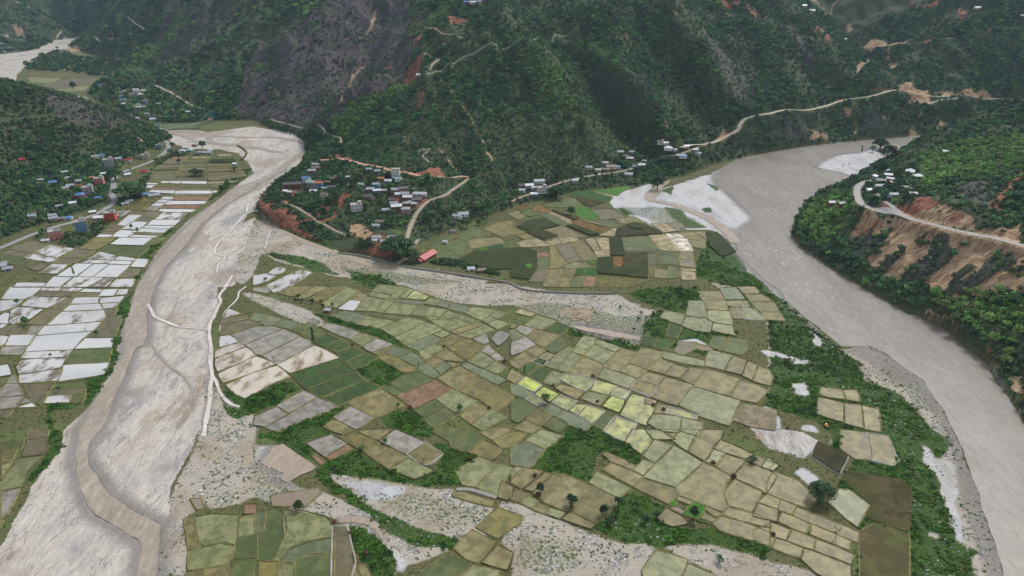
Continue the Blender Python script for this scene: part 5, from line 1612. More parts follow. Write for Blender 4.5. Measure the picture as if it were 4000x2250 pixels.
def hill_scatter(name, label, x0, x1, y0, y1, cell, rbase, dens=.95, tone=1.0):
    x, y = cand(x0, x1, y0, y1, cell); z = zt(x, y)
    keep = (z > 1.2) & (z < H - .02 * y + 30) & ((z > 1.5) | (mask_at('grass', x, y) > .5))
    x, y, z = x[keep], y[keep], z[keep]
    red = mask_at('red', x, y); tan = mask_at('tan', x, y); pur = mask_at('purple', x, y); lg = mask_at('light', x, y)
    n1 = fbm(x / 45, y / 45, 3, 71); n2 = fbm(x / 9, y / 9, 2, 72)
    p = dens * np.clip(.45 + 2.4 * (n1 - .34), .34, 1) * (1 - .93 * np.clip(np.maximum(red, tan) * 1.4, 0, 1)) * (1 - .3 * np.clip(pur * 1.2, 0, 1)); p = np.where(lg > .3, np.maximum(p, .8), p); p = np.where((x > -330) & (x < 120) & (y < 1010) & (y > 640) & (red < .3) & (tan < .3), np.maximum(p, .9), p)
    keep = RNG.random(len(x)) < p
    x, y, z, pur, lg, n1, n2 = (q[keep] for q in (x, y, z, pur, lg, n1, n2))
    vil = (x > -330) & (x < 120) & (y < 1010) & (y > 640); PUR = pur
    r = rbase * np.where(vil, .72, 1) * (.45 + .75 * RNG.random(len(x)) ** 1.6) * (.7 + .75 * n1) * (1 - .38 * pur)
    m = off_road(x, y, r)
    for hx, hy, hr in HOUSE_KEEP: m &= (x - hx) ** 2 + (y - hy - 1.5) ** 2 > (hr * .8 + .5 * r) ** 2
    for hx, hy, hr in HOUSE_KEEP: m &= ~((np.abs(x - hx) < hr) & (y < hy) & (y > hy - hr - 5) & (r > 1.6))
    x, y, z, pur, lg, n1, n2, r = (q[m] for q in (x, y, z, pur, lg, n1, n2, r))
    dk = np.array(D(42, 64, 44, KL)); md = np.array(D(66, 98, 58, KL)); li = np.array(D(98, 130, 62, KL)); gp = np.array(D(80, 74, 78, KL)); ol = np.array(D(92, 94, 62, KL))
    u = np.clip((n2 - .3) * 2.4 + .35 * (RNG.random(len(x)) - .5), 0, 1)[:, None]
    c = dk * (1 - u) + md * u
    k = (np.clip(lg * 1.2, 0, 1) * (RNG.random(len(x)) < .75))[:, None]; c = c * (1 - k) + li * k
    k = (np.clip(pur * 1.1, 0, 1) * np.where(RNG.random(len(x)) < .42, .85, .1))[:, None]; c = c * (1 - k) + gp * k
    k = (RNG.random(len(x)) < .10)[:, None] * .8; c = c * (1 - k) + ol * k
    k = (RNG.random(len(x)) < .04)[:, None] * .8; c = c * (1 - k) + li * k
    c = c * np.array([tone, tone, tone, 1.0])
    S3 = np.stack([r * (.85 + .3 * RNG.random(len(x))), r * (.85 + .3 * RNG.random(len(x))), r * (.8 + .5 * RNG.random(len(x)))], 1)
    print(name, len(x))
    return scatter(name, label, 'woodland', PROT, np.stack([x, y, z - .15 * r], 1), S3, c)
# low plants, tufts and stones on the valley floor
def patch(label, txt, n, r0, r1, cat='bushes', cols=((46, 66, 42), (66, 92, 52))):
    P = np.array([p[:2] for p in PTS(txt)]); lo, hi = P.min(0), P.max(0)
    x = lo[0] + (hi[0] - lo[0]) * RNG.random(n * 4); y = lo[1] + (hi[1] - lo[1]) * RNG.random(n * 4)
    m = inpoly(x, y, P); x, y = x[m][:n], y[m][:n]; r = r0 + (r1 - r0) * RNG.random(len(x)) ** 1.5
    m = off_road(x, y, r)
    for hx, hy, hr in HOUSE_KEEP: m &= (x - hx) ** 2 + (y - hy) ** 2 > (hr * .8 + .4 * r) ** 2
    x, y, r = x[m], y[m], r[m]; v = RNG.random(len(x))[:, None]; c = np.array(D(*cols[0], KL)) * (1 - v) + np.array(D(*cols[1], KL)) * v
    scatter('thicket', label, cat, PROT, np.stack([x, y, zt(x, y) - .1 * r], 1), np.stack([r, r, r * 1.1], 1), c)
def floor_scatter():
    x, y = cand(-700, 900, 240, 1150, 1.75); z = zt(x, y); g = mask_at('grass', x, y); gv = mask_at('gravel', x, y); wh = mask_at('white', x, y)
    inf = np.zeros(len(x), bool)
    for Q in FIELD_POLYS:
        inf |= inpoly(x, y, Q)
    for nm, P in WPOLY: inf |= inpoly(x, y, P)
    n = fbm(x / 14, y / 14, 3, 73); n2 = fbm(x / 3.5, y / 3.5, 2, 74); u = RNG.random(len(x))
    fl = inpoly(x, y, FLOOR)
    a = fl & ~inf & (z < 3) & (z > -.3) & (wh < .4)
    sel = a & (g > .5) & (u < np.clip(.25 + 2.2 * (n - .35), .15, .9)) & ((gv < .6) | ((g > .7) & (n2 > .42)))
    thin = a & (g <= .5) & (gv < .5) & (mask_at('sand', x, y) < .3) & (u < .16)
    tuft = a & (gv > .5) & (u < .22 * np.clip((n - .42) * 5, 0, 1))
    s = sel | thin | tuft; X, Y, Z = x[s], y[s], z[s]; G = g[s]; N = n[s]; N2 = n2[s]; T = tuft[s]
    r = np.where(G > .5, .7 + 1.5 * RNG.random(len(X)) ** 2.5 + .5 * (N > .55), .5 + .5 * RNG.random(len(X)))
    m = off_road(X, Y, r); X, Y, Z, N, N2, r, T, G = (q[m] for q in (X, Y, Z, N, N2, r, T, G))
    d1 = np.array(D(42, 70, 26, 1.35)); d2 = np.array(D(72, 108, 34, 1.35)); d3 = np.array(D(104, 112, 62, 1.15))
    t_ = np.clip((N2 - .3) * 2.2, 0, 1)[:, None]; c = d1 * (1 - t_) + d2 * t_
    k = np.where(T | (G < .5), .65, 0)[:, None] * (RNG.random(len(X)) < .7)[:, None]; c = c * (1 - k) + d3 * k
    print('low plants', len(X))
    scatter('low_plants', 'low green shrubs and grass clumps over the valley floor between the fields', 'ground cover', PROT2, np.stack([X, Y, Z], 1), np.stack([r, r, r * (.6 + .5 * RNG.random(len(r)))], 1), c)
    st = fl & ~inf & (z < 2.5) & (((gv > .5) & (u > 1 - .55 * np.clip(.35 + 2.6 * (n2 - .4), .05, 1)))) & (y < 900)
    X, Y, Z = x[st], y[st], z[st]; r = .22 + .55 * RNG.random(len(X)) ** 3
    m = off_road(X, Y, r); X, Y, Z, r = X[m], Y[m], Z[m], r[m]
    v = RNG.random(len(X))[:, None]; c = np.array(D(104, 104, 106, K)) * (1 - v) + np.array(D(205, 205, 204, K)) * v
    print('stones', len(X))
    scatter('river_stones', 'grey and white river stones strewn over the gravel beds', 'stones', PROT3, np.stack([X, Y, Z + .08], 1), np.stack([r * (.8 + .5 * RNG.random(len(r))), r, r], 1), c)
# ---------------------------------------------------------------- trees, each a thing with trunk and crown
def empty(name, loc, rz=0, sc=(1, 1, 1)):
    o = bpy.data.objects.new(name, None); COL.objects.link(o); o.location = loc; o.rotation_euler = (0, 0, rz); o.scale = sc; o.empty_display_size = .5; return o
def tagit(o, label, cat, group=None):
    o['label'] = label; o['category'] = cat
    if group: o['group'] = group
def limb(V, F, a, b, ra, rb, n=6):
    a, b = Vector(a), Vector(b); d = (b - a).normalized(); u = d.orthogonal().normalized(); w = d.cross(u); k = len(V)
    for p, r in ((a, ra), (b, rb)):
        for i in range(n):
            t = i / n * 2 * math.pi; q = p + (u * math.cos(t) + w * math.sin(t)) * r; V.append(tuple(q))
    for i in range(n): F.append((k + i, k + (i + 1) % n, k + n + (i + 1) % n, k + n + i))
TREE_M = {}
def tree_meshes(kind, seed):
    """unit tree: height 1, crown radius about .5"""
    key = (kind, seed)
    if key in TREE_M: return TREE_M[key]
    rng = np.random.default_rng(seed * 13 + len(kind)); TV, TF, CV, CF = [], [], [], []
    if kind == 'round':
        limb(TV, TF, (0, 0, -.05), (.01, 0, .35), .04, .028)
        for k in range(13):
            a = k * 2.4 + rng.random(); q = .33 * math.sqrt((k + .5) / 13); z = .62 + .26 * math.cos(q / .33 * 1.3) * rng.random() - .1 * (q > .25); p = (q * math.cos(a), q * math.sin(a), z)
            limb(TV, TF, (.01, 0, .3), tuple(Vector(p) * .9), .018, .006, 4); leaf_blob(CV, CF, p, .13 + .07 * rng.random(), 60, rng, .06, .85)
    elif kind == 'big':
        limb(TV, TF, (0, 0, -.05), (.01, 0, .28), .055, .042)
        for k in range(26):
            a = k * 2.4 + rng.random(); q = .42 * math.sqrt((k + .5) / 26); z = .42 + .42 * (1 - (q / .42) ** 2) * (.6 + .4 * rng.random()); p = (q * math.cos(a), q * math.sin(a), z)
            if k % 2 == 0: limb(TV, TF, (.01, 0, .25), tuple(Vector(p) * .9), .022, .007, 4)
            leaf_blob(CV, CF, p, .12 + .06 * rng.random(), 80, rng, .036, .8)
    elif kind == 'tall':
        limb(TV, TF, (0, 0, -.05), (0, 0, .85), .028, .01)
        for k in range(12):
            z = .24 + .062 * k; a = rng.random() * 6.28; q = .07 * (1 - abs(z - .5)); leaf_blob(CV, CF, (q * math.cos(a), q * math.sin(a), z), .10 * (1.25 - z) + .03, 40, rng, .045, 1.1)
    elif kind == 'pole':
        limb(TV, TF, (0, 0, -.05), (.02, 0, .8), .022, .012)
        for k in range(4):
            z = .55 + .12 * k; leaf_blob(CV, CF, (.05 * rng.normal(), .05 * rng.normal(), z), .10, 22, rng, .04, 1.1)
    elif kind == 'sparse':
        limb(TV, TF, (0, 0, -.05), (.02, 0, .45), .03, .018)
        for k in range(7):
            a = rng.random() * 6.28; q = .1 + .25 * rng.random(); p = (q * math.cos(a), q * math.sin(a), .55 + .4 * rng.random())
            limb(TV, TF, (.02, 0, .4), p, .012, .005, 4); leaf_blob(CV, CF, p, .11, 18, rng, .035, .9)
    elif kind == 'shrub':
        for k in range(6):
            a = rng.random() * 6.28; q = .3 * rng.random(); p = (q * math.cos(a), q * math.sin(a), .35 + .35 * rng.random())
            limb(TV, TF, (0, 0, -.05), p, .02, .008, 4); leaf_blob(CV, CF, p, .22 + .1 * rng.random(), 40, rng, .06, .9)
    elif kind == 'palm':
        limb(TV, TF, (0, 0, -.05), (.02, 0, .7), .03, .02)
        for k in range(14):
            a = k * .9; d = Vector((math.cos(a), math.sin(a), 0)); s = Vector((-d.y, d.x, 0)) * .03; b = len(CV); p0 = Vector((.02, 0, .7)); p1 = p0 + d * .22 + Vector((0, 0, .12 - .02 * (k % 3))); p2 = p0 + d * .42 - Vector((0, 0, .08))
            CV += [tuple(p0 + s * .3), tuple(p0 - s * .3), tuple(p1 - s), tuple(p1 + s), tuple(p2)]; CF += [(b, b + 1, b + 2, b + 3), (b + 3, b + 2, b + 4)]
    elif kind == 'bare':
        limb(TV, TF, (0, 0, -.05), (.03, 0, .5), .03, .02)
        for k in range(9):
            a = rng.random() * 6.28; q = .15 + .25 * rng.random(); p = (q * math.cos(a), q * math.sin(a), .65 + .35 * rng.random()); limb(TV, TF, (.03, 0, .4 + .1 * rng.random()), p, .012, .004, 4)
        leaf_blob(CV, CF, (0, 0, .8), .25, 14, rng, .03)
    tm = bpy.data.meshes.new('trunk'); tm.from_pydata(TV, [], TF); tm.update(); tm.materials.append(MATS['bark'])
    cm = bpy.data.meshes.new('crown'); cm.from_pydata(CV, [], CF); cm.update(); cm.materials.append(MATS['leaf_dark'])
    TREE_M[key] = (tm, cm); return tm, cm
def add_tree(kind, x, y, z, h, w, leaf, label, group=None, name='tree', cat='tree'):
    tm, cm = tree_meshes(kind, random.randrange(4))
    r = empty(name, (x, y, z), random.random() * 6.28, (w, w, h)); tagit(r, label, cat, group)
    t = bpy.data.objects.new('trunk', tm); COL.objects.link(t); t.parent = r
    c = bpy.data.objects.new('crown' if kind != 'palm' else 'fronds', cm); COL.objects.link(c); c.parent = r
    c.material_slots[0].link = 'OBJECT'; c.material_slots[0].material = MATS['leaf_' + leaf]
    return r
ORD = ['first', 'second', 'third', 'fourth', 'fifth', 'sixth', 'seventh', 'eighth', 'ninth', 'tenth', 'eleventh', 'twelfth', 'thirteenth', 'fourteenth', 'fifteenth', 'sixteenth']
# kind tile x y height width leaf | label
for ln in '''tall 12 578 575 15 9 dark|tall narrow dark tree at the corner of the brown and green paddies
pole 12 180 775 7 4 mid|thin pruned tree on the corner bund of the grey flooded fields
pole 12 1452 285 8 4 dark|thin pruned tree standing inside a pale green paddy below the gravel stream
pole 12 1640 820 6 4.5 dark|small pruned tree beside the kinked bund above the red soil plot
round 12 2050 1255 6 5 mid|small round tree on the bund right below the red soil plot
sparse 12 2357 1370 5 3.5 dark|little thin tree in the grey paddy right of the round bund tree
round 12 1432 1215 4 3.5 mid|tiny tree by the lower left corner of the red soil plot
palm 02 2290 612 5 4 dark|small palm like tree on the upper bund of the left flooded field
sparse 02 2345 755 6 5 mid|loose bushy tree in the middle of the streaky flooded field by the canal
palm 02 2458 850 6 4.5 mid|small palm like tree on the bund below the streaky flooded field
round 02 178 180 6 5.5 mid|small tree at the corner of white flooded fields near the left edge
round 02 262 385 8 8 mid|bushy green tree at the meeting of four bunds in the left fields
sparse 02 865 455 4 3.5 dark|little tree on the bund above the large mirror white field
round 02 975 492 5 4.5 dark|small dark tree on the bank above the white field by the river
bare 02 1108 430 6 4 dark|almost leafless tree in the brown field beside the river bank
round 02 597 1055 5 4 dark|small dark tree between the brown strip fields near the river
sparse 02 462 805 5 4.5 dark|small tree in the half flooded field of the left plain
tall 01 748 1335 11 6 mid|upright tree on the long bund of the white flooded fields
round 01 1325 862 6 4.5 dark|small dark tree on the earth mound between two mirror fields
round 01 2240 515 13 9 dark|dark bushy tree on the grassy river bank beside the upper fields
round 01 2290 445 11 8 mid|slimmer tree just upstream of the dark bank tree
big 01 1960 325 11 15 dark|left tree of the dark clump in the upper fields
big 01 2020 325 10 14 dark|right tree of the dark clump in the upper fields
round 01 1800 200 7 8 dark|single round tree in the uppermost terraces near the road
round 01 2040 55 13 14 dark|broad dark tree beside the sheds at the river bend
sparse 01 2160 492 5 4 dark|little tree at the end of the white strip fields by the bank
round 01 2360 285 9 11 mid|bushy tree at the right edge of the upper fields
round 01 1740 50 11 9 dark|tree on the outer side of the road bend
big 01 1320 560 24 40 dark|huge spreading dark tree beside the road bend
big 01 1165 375 19 22 dark|large dark tree across the road from the long white fields, behind the huge one
round 22 338 1165 8 7 mid|bushy tree on the stone heap beside the brightest yellow field
sparse 22 600 1000 4 3 dark|tiny tree on the bund below the yellow patched field
tall 22 128 880 8 5 dark|dark upright tree at the dark green plot left of the yellow fields
palm 22 1895 448 6 5 mid|small palm like tree in the pale field near the gravel belt
big 21 592 725 12 11 dark|lone round dark tree standing in the bright green field
big 21 1460 465 20 15 dark|big dark tree at the tip of the white sand bank
big 21 442 555 19 24 dark|large dark tree beside the roadside houses above the terraces
round 13 425 800 7 6 dark|dark tree on the white slab beside the lower left pond
round 13 1282 130 4 4 mid|small round tree inside the grey paddy
round 13 1050 210 4.5 4.5 mid|small tree on the corner of the olive brown paddy
sparse 13 1665 330 6 5 mid|bushy tree by the lower corner of the brown paddy near the path
round 23 282 625 7 6 dark|tree on the brown mound between the lower brown fields
round 23 592 750 8 7.5 dark|dark tree on the bund of the large brown fields
round 23 900 850 8 5.5 dark|dark tree at the left edge of the thicket
round 23 1800 885 9 6 dark|dark tree in front of the vivid green plots
sparse 23 236 258 4 3 dark|little bare tree at the corner of the pale field beside the green patch
shrub 23 2375 330 6 9 dark|round dark palm like bush at the corner of brown paddies
shrub 23 2062 1310 5 5.5 dark|single dark shrub on the white sand in front
big 33 515 700 13 15 dark|large round dark tree between the paddies and the tan plots
sparse 33 670 1080 8 6 dark|slender tree in the long brown field in the lower right
big 31 1195 175 25 26 dark|tallest dark spreading tree on the sand bar of the big river
big 31 1125 60 20 24 dark|dark tree directly behind the tallest sand bar tree
tall 31 940 95 12 8 dark|narrow dark tree at the water edge of the sand bar
round 31 1048 90 12 10 mid|lighter tree between the narrow one and the big ones on the sand bar
sparse 31 748 245 6 6 grey|small shrub tree on the open sand, left one
sparse 31 815 235 7 6 grey|small shrub tree on the open sand, right one
big 31 1135 300 17 18 dark|dark round tree above the road bend by the right hamlet
big 00 742 900 20 16 dark|lone dark tree at the edge of the far pale fields
round 00 580 500 11 12 dark|single dark tree on the far river bed
big 11 1430 1150 25 36 dark|giant dark tree below the cliff village beside the ramp road
big 11 1575 1195 14 17 dark|dark tree to the right of the giant one, by the red roof
round 11 98 1385 4 4.5 dark|small dark tree in the white flooded field beside the gravel
round 32 1215 1110 4 4.5 dark|small dark shrub at the edge of the grey gravel shore
big 00 860 690 17 20 dark|tall dark tree among the far grove'''.split('\n'):
    a, lab = ln.split('|'); a = a.split(); x, y, z = TH(a[1], float(a[2]), float(a[3]))
    add_tree(a[0], x, y, z - .1, float(a[4]), float(a[5]) * 1.0, a[6], lab, name='shrub' if a[0] == 'shrub' else ('palm_tree' if a[0] == 'palm' else 'tree'))
# clusters of trees nothing in the picture tells apart
TREE_AT = []
def grove(txt, n, kinds, hmin, hmax, leaves, label, group, wf=1.0, name='tree'):
    P = np.array([p[:2] for p in PTS(txt)]); lo, hi = P.min(0), P.max(0); k = 0; tries = 0
    while k < n and tries < n * 60:
        tries += 1; x = random.uniform(lo[0], hi[0]); y = random.uniform(lo[1], hi[1])
        if not inpoly(np.array([x]), np.array([y]), P)[0]: continue
        h = random.uniform(hmin, hmax); w = h * random.uniform(.8, 1.1) * wf
        if any(math.hypot(x - a, y - b) < .38 * (w + c) for a, b, c in TREE_AT): continue
        if any(math.hypot(x - a, y - b) < c + w * .3 for a, b, c in HOUSE_KEEP): continue
        if not off_road(np.array([x]), np.array([y]), np.array([w * .5]))[0]: continue
        TREE_AT.append((x, y, w)); k += 1
        add_tree(random.choice(kinds), x, y, z1(x, y) - .1, h, w, random.choice(leaves), label, group, name)
# ---------------------------------------------------------------- houses
def tin(name, c, rough=.45, spec=.5):
    t = NT(name); w = t.n('TexWave'); w.inputs['Scale'].default_value = 2.2; w.inputs['Distortion'].default_value = .4
    tc = t.n('TexCoord'); t.l(tc.outputs['Object'], w.inputs[0]); n = t.noise(.6, 5, .7)
    a = tuple(q * .8 for q in c[:3]) + (1,); t.col(t.mix(t.step(n, .42, .68), t.mix(w.outputs['Fac'], a, c), tuple(q * .62 for q in c[:3]) + (1,)))
    t.b.inputs['Roughness'].default_value = rough; t.b.inputs['Specular IOR Level'].default_value = spec; t.bump(w.outputs['Fac'], .3, .05)
RC = {'t': ('grey tin', (168, 176, 182)), 'w': ('white tin', (224, 228, 232)), 'b': ('blue', (84, 136, 192)), 'r': ('red', (176, 44, 48)), 'd': ('dark slate', (92, 90, 96)), 'o': ('orange', (196, 112, 72)), 'g': ('pale green tin', (150, 186, 182)), 'k': ('brown', (128, 112, 100))}
for k_, (n_, c_) in RC.items(): tin('roof_' + k_, D(*c_, .9))
WC = {'w': ('white', (216, 216, 214)), 'g': ('grey', (172, 170, 166)), 'm': ('brown mud', (132, 112, 98)), 'p': ('pink', (206, 140, 132)), 'o': ('orange', (206, 92, 60)), 'b': ('blue', (112, 148, 178)), 'r': ('red', (140, 88, 76)), 'c': ('cream', (206, 196, 172)), 'v': ('magenta', (168, 72, 118))}
for k_, (n_, c_) in WC.items(): simple('wall_' + k_, D(*c_, .9), .85, .2, .10, .8)
simple('glass_dark', D(44, 50, 58), .15, .6, .2, 1); simple('wood_dark', D(84, 62, 50), .8, .2); simple('concrete', D(176, 172, 166, .9), .9, .2, .14, .5); simple('tank_black', D(40, 42, 46), .4, .5); simple('tank_green', D(60, 150, 130), .5, .4)
class MB:
    def __init__(s): s.V = []; s.F = []
    def box(s, x0, x1, y0, y1, z0, z1):
        b = len(s.V); s.V += [(x, y, z) for z in (z0, z1) for x, y in ((x0, y0), (x1, y0), (x1, y1), (x0, y1))]
        s.F += [(b, b + 3, b + 2, b + 1), (b + 4, b + 5, b + 6, b + 7)] + [(b + i, b + (i + 1) % 4, b + 4 + (i + 1) % 4, b + 4 + i) for i in range(4)]; return s
    def poly(s, pts, faces):
        b = len(s.V); s.V += pts; s.F += [tuple(b + i for i in f) for f in faces]; return s
    def build(s, name, mat, parent=None, label=None):
        o = add_mesh(name, s.V, s.F, mat, None, False, parent)
        if label: o['label'] = label
        return o
def windows(root, xs, y, zs, w=1.0, h=1.1, side=None, frame='wall_w', pane=True):
    """openings on the face at y (facing -Y), or on the +-X face when side is given"""
    for zz in zs:
        for xx in xs:
            f = MB(); p = MB(); t = .09; dpt = .06
            if side is None:
                f.box(xx - w / 2 - t, xx + w / 2 + t, y - dpt, y + .02, zz - h / 2 - t, zz - h / 2); f.box(xx - w / 2 - t, xx + w / 2 + t, y - dpt, y + .02, zz + h / 2, zz + h / 2 + t)
                f.box(xx - w / 2 - t, xx - w / 2, y - dpt, y + .02, zz - h / 2, zz + h / 2); f.box(xx + w / 2, xx + w / 2 + t, y - dpt, y + .02, zz - h / 2, zz + h / 2)
                p.box(xx - w / 2, xx + w / 2, y - .03, y + .05, zz - h / 2, zz + h / 2)
            else:
                sx = side; a, b = sorted((sx - .02 * np.sign(sx), sx + dpt * np.sign(sx))); c, d = sorted((sx - .05 * np.sign(sx), sx + .03 * np.sign(sx)))
                f.box(a, b, xx - w / 2 - t, xx + w / 2 + t, zz - h / 2 - t, zz - h / 2); f.box(a, b, xx - w / 2 - t, xx + w / 2 + t, zz + h / 2, zz + h / 2 + t)
                f.box(a, b, xx - w / 2 - t, xx - w / 2, zz - h / 2, zz + h / 2); f.box(a, b, xx + w / 2, xx + w / 2 + t, zz - h / 2, zz + h / 2)
                p.box(c, d, xx - w / 2, xx + w / 2, zz - h / 2, zz + h / 2)
            o = f.build('window', frame, root)
            if pane: p.build('pane', 'glass_dark', o)
def gable(root, w, d, h, rt, wall, hip=False, storeys=1, detail=True):
    e = h + d * .26; wl = MB(); wl.box(-w / 2, w / 2, -d / 2, d / 2, -1.5, h)
    if not hip: wl.poly([(-w / 2, -d / 2, h), (-w / 2, d / 2, h), (-w / 2, 0, e), (w / 2, -d / 2, h), (w / 2, d / 2, h), (w / 2, 0, e)], [(0, 2, 1), (3, 4, 5), (0, 3, 5, 2), (1, 2, 5, 4)])
    wl.build('wall', 'wall_' + wall, root)
    o = .55; zz = h - o * .52 + .12; r = MB(); t = .1; k = d * .42 if hip else -o
    top = [(-w / 2 - o, -d / 2 - o, zz), (w / 2 + o, -d / 2 - o, zz), (w / 2 + o, d / 2 + o, zz), (-w / 2 - o, d / 2 + o, zz), (-w / 2 + k, 0, e + .12), (w / 2 - k, 0, e + .12)]
    r.poly(top + [(x, y, z - t) for x, y, z in top], [(0, 1, 5, 4), (2, 3, 4, 5), (1, 2, 5), (3, 0, 4), (6, 10, 11, 7), (8, 11, 10, 9), (7, 11, 8), (9, 10, 6), (0, 6, 7, 1), (1, 7, 8, 2), (2, 8, 9, 3), (3, 9, 6, 0)] if hip else
           [(0, 1, 5, 4), (2, 3, 4, 5), (6, 10, 11, 7), (8, 11, 10, 9), (0, 6, 7, 1), (2, 8, 9, 3), (1, 7, 11, 5), (5, 11, 8, 2), (3, 9, 10, 4), (4, 10, 6, 0)])
    r.build('roof', 'roof_' + rt, root)
    if detail:
        MB().box(-.5, .5, -d / 2 - .05, -d / 2 + .05, 0, 2.0).build('door', 'wood_dark', root)
        n = max(1, int(w / 5)); xs = [q for i in range(n) for q in (-(i + 1) * w / (2 * n + 1.4), (i + 1) * w / (2 * n + 1.4))]
        windows(root, xs, -d / 2, [1.45 + 2.6 * s for s in range(storeys)], .9, .9, None, 'wood_dark', False)
        if storeys > 1: MB().box(-w / 2 - .2, w / 2 + .2, -d / 2 - .9, -d / 2, 2.55, 2.7).build('balcony', 'wood_dark', root)
def shed(root, w, d, h, rt, wall):
    MB().box(-w / 2, w / 2, -d / 2, d / 2, -1, h).build('wall', 'wall_' + wall, root)
    r = MB(); a, b = h + .05, h + .9; o = .4
    P = [(-w / 2 - o, -d / 2 - o, a), (w / 2 + o, -d / 2 - o, a), (w / 2 + o, d / 2 + o, b), (-w / 2 - o, d / 2 + o, b)]
    r.poly(P + [(x, y, z + .1) for x, y, z in P], [(0, 3, 2, 1), (4, 5, 6, 7), (0, 1, 5, 4), (1, 2, 6, 5), (2, 3, 7, 6), (3, 0, 4, 7)]).build('roof', 'roof_' + rt, root)
    MB().box(-.5, .5, -d / 2 - .05, -d / 2 + .05, 0, 1.9).build('door', 'wood_dark', root)
def flat(root, w, d, fl, wall, rt='w', balc=True, stair=True, tank=None):
    h = 3.0 * fl; MB().box(-w / 2, w / 2, -d / 2, d / 2, -1.5, h).build('wall', 'wall_' + wall, root)
    rf = MB().box(-w / 2 - .5, w / 2 + .5, -d / 2 - .5, d / 2 + .5, h, h + .22)
    for a in ((-w / 2 - .45, w / 2 + .45, -d / 2 - .45, -d / 2 - .3), (-w / 2 - .45, w / 2 + .45, d / 2 + .3, d / 2 + .45), (-w / 2 - .45, -w / 2 - .3, -d / 2 - .3, d / 2 + .3), (w / 2 + .3, w / 2 + .45, -d / 2 - .3, d / 2 + .3)): rf.box(*a, h + .22, h + 1.0)
    rf = rf.build('roof', 'concrete', root)
    if stair: MB().box(w / 2 - 4.2, w / 2 - .8, -.5, d / 2 - .8, h + .22, h + 2.7).box(w / 2 - 4.5, w / 2 - .5, -.8, d / 2 - .5, h + 2.7, h + 2.85).build('stair_tower', 'concrete', rf)
    if tank:
        bm = bmesh.new(); bmesh.ops.create_cone(bm, cap_ends=True, segments=14, radius1=.7, radius2=.62, depth=1.4); me = bpy.data.meshes.new('water_tank'); bm.to_mesh(me); bm.free(); me.materials.append(MATS[tank])
        o = bpy.data.objects.new('water_tank', me); COL.objects.link(o); o.location = (w / 2 - 2.4, d / 2 - 2.2, h + 3.5); o.parent = rf
    zs = [1.55 + 3.0 * s for s in range(fl)]; n = max(2, int(w / 3.2)); xs = [-w / 2 + (i + .5) * w / n for i in range(n)]
    windows(root, xs, -d / 2, zs, 1.15, 1.2); m = max(2, int(d / 3.4)); ysd = [-d / 2 + (i + .5) * d / m for i in range(m)]
    windows(root, ysd, 0, zs, 1.1, 1.2, w / 2); windows(root, ysd, 0, zs, 1.1, 1.2, -w / 2)
    for s in range(1, fl):
        if balc: MB().box(-w / 2 - .55, w / 2 + .55, -d / 2 - 1.1, -d / 2 - .001, 3.0 * s - .12, 3.0 * s + .06).box(-w / 2 - .55, w / 2 + .55, -d / 2 - 1.1, -d / 2 - .98, 3.0 * s + .06, 3.0 * s + .8).build('balcony', 'wall_' + wall, root)
        else: MB().box(-w / 2 - .12, w / 2 + .12, -d / 2 - .12, d / 2 + .12, 3.0 * s - .1, 3.0 * s + .1).build('floor_band', 'concrete', root)
    MB().box(-.55, .55, -d / 2 - .06, -d / 2 + .04, 0, 2.1).build('door', 'wood_dark', root)
HCOUNT = {}
def house(t, x, y, typ, rc, wc, w, place, fl=1, rot=None, label=None, name=None, d=None, **kw):
    X, Y, Z = TH(t, x, y + 6); w = w * (.87 if typ in 'AHS' else .95); rot = (random.uniform(-.22, .22) if rot is None else math.radians(rot))
    nm = name or {'A': 'house', 'H': 'house', 'S': 'shed', 'F': 'concrete_house'}[typ]
    d = d or {'A': min(7.0, w * .62), 'H': w * .8, 'S': min(6, w * .6), 'F': w * .72}[typ]
    cs = [z1(X + a * w * .4, Y + b * d * .4) for a in (-1, 1) for b in (-1, 1)]; Z = (max(cs) + Z) / 2
    o = empty(nm, (X, Y, Z), rot)
    near = typ == 'F' or w > 7
    if typ == 'A': gable(o, w, d, 2.7 * fl if fl > 1 else 2.4, rc, wc, False, fl)
    elif typ == 'H': gable(o, w, d, 2.7 * fl if fl > 1 else 2.4, rc, wc, True, fl)
    elif typ == 'S': shed(o, w, d, 2.2, rc, wc)
    else: flat(o, w, d, fl, wc, **kw)
    HOUSE_KEEP.append((X, Y, max(w, d) * .62))
    grp = 'houses ' + place
    if label: tagit(o, label, 'shed' if typ == 'S' else 'house', grp)
    else: HCOUNT.setdefault((typ, wc if typ == 'F' else rc, place), []).append((tile_src(t, x, y)[0], o))
    return o
def finish_labels():
    for (typ, c, place), L in HCOUNT.items():
        L.sort(key=lambda q: q[0]); n = len(L)
        base = '%s flat roofed house' % WC[c][0] if typ == 'F' else {'A': '%s roofed house', 'H': '%s hip roofed house', 'S': '%s roofed shed'}[typ] % RC[c][0]
        for i, (_, o) in enumerate(L):
            lab = base + ' ' + place
            if n > 1: lab += ', ' + ORD[i] + ' from left'
            tagit(o, lab, 'shed' if typ == 'S' else 'house', 'houses ' + place)
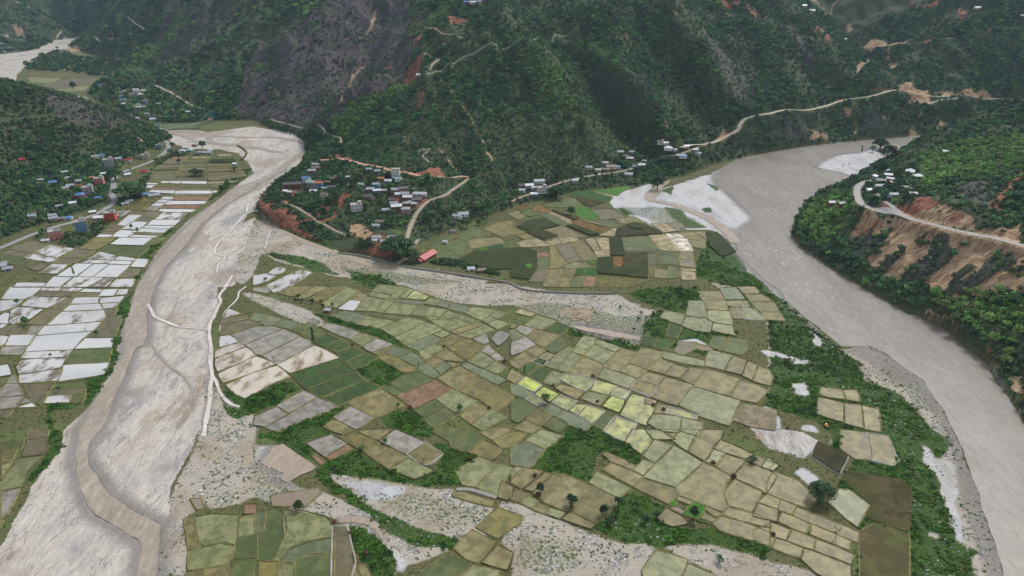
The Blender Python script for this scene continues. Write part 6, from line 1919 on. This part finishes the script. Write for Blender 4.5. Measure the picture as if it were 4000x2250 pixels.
HD = {
 'left|beside the paved road': '''01 1290 185 A r w 10
01 1285 320 S w g 10
01 1400 140 A d g 11
01 1100 225 F w g 13 3
01 960 145 A t c 9
01 1020 135 A b c 9
01 1050 315 A w g 9
01 1010 415 F w p 11 3
01 895 505 F w g 12 3
01 1465 145 F w c 11 2
01 1605 48 F w b 9 2
01 990 555 A b c 8
01 935 700 S w m 8
01 1300 590 A t g 10
01 1262 612 A t g 9
01 1475 520 S b g 10
01 1555 530 A t g 15
01 1195 165 S t g 10
01 895 430 A b g 5''',
 'left|on the wooded slope left of the road': '''01 652 300 A t g 9
01 415 380 A t g 9
01 540 425 A b m 10 2
01 692 355 A t c 8
01 740 385 A k g 7
01 790 388 A t g 9
01 712 432 A t m 10
01 660 480 A k m 10
01 665 455 A t m 8
01 930 352 A o m 7
01 803 432 A r m 6
01 225 172 A r m 8
01 600 640 A t g 8
01 735 610 S w g 9''',
 'left|in the lower left roadside hamlet': '''01 330 740 A t g 9
01 350 715 A k r 6
01 532 735 A t g 9
01 545 762 A t g 10
01 625 768 A k r 9
01 688 760 H b c 10
01 465 985 A w g 8
01 30 1220 A t m 9
01 82 1268 A t g 9
01 40 1245 S t m 6''',
 'bend|at the sheds by the river bend': '''01 1850 78 A w w 10
01 1910 75 H g b 9
01 1868 48 A w c 8
01 1785 88 S t g 9
01 2065 98 A t g 24
01 1990 110 A d m 12
01 1960 25 A k m 8
01 2120 78 S t m 10''',
 'far|in the far village under the mountain': '''00 1065 802 A b w 12
00 1010 862 A b w 11
00 1046 855 A k m 9
00 1368 908 A w w 13
00 1442 912 A w c 9
00 1240 952 F w g 13 2
00 1330 958 F w c 13 1
00 1382 950 F w w 12 2
00 1425 955 S w m 9
00 1236 1008 A b c 13
00 1225 975 A t c 9
00 1262 1052 A w m 13
00 1392 1056 A g c 10
00 1462 1055 F w b 9 3
00 1412 1105 F w g 20 2
00 1600 1052 A w g 12
00 1482 1147 A t c 9
00 1388 1192 A w g 9
00 1542 1204 A w w 12
00 1896 1130 A w g 9
00 2120 1205 A o c 8''',
 'grove|in the far grove by the pale fields': '''00 665 705 A w g 9
00 912 725 A t g 9
00 1035 576 S w g 8''',
 'edge|on the far hill at the upper left': '''00 52 378 F w w 19 2
00 232 368 F w c 10 2
00 200 402 S b c 17
00 15 440 A w g 11
00 292 82 A w g 10
00 178 32 A w c 10
00 52 520 A w g 10''',
 'mid|on the right of the village terrace': '''11 1410 482 A t m 11
11 1482 466 A d m 11
11 1440 522 A w m 10
11 1502 520 A t m 11
11 1648 516 S t g 18
11 1528 556 A w m 12
11 1618 574 A d m 12
11 1366 577 A d m 8
11 1392 615 A t m 10
11 1510 612 H t m 8
11 1560 606 H t m 8
11 1312 680 A t m 10
11 1415 668 A w m 13 2
11 1505 672 A t g 11
11 1460 625 A k m 7
11 1590 620 S t m 7''',
 'midleft|in the middle of the village terrace': '''11 1140 272 A g m 8
11 1225 287 A g m 8
11 1310 312 A k m 9
11 1260 366 A o m 8
11 1328 392 A w b 11
11 1436 372 A g w 9
11 1210 422 A t b 9
11 1060 422 A g g 8
11 1150 470 A t m 10
11 1215 486 A w m 9
11 1280 487 A t m 9
11 1130 545 A d m 11
11 960 430 A k m 8''',
 'cliff|on the cliff side of the village terrace': '''11 605 225 A t m 11
11 605 258 A k m 12
11 565 285 A t r 11
11 512 378 A b w 11 2
11 370 442 A d r 25 2
11 556 430 A g g 12 2
11 634 433 A o b 11 2
11 690 460 A g g 7
11 765 452 A d m 10
11 835 352 A d m 11
11 770 362 A k m 9
11 720 395 A k m 7
11 585 495 A w c 10
11 338 498 A w r 8
11 690 525 A k c 9
11 295 492 S w m 6
11 925 355 S g m 6''',
 'front|in the front of the village terrace': '''11 1242 798 A k g 9
11 1210 838 A t g 9
11 1218 962 A t w 10
11 1380 962 A t g 11
11 1290 1000 A t g 8
11 1198 990 A w c 6''',
 'slope|on the wooded slope above the terraced peninsula': '''11 2085 728 A t w 13
11 2025 748 A t w 11
11 1982 893 S d g 7
11 1902 1003 S t c 6''',
 'road|along the track west of the big dark tree': '''21 100 436 A d m 10
21 172 434 A w g 12
21 102 482 S g g 9
21 272 396 A t g 15
21 222 462 A t g 9
21 302 482 F w w 13 2
21 225 520 S w b 10
21 632 384 A t g 9''',
 'low|on the lower hamlet slope': '''21 772 255 A t g 9
21 865 276 A t c 9
21 938 208 A t g 9
21 995 246 A k c 15
21 1064 246 S b w 7
21 945 275 A k m 10
21 872 325 S t g 6
21 1172 320 A t g 12
21 1300 225 A t m 11
21 1332 185 S t g 7
21 1228 238 S b g 5''',
 'high|on the upper hamlet slope': '''21 1088 108 A t m 11
21 1142 138 A d m 9
21 1182 163 A t m 11
21 1206 96 A t g 9
21 1300 138 A d m 8
21 1570 78 H w w 13
21 1495 25 F w w 10 1
21 1545 18 A w g 9
21 1716 145 H b w 12
21 1752 45 A w c 9
21 1842 75 A t g 9
21 1866 130 A t g 10
21 1672 135 S t m 6
21 1640 78 S t g 6''',
 'right|in the hamlet above the big river': '''31 1210 290 A t m 8
31 1206 328 A w m 9
31 1130 390 A d m 11
31 1116 440 A t c 9
31 1228 372 A w m 8
31 1426 296 H w c 12
31 1506 346 H w m 10
31 1350 416 A t m 10
31 1432 478 A d m 11
31 1452 522 A w g 9
31 1256 532 A t g 9
31 1022 486 S w g 7
31 1372 458 S w c 7
31 1076 348 S w g 8
31 1090 545 A k m 9
31 1240 410 S k m 7''',
 'nose|on the wooded river spur': '''31 640 612 A w r 9
31 736 626 A t r 9''',
 'mtn|high on the mountain ridge': '''10 2122 36 A b m 11
10 2182 32 A w c 12
10 2240 26 A b c 10
10 2270 12 A r m 10
10 1636 772 S w g 8''',
 'mtnr|high on the right mountain side': '''30 360 66 A w c 12
30 440 118 A w c 13
30 425 108 S w m 8
30 772 402 S w g 8
30 2100 92 A w c 15
30 2560 176 A k m 12
31 1782 96 S g g 7''',
 'plain|on the lower plain': '''12 722 250 S t r 6
11 2166 1274 S t c 8
11 2272 1284 A k m 9
01 2362 212 S w g 7'''}
for key, txt in HD.items():
    place = key.split('|')[1]
    for ln in txt.split('\n'):
        a = ln.split(); fl = int(a[7]) if len(a) > 7 else 1
        rot = random.uniform(-14, 14)
        if key.startswith('left'): rot = random.choice((28, 20, 35)) + random.uniform(-8, 8)
        if key.startswith('right'): rot += random.choice((0, 50, -30))
        house(a[0], float(a[1]), float(a[2]), a[3], a[4], a[5], float(a[6]), place, fl, rot)
RP = 'beside the paved road'
house('01', 1120, 765, 'F', 'w', 'o', 12, RP, 3, 12, 'bright orange three storey concrete building beside the flooded fields', tank='tank_black', d=8)
house('01', 825, 880, 'F', 'w', 'b', 11, RP, 4, 38, 'tall blue four storey building with balconies beside the paved road', tank='tank_green', d=9)
house('01', 565, 950, 'F', 'w', 'p', 12, RP, 3, 38, 'pink three storey concrete building near the flooded fields at the lower left', tank='tank_green', d=10)
house('01', 1000, 755, 'S', 'w', 'g', 14, RP, 1, 5, 'long white roofed shed with a grey wall left of the orange building', d=6)
house('01', 1457, 290, 'A', 'r', 'c', 11, RP, 1, 6, 'red roofed building with turquoise fence at the edge of the upper fields')
house('01', 810, 550, 'H', 'b', 'v', 11, 'on the wooded slope left of the road', 2, 8, 'magenta walled two storey house with a bright blue roof')
house('11', 1410, 335, 'F', 'w', 'w', 10, 'in the middle of the village terrace', 3, 0, 'tall white three storey house standing against the red dirt road', balc=False, stair=False, d=7)
house('11', 1015, 668, 'F', 'w', 'w', 13, 'in the middle of the village terrace', 2, 14, 'white two storey flat roofed house alone among trees in the middle of the village')
# the red roofed school
sx, sy, sz = TH('11', 1715, 1150); sch = empty('school', (sx, sy, sz), math.radians(62)); tagit(sch, 'long orange walled building with bright red roof below the giant dark tree', 'school')
MB().box(-11, 11, -4, 4, -1, 3.2).poly([(-11, -4, 3.2), (-11, 4, 3.2), (-11, 0, 5.2), (11, -4, 3.2), (11, 4, 3.2), (11, 0, 5.2)], [(0, 2, 1), (3, 4, 5)]).build('wall', 'wall_o', sch)
T_ = [(-11.8, -6.0, 2.75), (11.8, -6.0, 2.75), (11.8, 5.0, 2.85), (-11.8, 5.0, 2.85), (-11.8, 0, 5.35), (11.8, 0, 5.35)]
MB().poly(T_ + [(x, y, z - .12) for x, y, z in T_], [(0, 1, 5, 4), (2, 3, 4, 5), (6, 10, 11, 7), (8, 11, 10, 9), (0, 6, 7, 1), (2, 8, 9, 3), (1, 7, 11, 5), (5, 11, 8, 2), (3, 9, 10, 4), (4, 10, 6, 0)]).build('roof', 'roof_r', sch)
pr = MB().poly([(-15.5, -4.6, 2.4), (-11.2, -4.6, 2.4), (-11.2, 4.6, 2.4), (-15.5, 4.6, 2.4), (-15.5, 0, 3.9), (-11.2, 0, 3.9), (-15.5, -4.6, 2.3), (-11.2, -4.6, 2.3), (-11.2, 4.6, 2.3), (-15.5, 4.6, 2.3)], [(0, 1, 5, 4), (2, 3, 4, 5), (0, 6, 7, 1), (2, 8, 9, 3), (6, 9, 8, 7)]).build('porch_roof', 'roof_r', sch)
for q in (-4.2, -1.4, 1.4, 4.2): MB().box(-15.2, -14.9, q - .15, q + .15, -1, 2.4).build('post', 'wall_w', sch)
MB().box(-11.06, -10.94, -.6, .6, 0, 2.1).build('door', 'wood_dark', sch)
windows(sch, [-8.4, -5, -1.7, 1.7, 5, 8.4], -4, [1.6], 1.2, 1.2)
HOUSE_KEEP.append((sx, sy, 15))
finish_labels()
# ---------------------------------------------------------------- bridge, walls, machine, vehicle, brush piles
simple('bridge_blue', D(66, 134, 170), .5, .4, .08); simple('bridge_grey', D(140, 150, 150), .6, .3, .1); simple('gabion', D(150, 146, 138, K), .95, .1, .25, 1.0, .6)
simple('machine_yellow', D(240, 176, 50), .4, .5, .06); simple('machine_dark', D(44, 42, 40), .7, .3, .1); simple('machine_orange', D(226, 120, 50), .4, .5, .06); simple('car_white', D(226, 228, 230), .3, .5, .03); simple('truck_blue', D(40, 62, 120), .35, .5, .05)
def bar(mb, a, b, r):
    V, F = [], []; limb(V, F, a, b, r, r, 4); mb.poly(V, F + [(0, 1, 2, 3), (7, 6, 5, 4)])
ax, ay, az = TH('00', 2142, 1226); bx, by, bz = TH('00', 1606, 1332)
br = empty('footbridge', ((ax + bx) / 2, (ay + by) / 2, 0)); tagit(br, 'long suspension footbridge with blue lattice towers over the far river bend', 'bridge')
mx, my = br.location.x, br.location.y
dv = Vector((bx - ax, by - ay, 0)).normalized(); nv = Vector((-dv.y, dv.x, 0))
def tower(cx, cy, z0, h):
    m = MB()
    for s in (-1, 1):
        for q in (-1, 1): bar(m, (cx - mx + nv.x * s * 2.0 + dv.x * q * .8, cy - my + nv.y * s * 2.0 + dv.y * q * .8, z0 - 1), (cx - mx + nv.x * s * 1.3 + dv.x * q * .5, cy - my + nv.y * s * 1.3 + dv.y * q * .5, z0 + h), .22)
    for k in range(7):
        z = z0 + h * k / 7; zz = z0 + h * (k + 1) / 7; w = 1.9 - .6 * k / 7; w2 = 1.9 - .6 * (k + 1) / 7
        for s, q in ((1, -1), (-1, 1)):
            bar(m, (cx - mx + nv.x * s * w, cy - my + nv.y * s * w, z), (cx - mx + nv.x * q * w2, cy - my + nv.y * q * w2, zz), .12)
        bar(m, (cx - mx + nv.x * w2, cy - my + nv.y * w2, zz), (cx - mx - nv.x * w2, cy - my - nv.y * w2, zz), .15)
    m.build('tower', 'bridge_blue', br)
tower(ax, ay, az, 21); tower(bx, by, bz, 17)
dk = MB(); N_ = 30; Lb = math.dist((ax, ay), (bx, by)); zA, zB = az + 5.5, bz + 4.5
def dz_(t): return zA * (1 - t) + zB * t - 2.2 * (1 - (2 * t - 1) ** 2)
for i in range(N_):
    t0, t1 = i / N_, (i + 1) / N_; p = [Vector((ax - mx, ay - my, 0)) + dv * Lb * t for t in (t0, t1)]; z0, z1_ = dz_(t0), dz_(t1)
    P = [p[0] - nv * .9, p[1] - nv * .9, p[1] + nv * .9, p[0] + nv * .9]; Z = [z0, z1_, z1_, z0]
    dk.poly([(q.x, q.y, z) for q, z in zip(P, Z)] + [(q.x, q.y, z + .18) for q, z in zip(P, Z)], [(0, 3, 2, 1), (4, 5, 6, 7), (0, 1, 5, 4), (2, 3, 7, 6)])
dk.build('deck', 'bridge_grey', br)
for s in (-1, 1):
    c = MB(); prev = None
    for i in range(N_ + 1):
        t = i / N_; p = Vector((ax - mx, ay - my, 0)) + dv * Lb * t + nv * s * 1.2; z = (az + 20) * (1 - t) + (bz + 16) * t - (Lb * .11) * (1 - (2 * t - 1) ** 2); z = max(z, dz_(t) + .4); q = (p.x, p.y, z)
        if prev: bar(c, prev, q, .12)
        if i % 2 == 0: bar(c, q, (p.x, p.y, dz_(t)), .05)
        prev = q
    c.build('cable', 'bridge_grey', br)
def wall_line(txt, h, w, mat, label, name='river_wall', cat='wall', zoff=0):
    P = PTS(txt); L = smooth_line(resample(P, 3.0), 2); n = ribbon_poly(L, 1)[1]; V, F = [], []
    o0 = L[len(L) // 2]
    for i in range(len(L)):
        z = z1(L[i][0], L[i][1]); j = .12 * (vnoise(np.array([i * .9]), np.array([3.]), 4)[0] - .5)
        for off, zz in ((-w * .8, z - .8), (-w * .5, z + h + j), (w * .5, z + h + j), (w * .8, z - .8)): V.append((L[i][0] - o0[0] + n[i][0] * off, L[i][1] - o0[1] + n[i][1] * off, zz))
        if i:
            b = 4 * (i - 1)
            for s in range(3): F.append((b + s, b + s + 1, b + 5 + s, b + 4 + s))
    o = add_mesh(name, V, F, mat); o.location = (o0[0], o0[1], 0); tagit(o, label, cat); return o
wall_line('11 820,1110 940,1120 1090,1140 1240,1180 1400,1222', 1.6, 1.0, 'gabion', 'low stone flood wall below the cliff village, left of the ramp road')
wall_line('11 1470,1238 1600,1262 1800,1290 2000,1320 2200,1352 2400,1385 2576,1415 22 60,20 200,48 400,62 700,74 1000,72', 1.6, 1.0, 'gabion', 'long low stone flood wall between the terraced peninsula and the gravel stream')
wall_line('01 2390,25 2450,60 2485,95 2470,130 2430,170', 1.8, 2.0, 'bund_dark', 'dark curved earth dike on the far river bed', 'dike', 'dike')
wall_line('13 1990,600 2100,590 2200,620 2300,650 2390,680', 1.0, 2.4, 'gabion', 'pale stone retaining bank below the lower brown fields', 'stone_bank', 'stone bank')
# small excavator
ex, ey, ez = TH('32', 585, 1412); e = empty('excavator', (ex, ey, ez + .2), math.radians(-75), (1.15, 1.15, 1.15)); tagit(e, 'small yellow and orange excavator in the bushes by the right fields', 'excavator')
for s in (-1, 1):
    MB().box(-1.0, 1.0, s * .62 - .16, s * .62 + .16, 0, .42).build('track', 'machine_dark', e)
bd = MB().box(-.9, .75, -.62, .62, .45, 1.0).build('body', 'machine_orange', e)
MB().box(-.5, .4, -.55, .12, 1.0, 1.95).box(-.58, .48, -.62, .2, 1.95, 2.05).build('cab', 'machine_yellow', e)
m = MB(); bar(m, (.6, .3, .9), (1.7, .3, 2.1), .13); m.build('boom', 'machine_yellow', e); m = MB(); bar(m, (1.7, .3, 2.1), (2.5, .3, .9), .1); m.build('arm', 'machine_orange', e)
MB().box(2.25, 2.75, .05, .55, .3, .9).build('bucket', 'machine_dark', e)
def vehicle(t, x, y, rz, mat, label, name, truck=False):
    X, Y, Z = TH(t, x, y); o = empty(name, (X, Y, Z + .15), math.radians(rz)); tagit(o, label, name)
    if truck:
        MB().box(-3.4, 1.4, -1.15, 1.15, .8, 2.7).build('cargo_box', mat, o); MB().box(1.5, 3.2, -1.1, 1.1, .7, 2.4).build('cab', mat, o); MB().box(2.4, 3.25, -.95, .95, 1.55, 2.2).build('windscreen', 'glass_dark', o)
    else:
        MB().box(-2.0, 2.1, -.85, .85, .35, .95).build('body', mat, o); MB().poly([(-1.5, -.78, .95), (1.3, -.78, .95), (1.3, .78, .95), (-1.5, .78, .95), (-1.1, -.65, 1.5), (.7, -.65, 1.5), (.7, .65, 1.5), (-1.1, .65, 1.5)], [(4, 5, 6, 7), (0, 1, 5, 4), (1, 2, 6, 5), (2, 3, 7, 6), (3, 0, 4, 7)]).build('cabin', 'glass_dark', o)
    for a in (-1, 1):
        for b in (-1, 1):
            bm = bmesh.new(); bmesh.ops.create_cone(bm, cap_ends=True, segments=12, radius1=.42, radius2=.42, depth=.3, matrix=Matrix.Translation((a * (2.2 if truck else 1.3), b * (1.0 if truck else .75), .4)) @ Matrix.Rotation(math.pi / 2, 4, 'X'))
            me = bpy.data.meshes.new('wheel'); bm.to_mesh(me); bm.free(); me.materials.append(MATS['machine_dark']); w = bpy.data.objects.new('wheel', me); COL.objects.link(w); w.parent = o
vehicle('01', 1703, 78, 60, 'truck_blue', 'dark blue truck on the road at the outer bend by the far river', 'truck', True)
vehicle('01', 1312, 262, 18, 'car_white', 'white car on the paved road above the upper fields', 'car')
# dried brush piles / hay domes on the bunds
def brush_pile(t, x, y, s, label):
    X, Y, Z = TH(t, x, y); V, F = [], []; rng = np.random.default_rng(int(x + y)); leaf_blob(V, F, (0, 0, .35 * s), .62 * s, 90, rng, .14 * s, .8); leaf_blob(V, F, (0, 0, .3 * s), .4 * s, 60, rng, .2 * s, .8)
    o = add_mesh('brush_pile', V, F, 'brush'); o.location = (X, Y, Z + .25); tagit(o, label, 'brush pile', 'brown brush piles on the bunds')
for ln in '''12 1892 610 2.3|brown brush pile casting a reflection in the olive paddies left of centre
12 970 592 2.3|brown brush pile on the bund below the row of shrubs
12 2502 760 2.8|reddish brush pile at the end of the curved bund near the centre
12 1552 1222 2.5|brown brush pile at the lower corner of the red soil plot
12 2346 1228 2.2|brown brush pile at the top corner of the grey paddy right of the red plot
12 1032 842 1.8|small brown brush pile at the left corner of the dark scrub patch
22 812 915 2.8|brown brush pile above the yellow green fields, largest there
22 416 1000 2.0|brown brush pile left of the patchy yellow field
22 860 1162 2.0|small brush pile at the stone heap between two yellow fields
22 1420 1200 2.4|brown brush pile at the sandy corner plot of the long yellow field
22 1522 1242 2.2|brown brush pile just left of the narrow yellow field
22 316 778 1.8|small brush pile at the corner of the dark green plot
23 1996 335 2.6|round brown brush pile in the brown paddy right of centre
23 2200 470 2.8|largest brown brush pile on the bund crossing in the lower right
23 1030 222 2.0|rust brown brush pile in the green scrub, left of two
23 1210 256 1.8|rust brown brush pile in the green scrub, right of two
23 226 458 2.2|tall narrow brush stack in the brown field at the bottom centre
23 262 655 2.8|wide brown brush mound with the tree behind it
23 590 765 2.0|brown brush pile at the foot of the tree on the bund
13 775 925 2.4|orange brown brush pile at the tip of the long lower left field
13 1216 378 2.0|rusty brush pile in the green verge below the grey paddies
13 1090 1232 2.0|rusty brush pile in the lower green verge by the curved field
13 932 1030 1.8|rusty brush pile beside the narrow brown lower left field
13 2116 290 2.0|brown brush pile at the corner above the streaky green field
01 1381 866 2.6|brown brush pile on the mound in the mirror fields
02 506 690 1.8|brown brush pile at the edge of the white strip field
33 50 1045 2.2|brown brush pile at the left end of the lower right strips
32 196 1430 1.8|little brown brush pile at the edge of the sandy diggings'''.split('\n'):
    a, lab = ln.split('|'); a = a.split(); brush_pile(a[0], float(a[1]), float(a[2]), float(a[3]), lab)
# groves and thickets
R_ = ['round', 'round', 'big']
grove('11 330,300 560,220 660,330 900,330 960,400 1000,560 900,700 700,640 520,560 330,520 190,520 200,440', 13, R_, 6, 11, ['dark', 'dark', 'mid'], 'dark rounded tree among the houses at the cliff side of the village', 'trees of the cliff side village')
grove('11 1000,330 1350,330 1700,340 1900,420 1760,540 1650,470 1300,440 1350,560 1330,640 1150,660 1000,560', 14, R_, 6, 11, ['dark', 'dark', 'mid'], 'dark rounded tree between the houses in the middle of the village', 'trees of the middle village')
grove('11 640,660 900,690 1290,720 1600,720 1500,820 1240,780 1180,930 930,800 700,760', 9, R_, 5, 9, ['dark', 'mid'], 'leafy tree in the orchards in front of the village houses', 'orchard trees')
grove('11 1720,580 2300,560 2500,700 2250,850 1900,900 1650,900 1560,860 1640,700', 15, R_, 7, 13, ['dark', 'dark', 'mid'], 'tall leafy tree in the wood between village and peninsula', 'trees of the wood behind the peninsula')
grove('11 920,960 1290,1010 1290,1110 1000,1080', 8, R_, 5, 8, ['dark'], 'dark tree on the cliff top above the flood wall', 'trees on the cliff top')
grove('21 380,340 900,330 1400,330 1800,210 1850,120 1500,170 1200,200 1000,360 600,420 400,420', 14, R_, 7, 12, ['dark', 'dark', 'mid'], 'dark tree along the lower edge of the hillside hamlet', 'trees below the hillside hamlet')
grove('21 900,120 1350,60 1700,20 1900,60 1750,180 1400,180 1000,300 880,240', 7, R_, 6, 10, ['dark', 'mid'], 'tree among the houses of the hillside hamlet', 'trees within the hillside hamlet')
grove('01 100,560 600,560 760,620 1100,600 1120,500 1000,450 600,380 300,420', 13, R_, 7, 12, ['dark', 'dark', 'mid'], 'dark tree around the slope houses left of the road', 'trees around the left slope houses')
grove('01 500,820 700,860 740,960 640,1010 420,960 300,960', 6, ['round'], 5, 8, ['dark', 'mid'], 'garden tree beside the pink building', 'garden trees by the pink building')
grove('01 1500,210 1640,150 1740,80 1800,110 1640,170 1500,260', 7, ['round'], 6, 9, ['dark', 'mid'], 'tree in the row along the outer edge of the paved road', 'trees along the paved road edge')
grove('00 250,660 560,540 900,600 1050,700 1000,760 600,720 280,700', 13, R_, 12, 18, ['dark', 'dark'], 'dark tree of the grove behind the far pale fields', 'trees of the far grove')
grove('00 1100,880 1700,880 2050,1150 2000,1230 1700,1200 1350,1180 1100,1000', 13, R_, 8, 13, ['dark', 'dark', 'mid'], 'tree among the houses of the far village', 'trees of the far village')
grove('31 980,380 1450,250 1560,420 1480,560 1250,620 1000,560', 12, R_, 6, 10, ['dark', 'mid'], 'dark tree among the houses above the big river', 'trees of the right hamlet')
grove('31 260,900 320,700 520,560 850,500 880,640 760,760 620,1000 500,1100 320,980', 22, ['round', 'round', 'big'], 6, 10, ['light', 'light', 'mid'], 'light green round tree on the wooded river spur', 'trees on the river spur', 1.1)
grove('32 1400,50 1900,40 2576,60 2576,820 2380,850 2250,600 2000,420 1600,200', 22, ['round', 'big'], 7, 11, ['light', 'mid', 'light'], 'light green rounded tree on the slope above the rapids', 'trees above the rapids', 1.1)
grove('12 120,40 320,60 560,120 800,200 700,240 400,160 160,100', 6, ['shrub', 'round'], 4, 6, ['dark'], 'dark bush in the row between gravel and brown strips', 'bushes along the gravel lane')
grove('23 800,900 960,740 1250,650 1450,760 1500,900 1300,950 1000,960', 7, ['shrub', 'round'], 4, 7, ['dark'], 'dark bush of the thicket in the lower centre', 'bushes of the lower thicket')
grove('22 1150,60 1500,20 1850,40 1700,160 1300,150', 7, ['shrub', 'round'], 4, 7, ['dark'], 'dark bush in the thicket beside the gravel stream', 'bushes of the upper thicket')
grove('22 1050,200 1450,270 1400,480 1250,480 1000,300', 8, ['shrub'], 3, 5, ['dark'], 'dark bush scattered on the right end of the gravel belt', 'bushes of the gravel belt')
# ---------------------------------------------------------------- scattered plants and stones
hill_scatter('hill_scrub', 'dense green scrub and low trees covering the near right hillside', 120, 1000, 250, 780, 3.6, 3.2)
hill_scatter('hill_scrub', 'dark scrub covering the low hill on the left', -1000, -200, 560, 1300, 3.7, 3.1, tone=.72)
hill_scatter('hill_scrub', 'dense scrub woodland covering the big mountain behind the valley', -600, 1500, 690, 1650, 3.9, 3.2)
hill_scatter('hill_scrub', 'bluish far woodland on the hills behind the upper river', -2200, -300, 1300, 3600, 8.5, 6.0)
patch('dense dark grove behind the far pale fields', '00 250,650 420,560 560,520 900,590 1080,560 1150,700 1050,770 800,740 600,720 280,700', 420, 4.5, 8.5, 'grove')
patch('rough green bushes between the coloured concrete buildings and the fields', '01 900,800 1100,800 1000,900 820,1040 720,1060 640,1020 560,1010 640,960 760,920 910,900', 160, 1.0, 2.6)
patch('line of dense bushes along the outer side of the paved road', '01 1180,560 1420,560 1560,240 1640,150 1760,100 1900,110 1800,140 1680,170 1560,260 1460,340 1380,400 1300,600 1200,650', 260, 1.2, 3.2)
patch('dark hedge of bushes behind the red roofed school', '11 1680,1180 1780,1210 2000,1240 2250,1310 2450,1330 2400,1290 2250,1250 2000,1180 1820,1160', 110, 1.4, 3.4)
patch('dark bushes under the cliff village on the river side', '11 180,800 350,870 550,940 820,1070 1000,1100 1280,1130 1280,1160 1000,1120 800,1090 520,970 250,880', 120, .9, 2.0)
patch('dense bushes on the grassy spit beside the big river', '32 0,340 330,390 520,480 700,620 880,780 960,880 700,880 400,860 200,830 60,700 330,690 400,640 0,600', 220, .8, 1.8, 'bushes', ((44, 64, 32), (70, 94, 46)))
floor_scatter()
# ---------------------------------------------------------------- the air of the valley
hm = bpy.data.materials.new('haze'); hm.use_nodes = True; hn = hm.node_tree; hn.nodes.clear()
ho = hn.nodes.new('ShaderNodeOutputMaterial'); hv = hn.nodes.new('ShaderNodeVolumePrincipled'); hn.links.new(hv.outputs[0], ho.inputs['Volume'])
hv.inputs['Color'].default_value = (.52, .76, 1.0, 1); hv.inputs['Density'].default_value = .00004; hv.inputs['Anisotropy'].default_value = .2
zmax = float(GZ.max()) + 40; zmax = max(zmax, H + 30)
hb = add_mesh('haze', [(x, y, z) for z in (-4, zmax) for x, y in ((-5200, -600), (5200, -600), (5200, 5200), (-5200, 5200))],
              [(0, 3, 2, 1), (4, 5, 6, 7), (0, 1, 5, 4), (1, 2, 6, 5), (2, 3, 7, 6), (3, 0, 4, 7)], None, 'stuff')
hb.data.materials.append(hm); hb['label'] = 'thin bluish haze filling the valley air'; hb['category'] = 'haze'
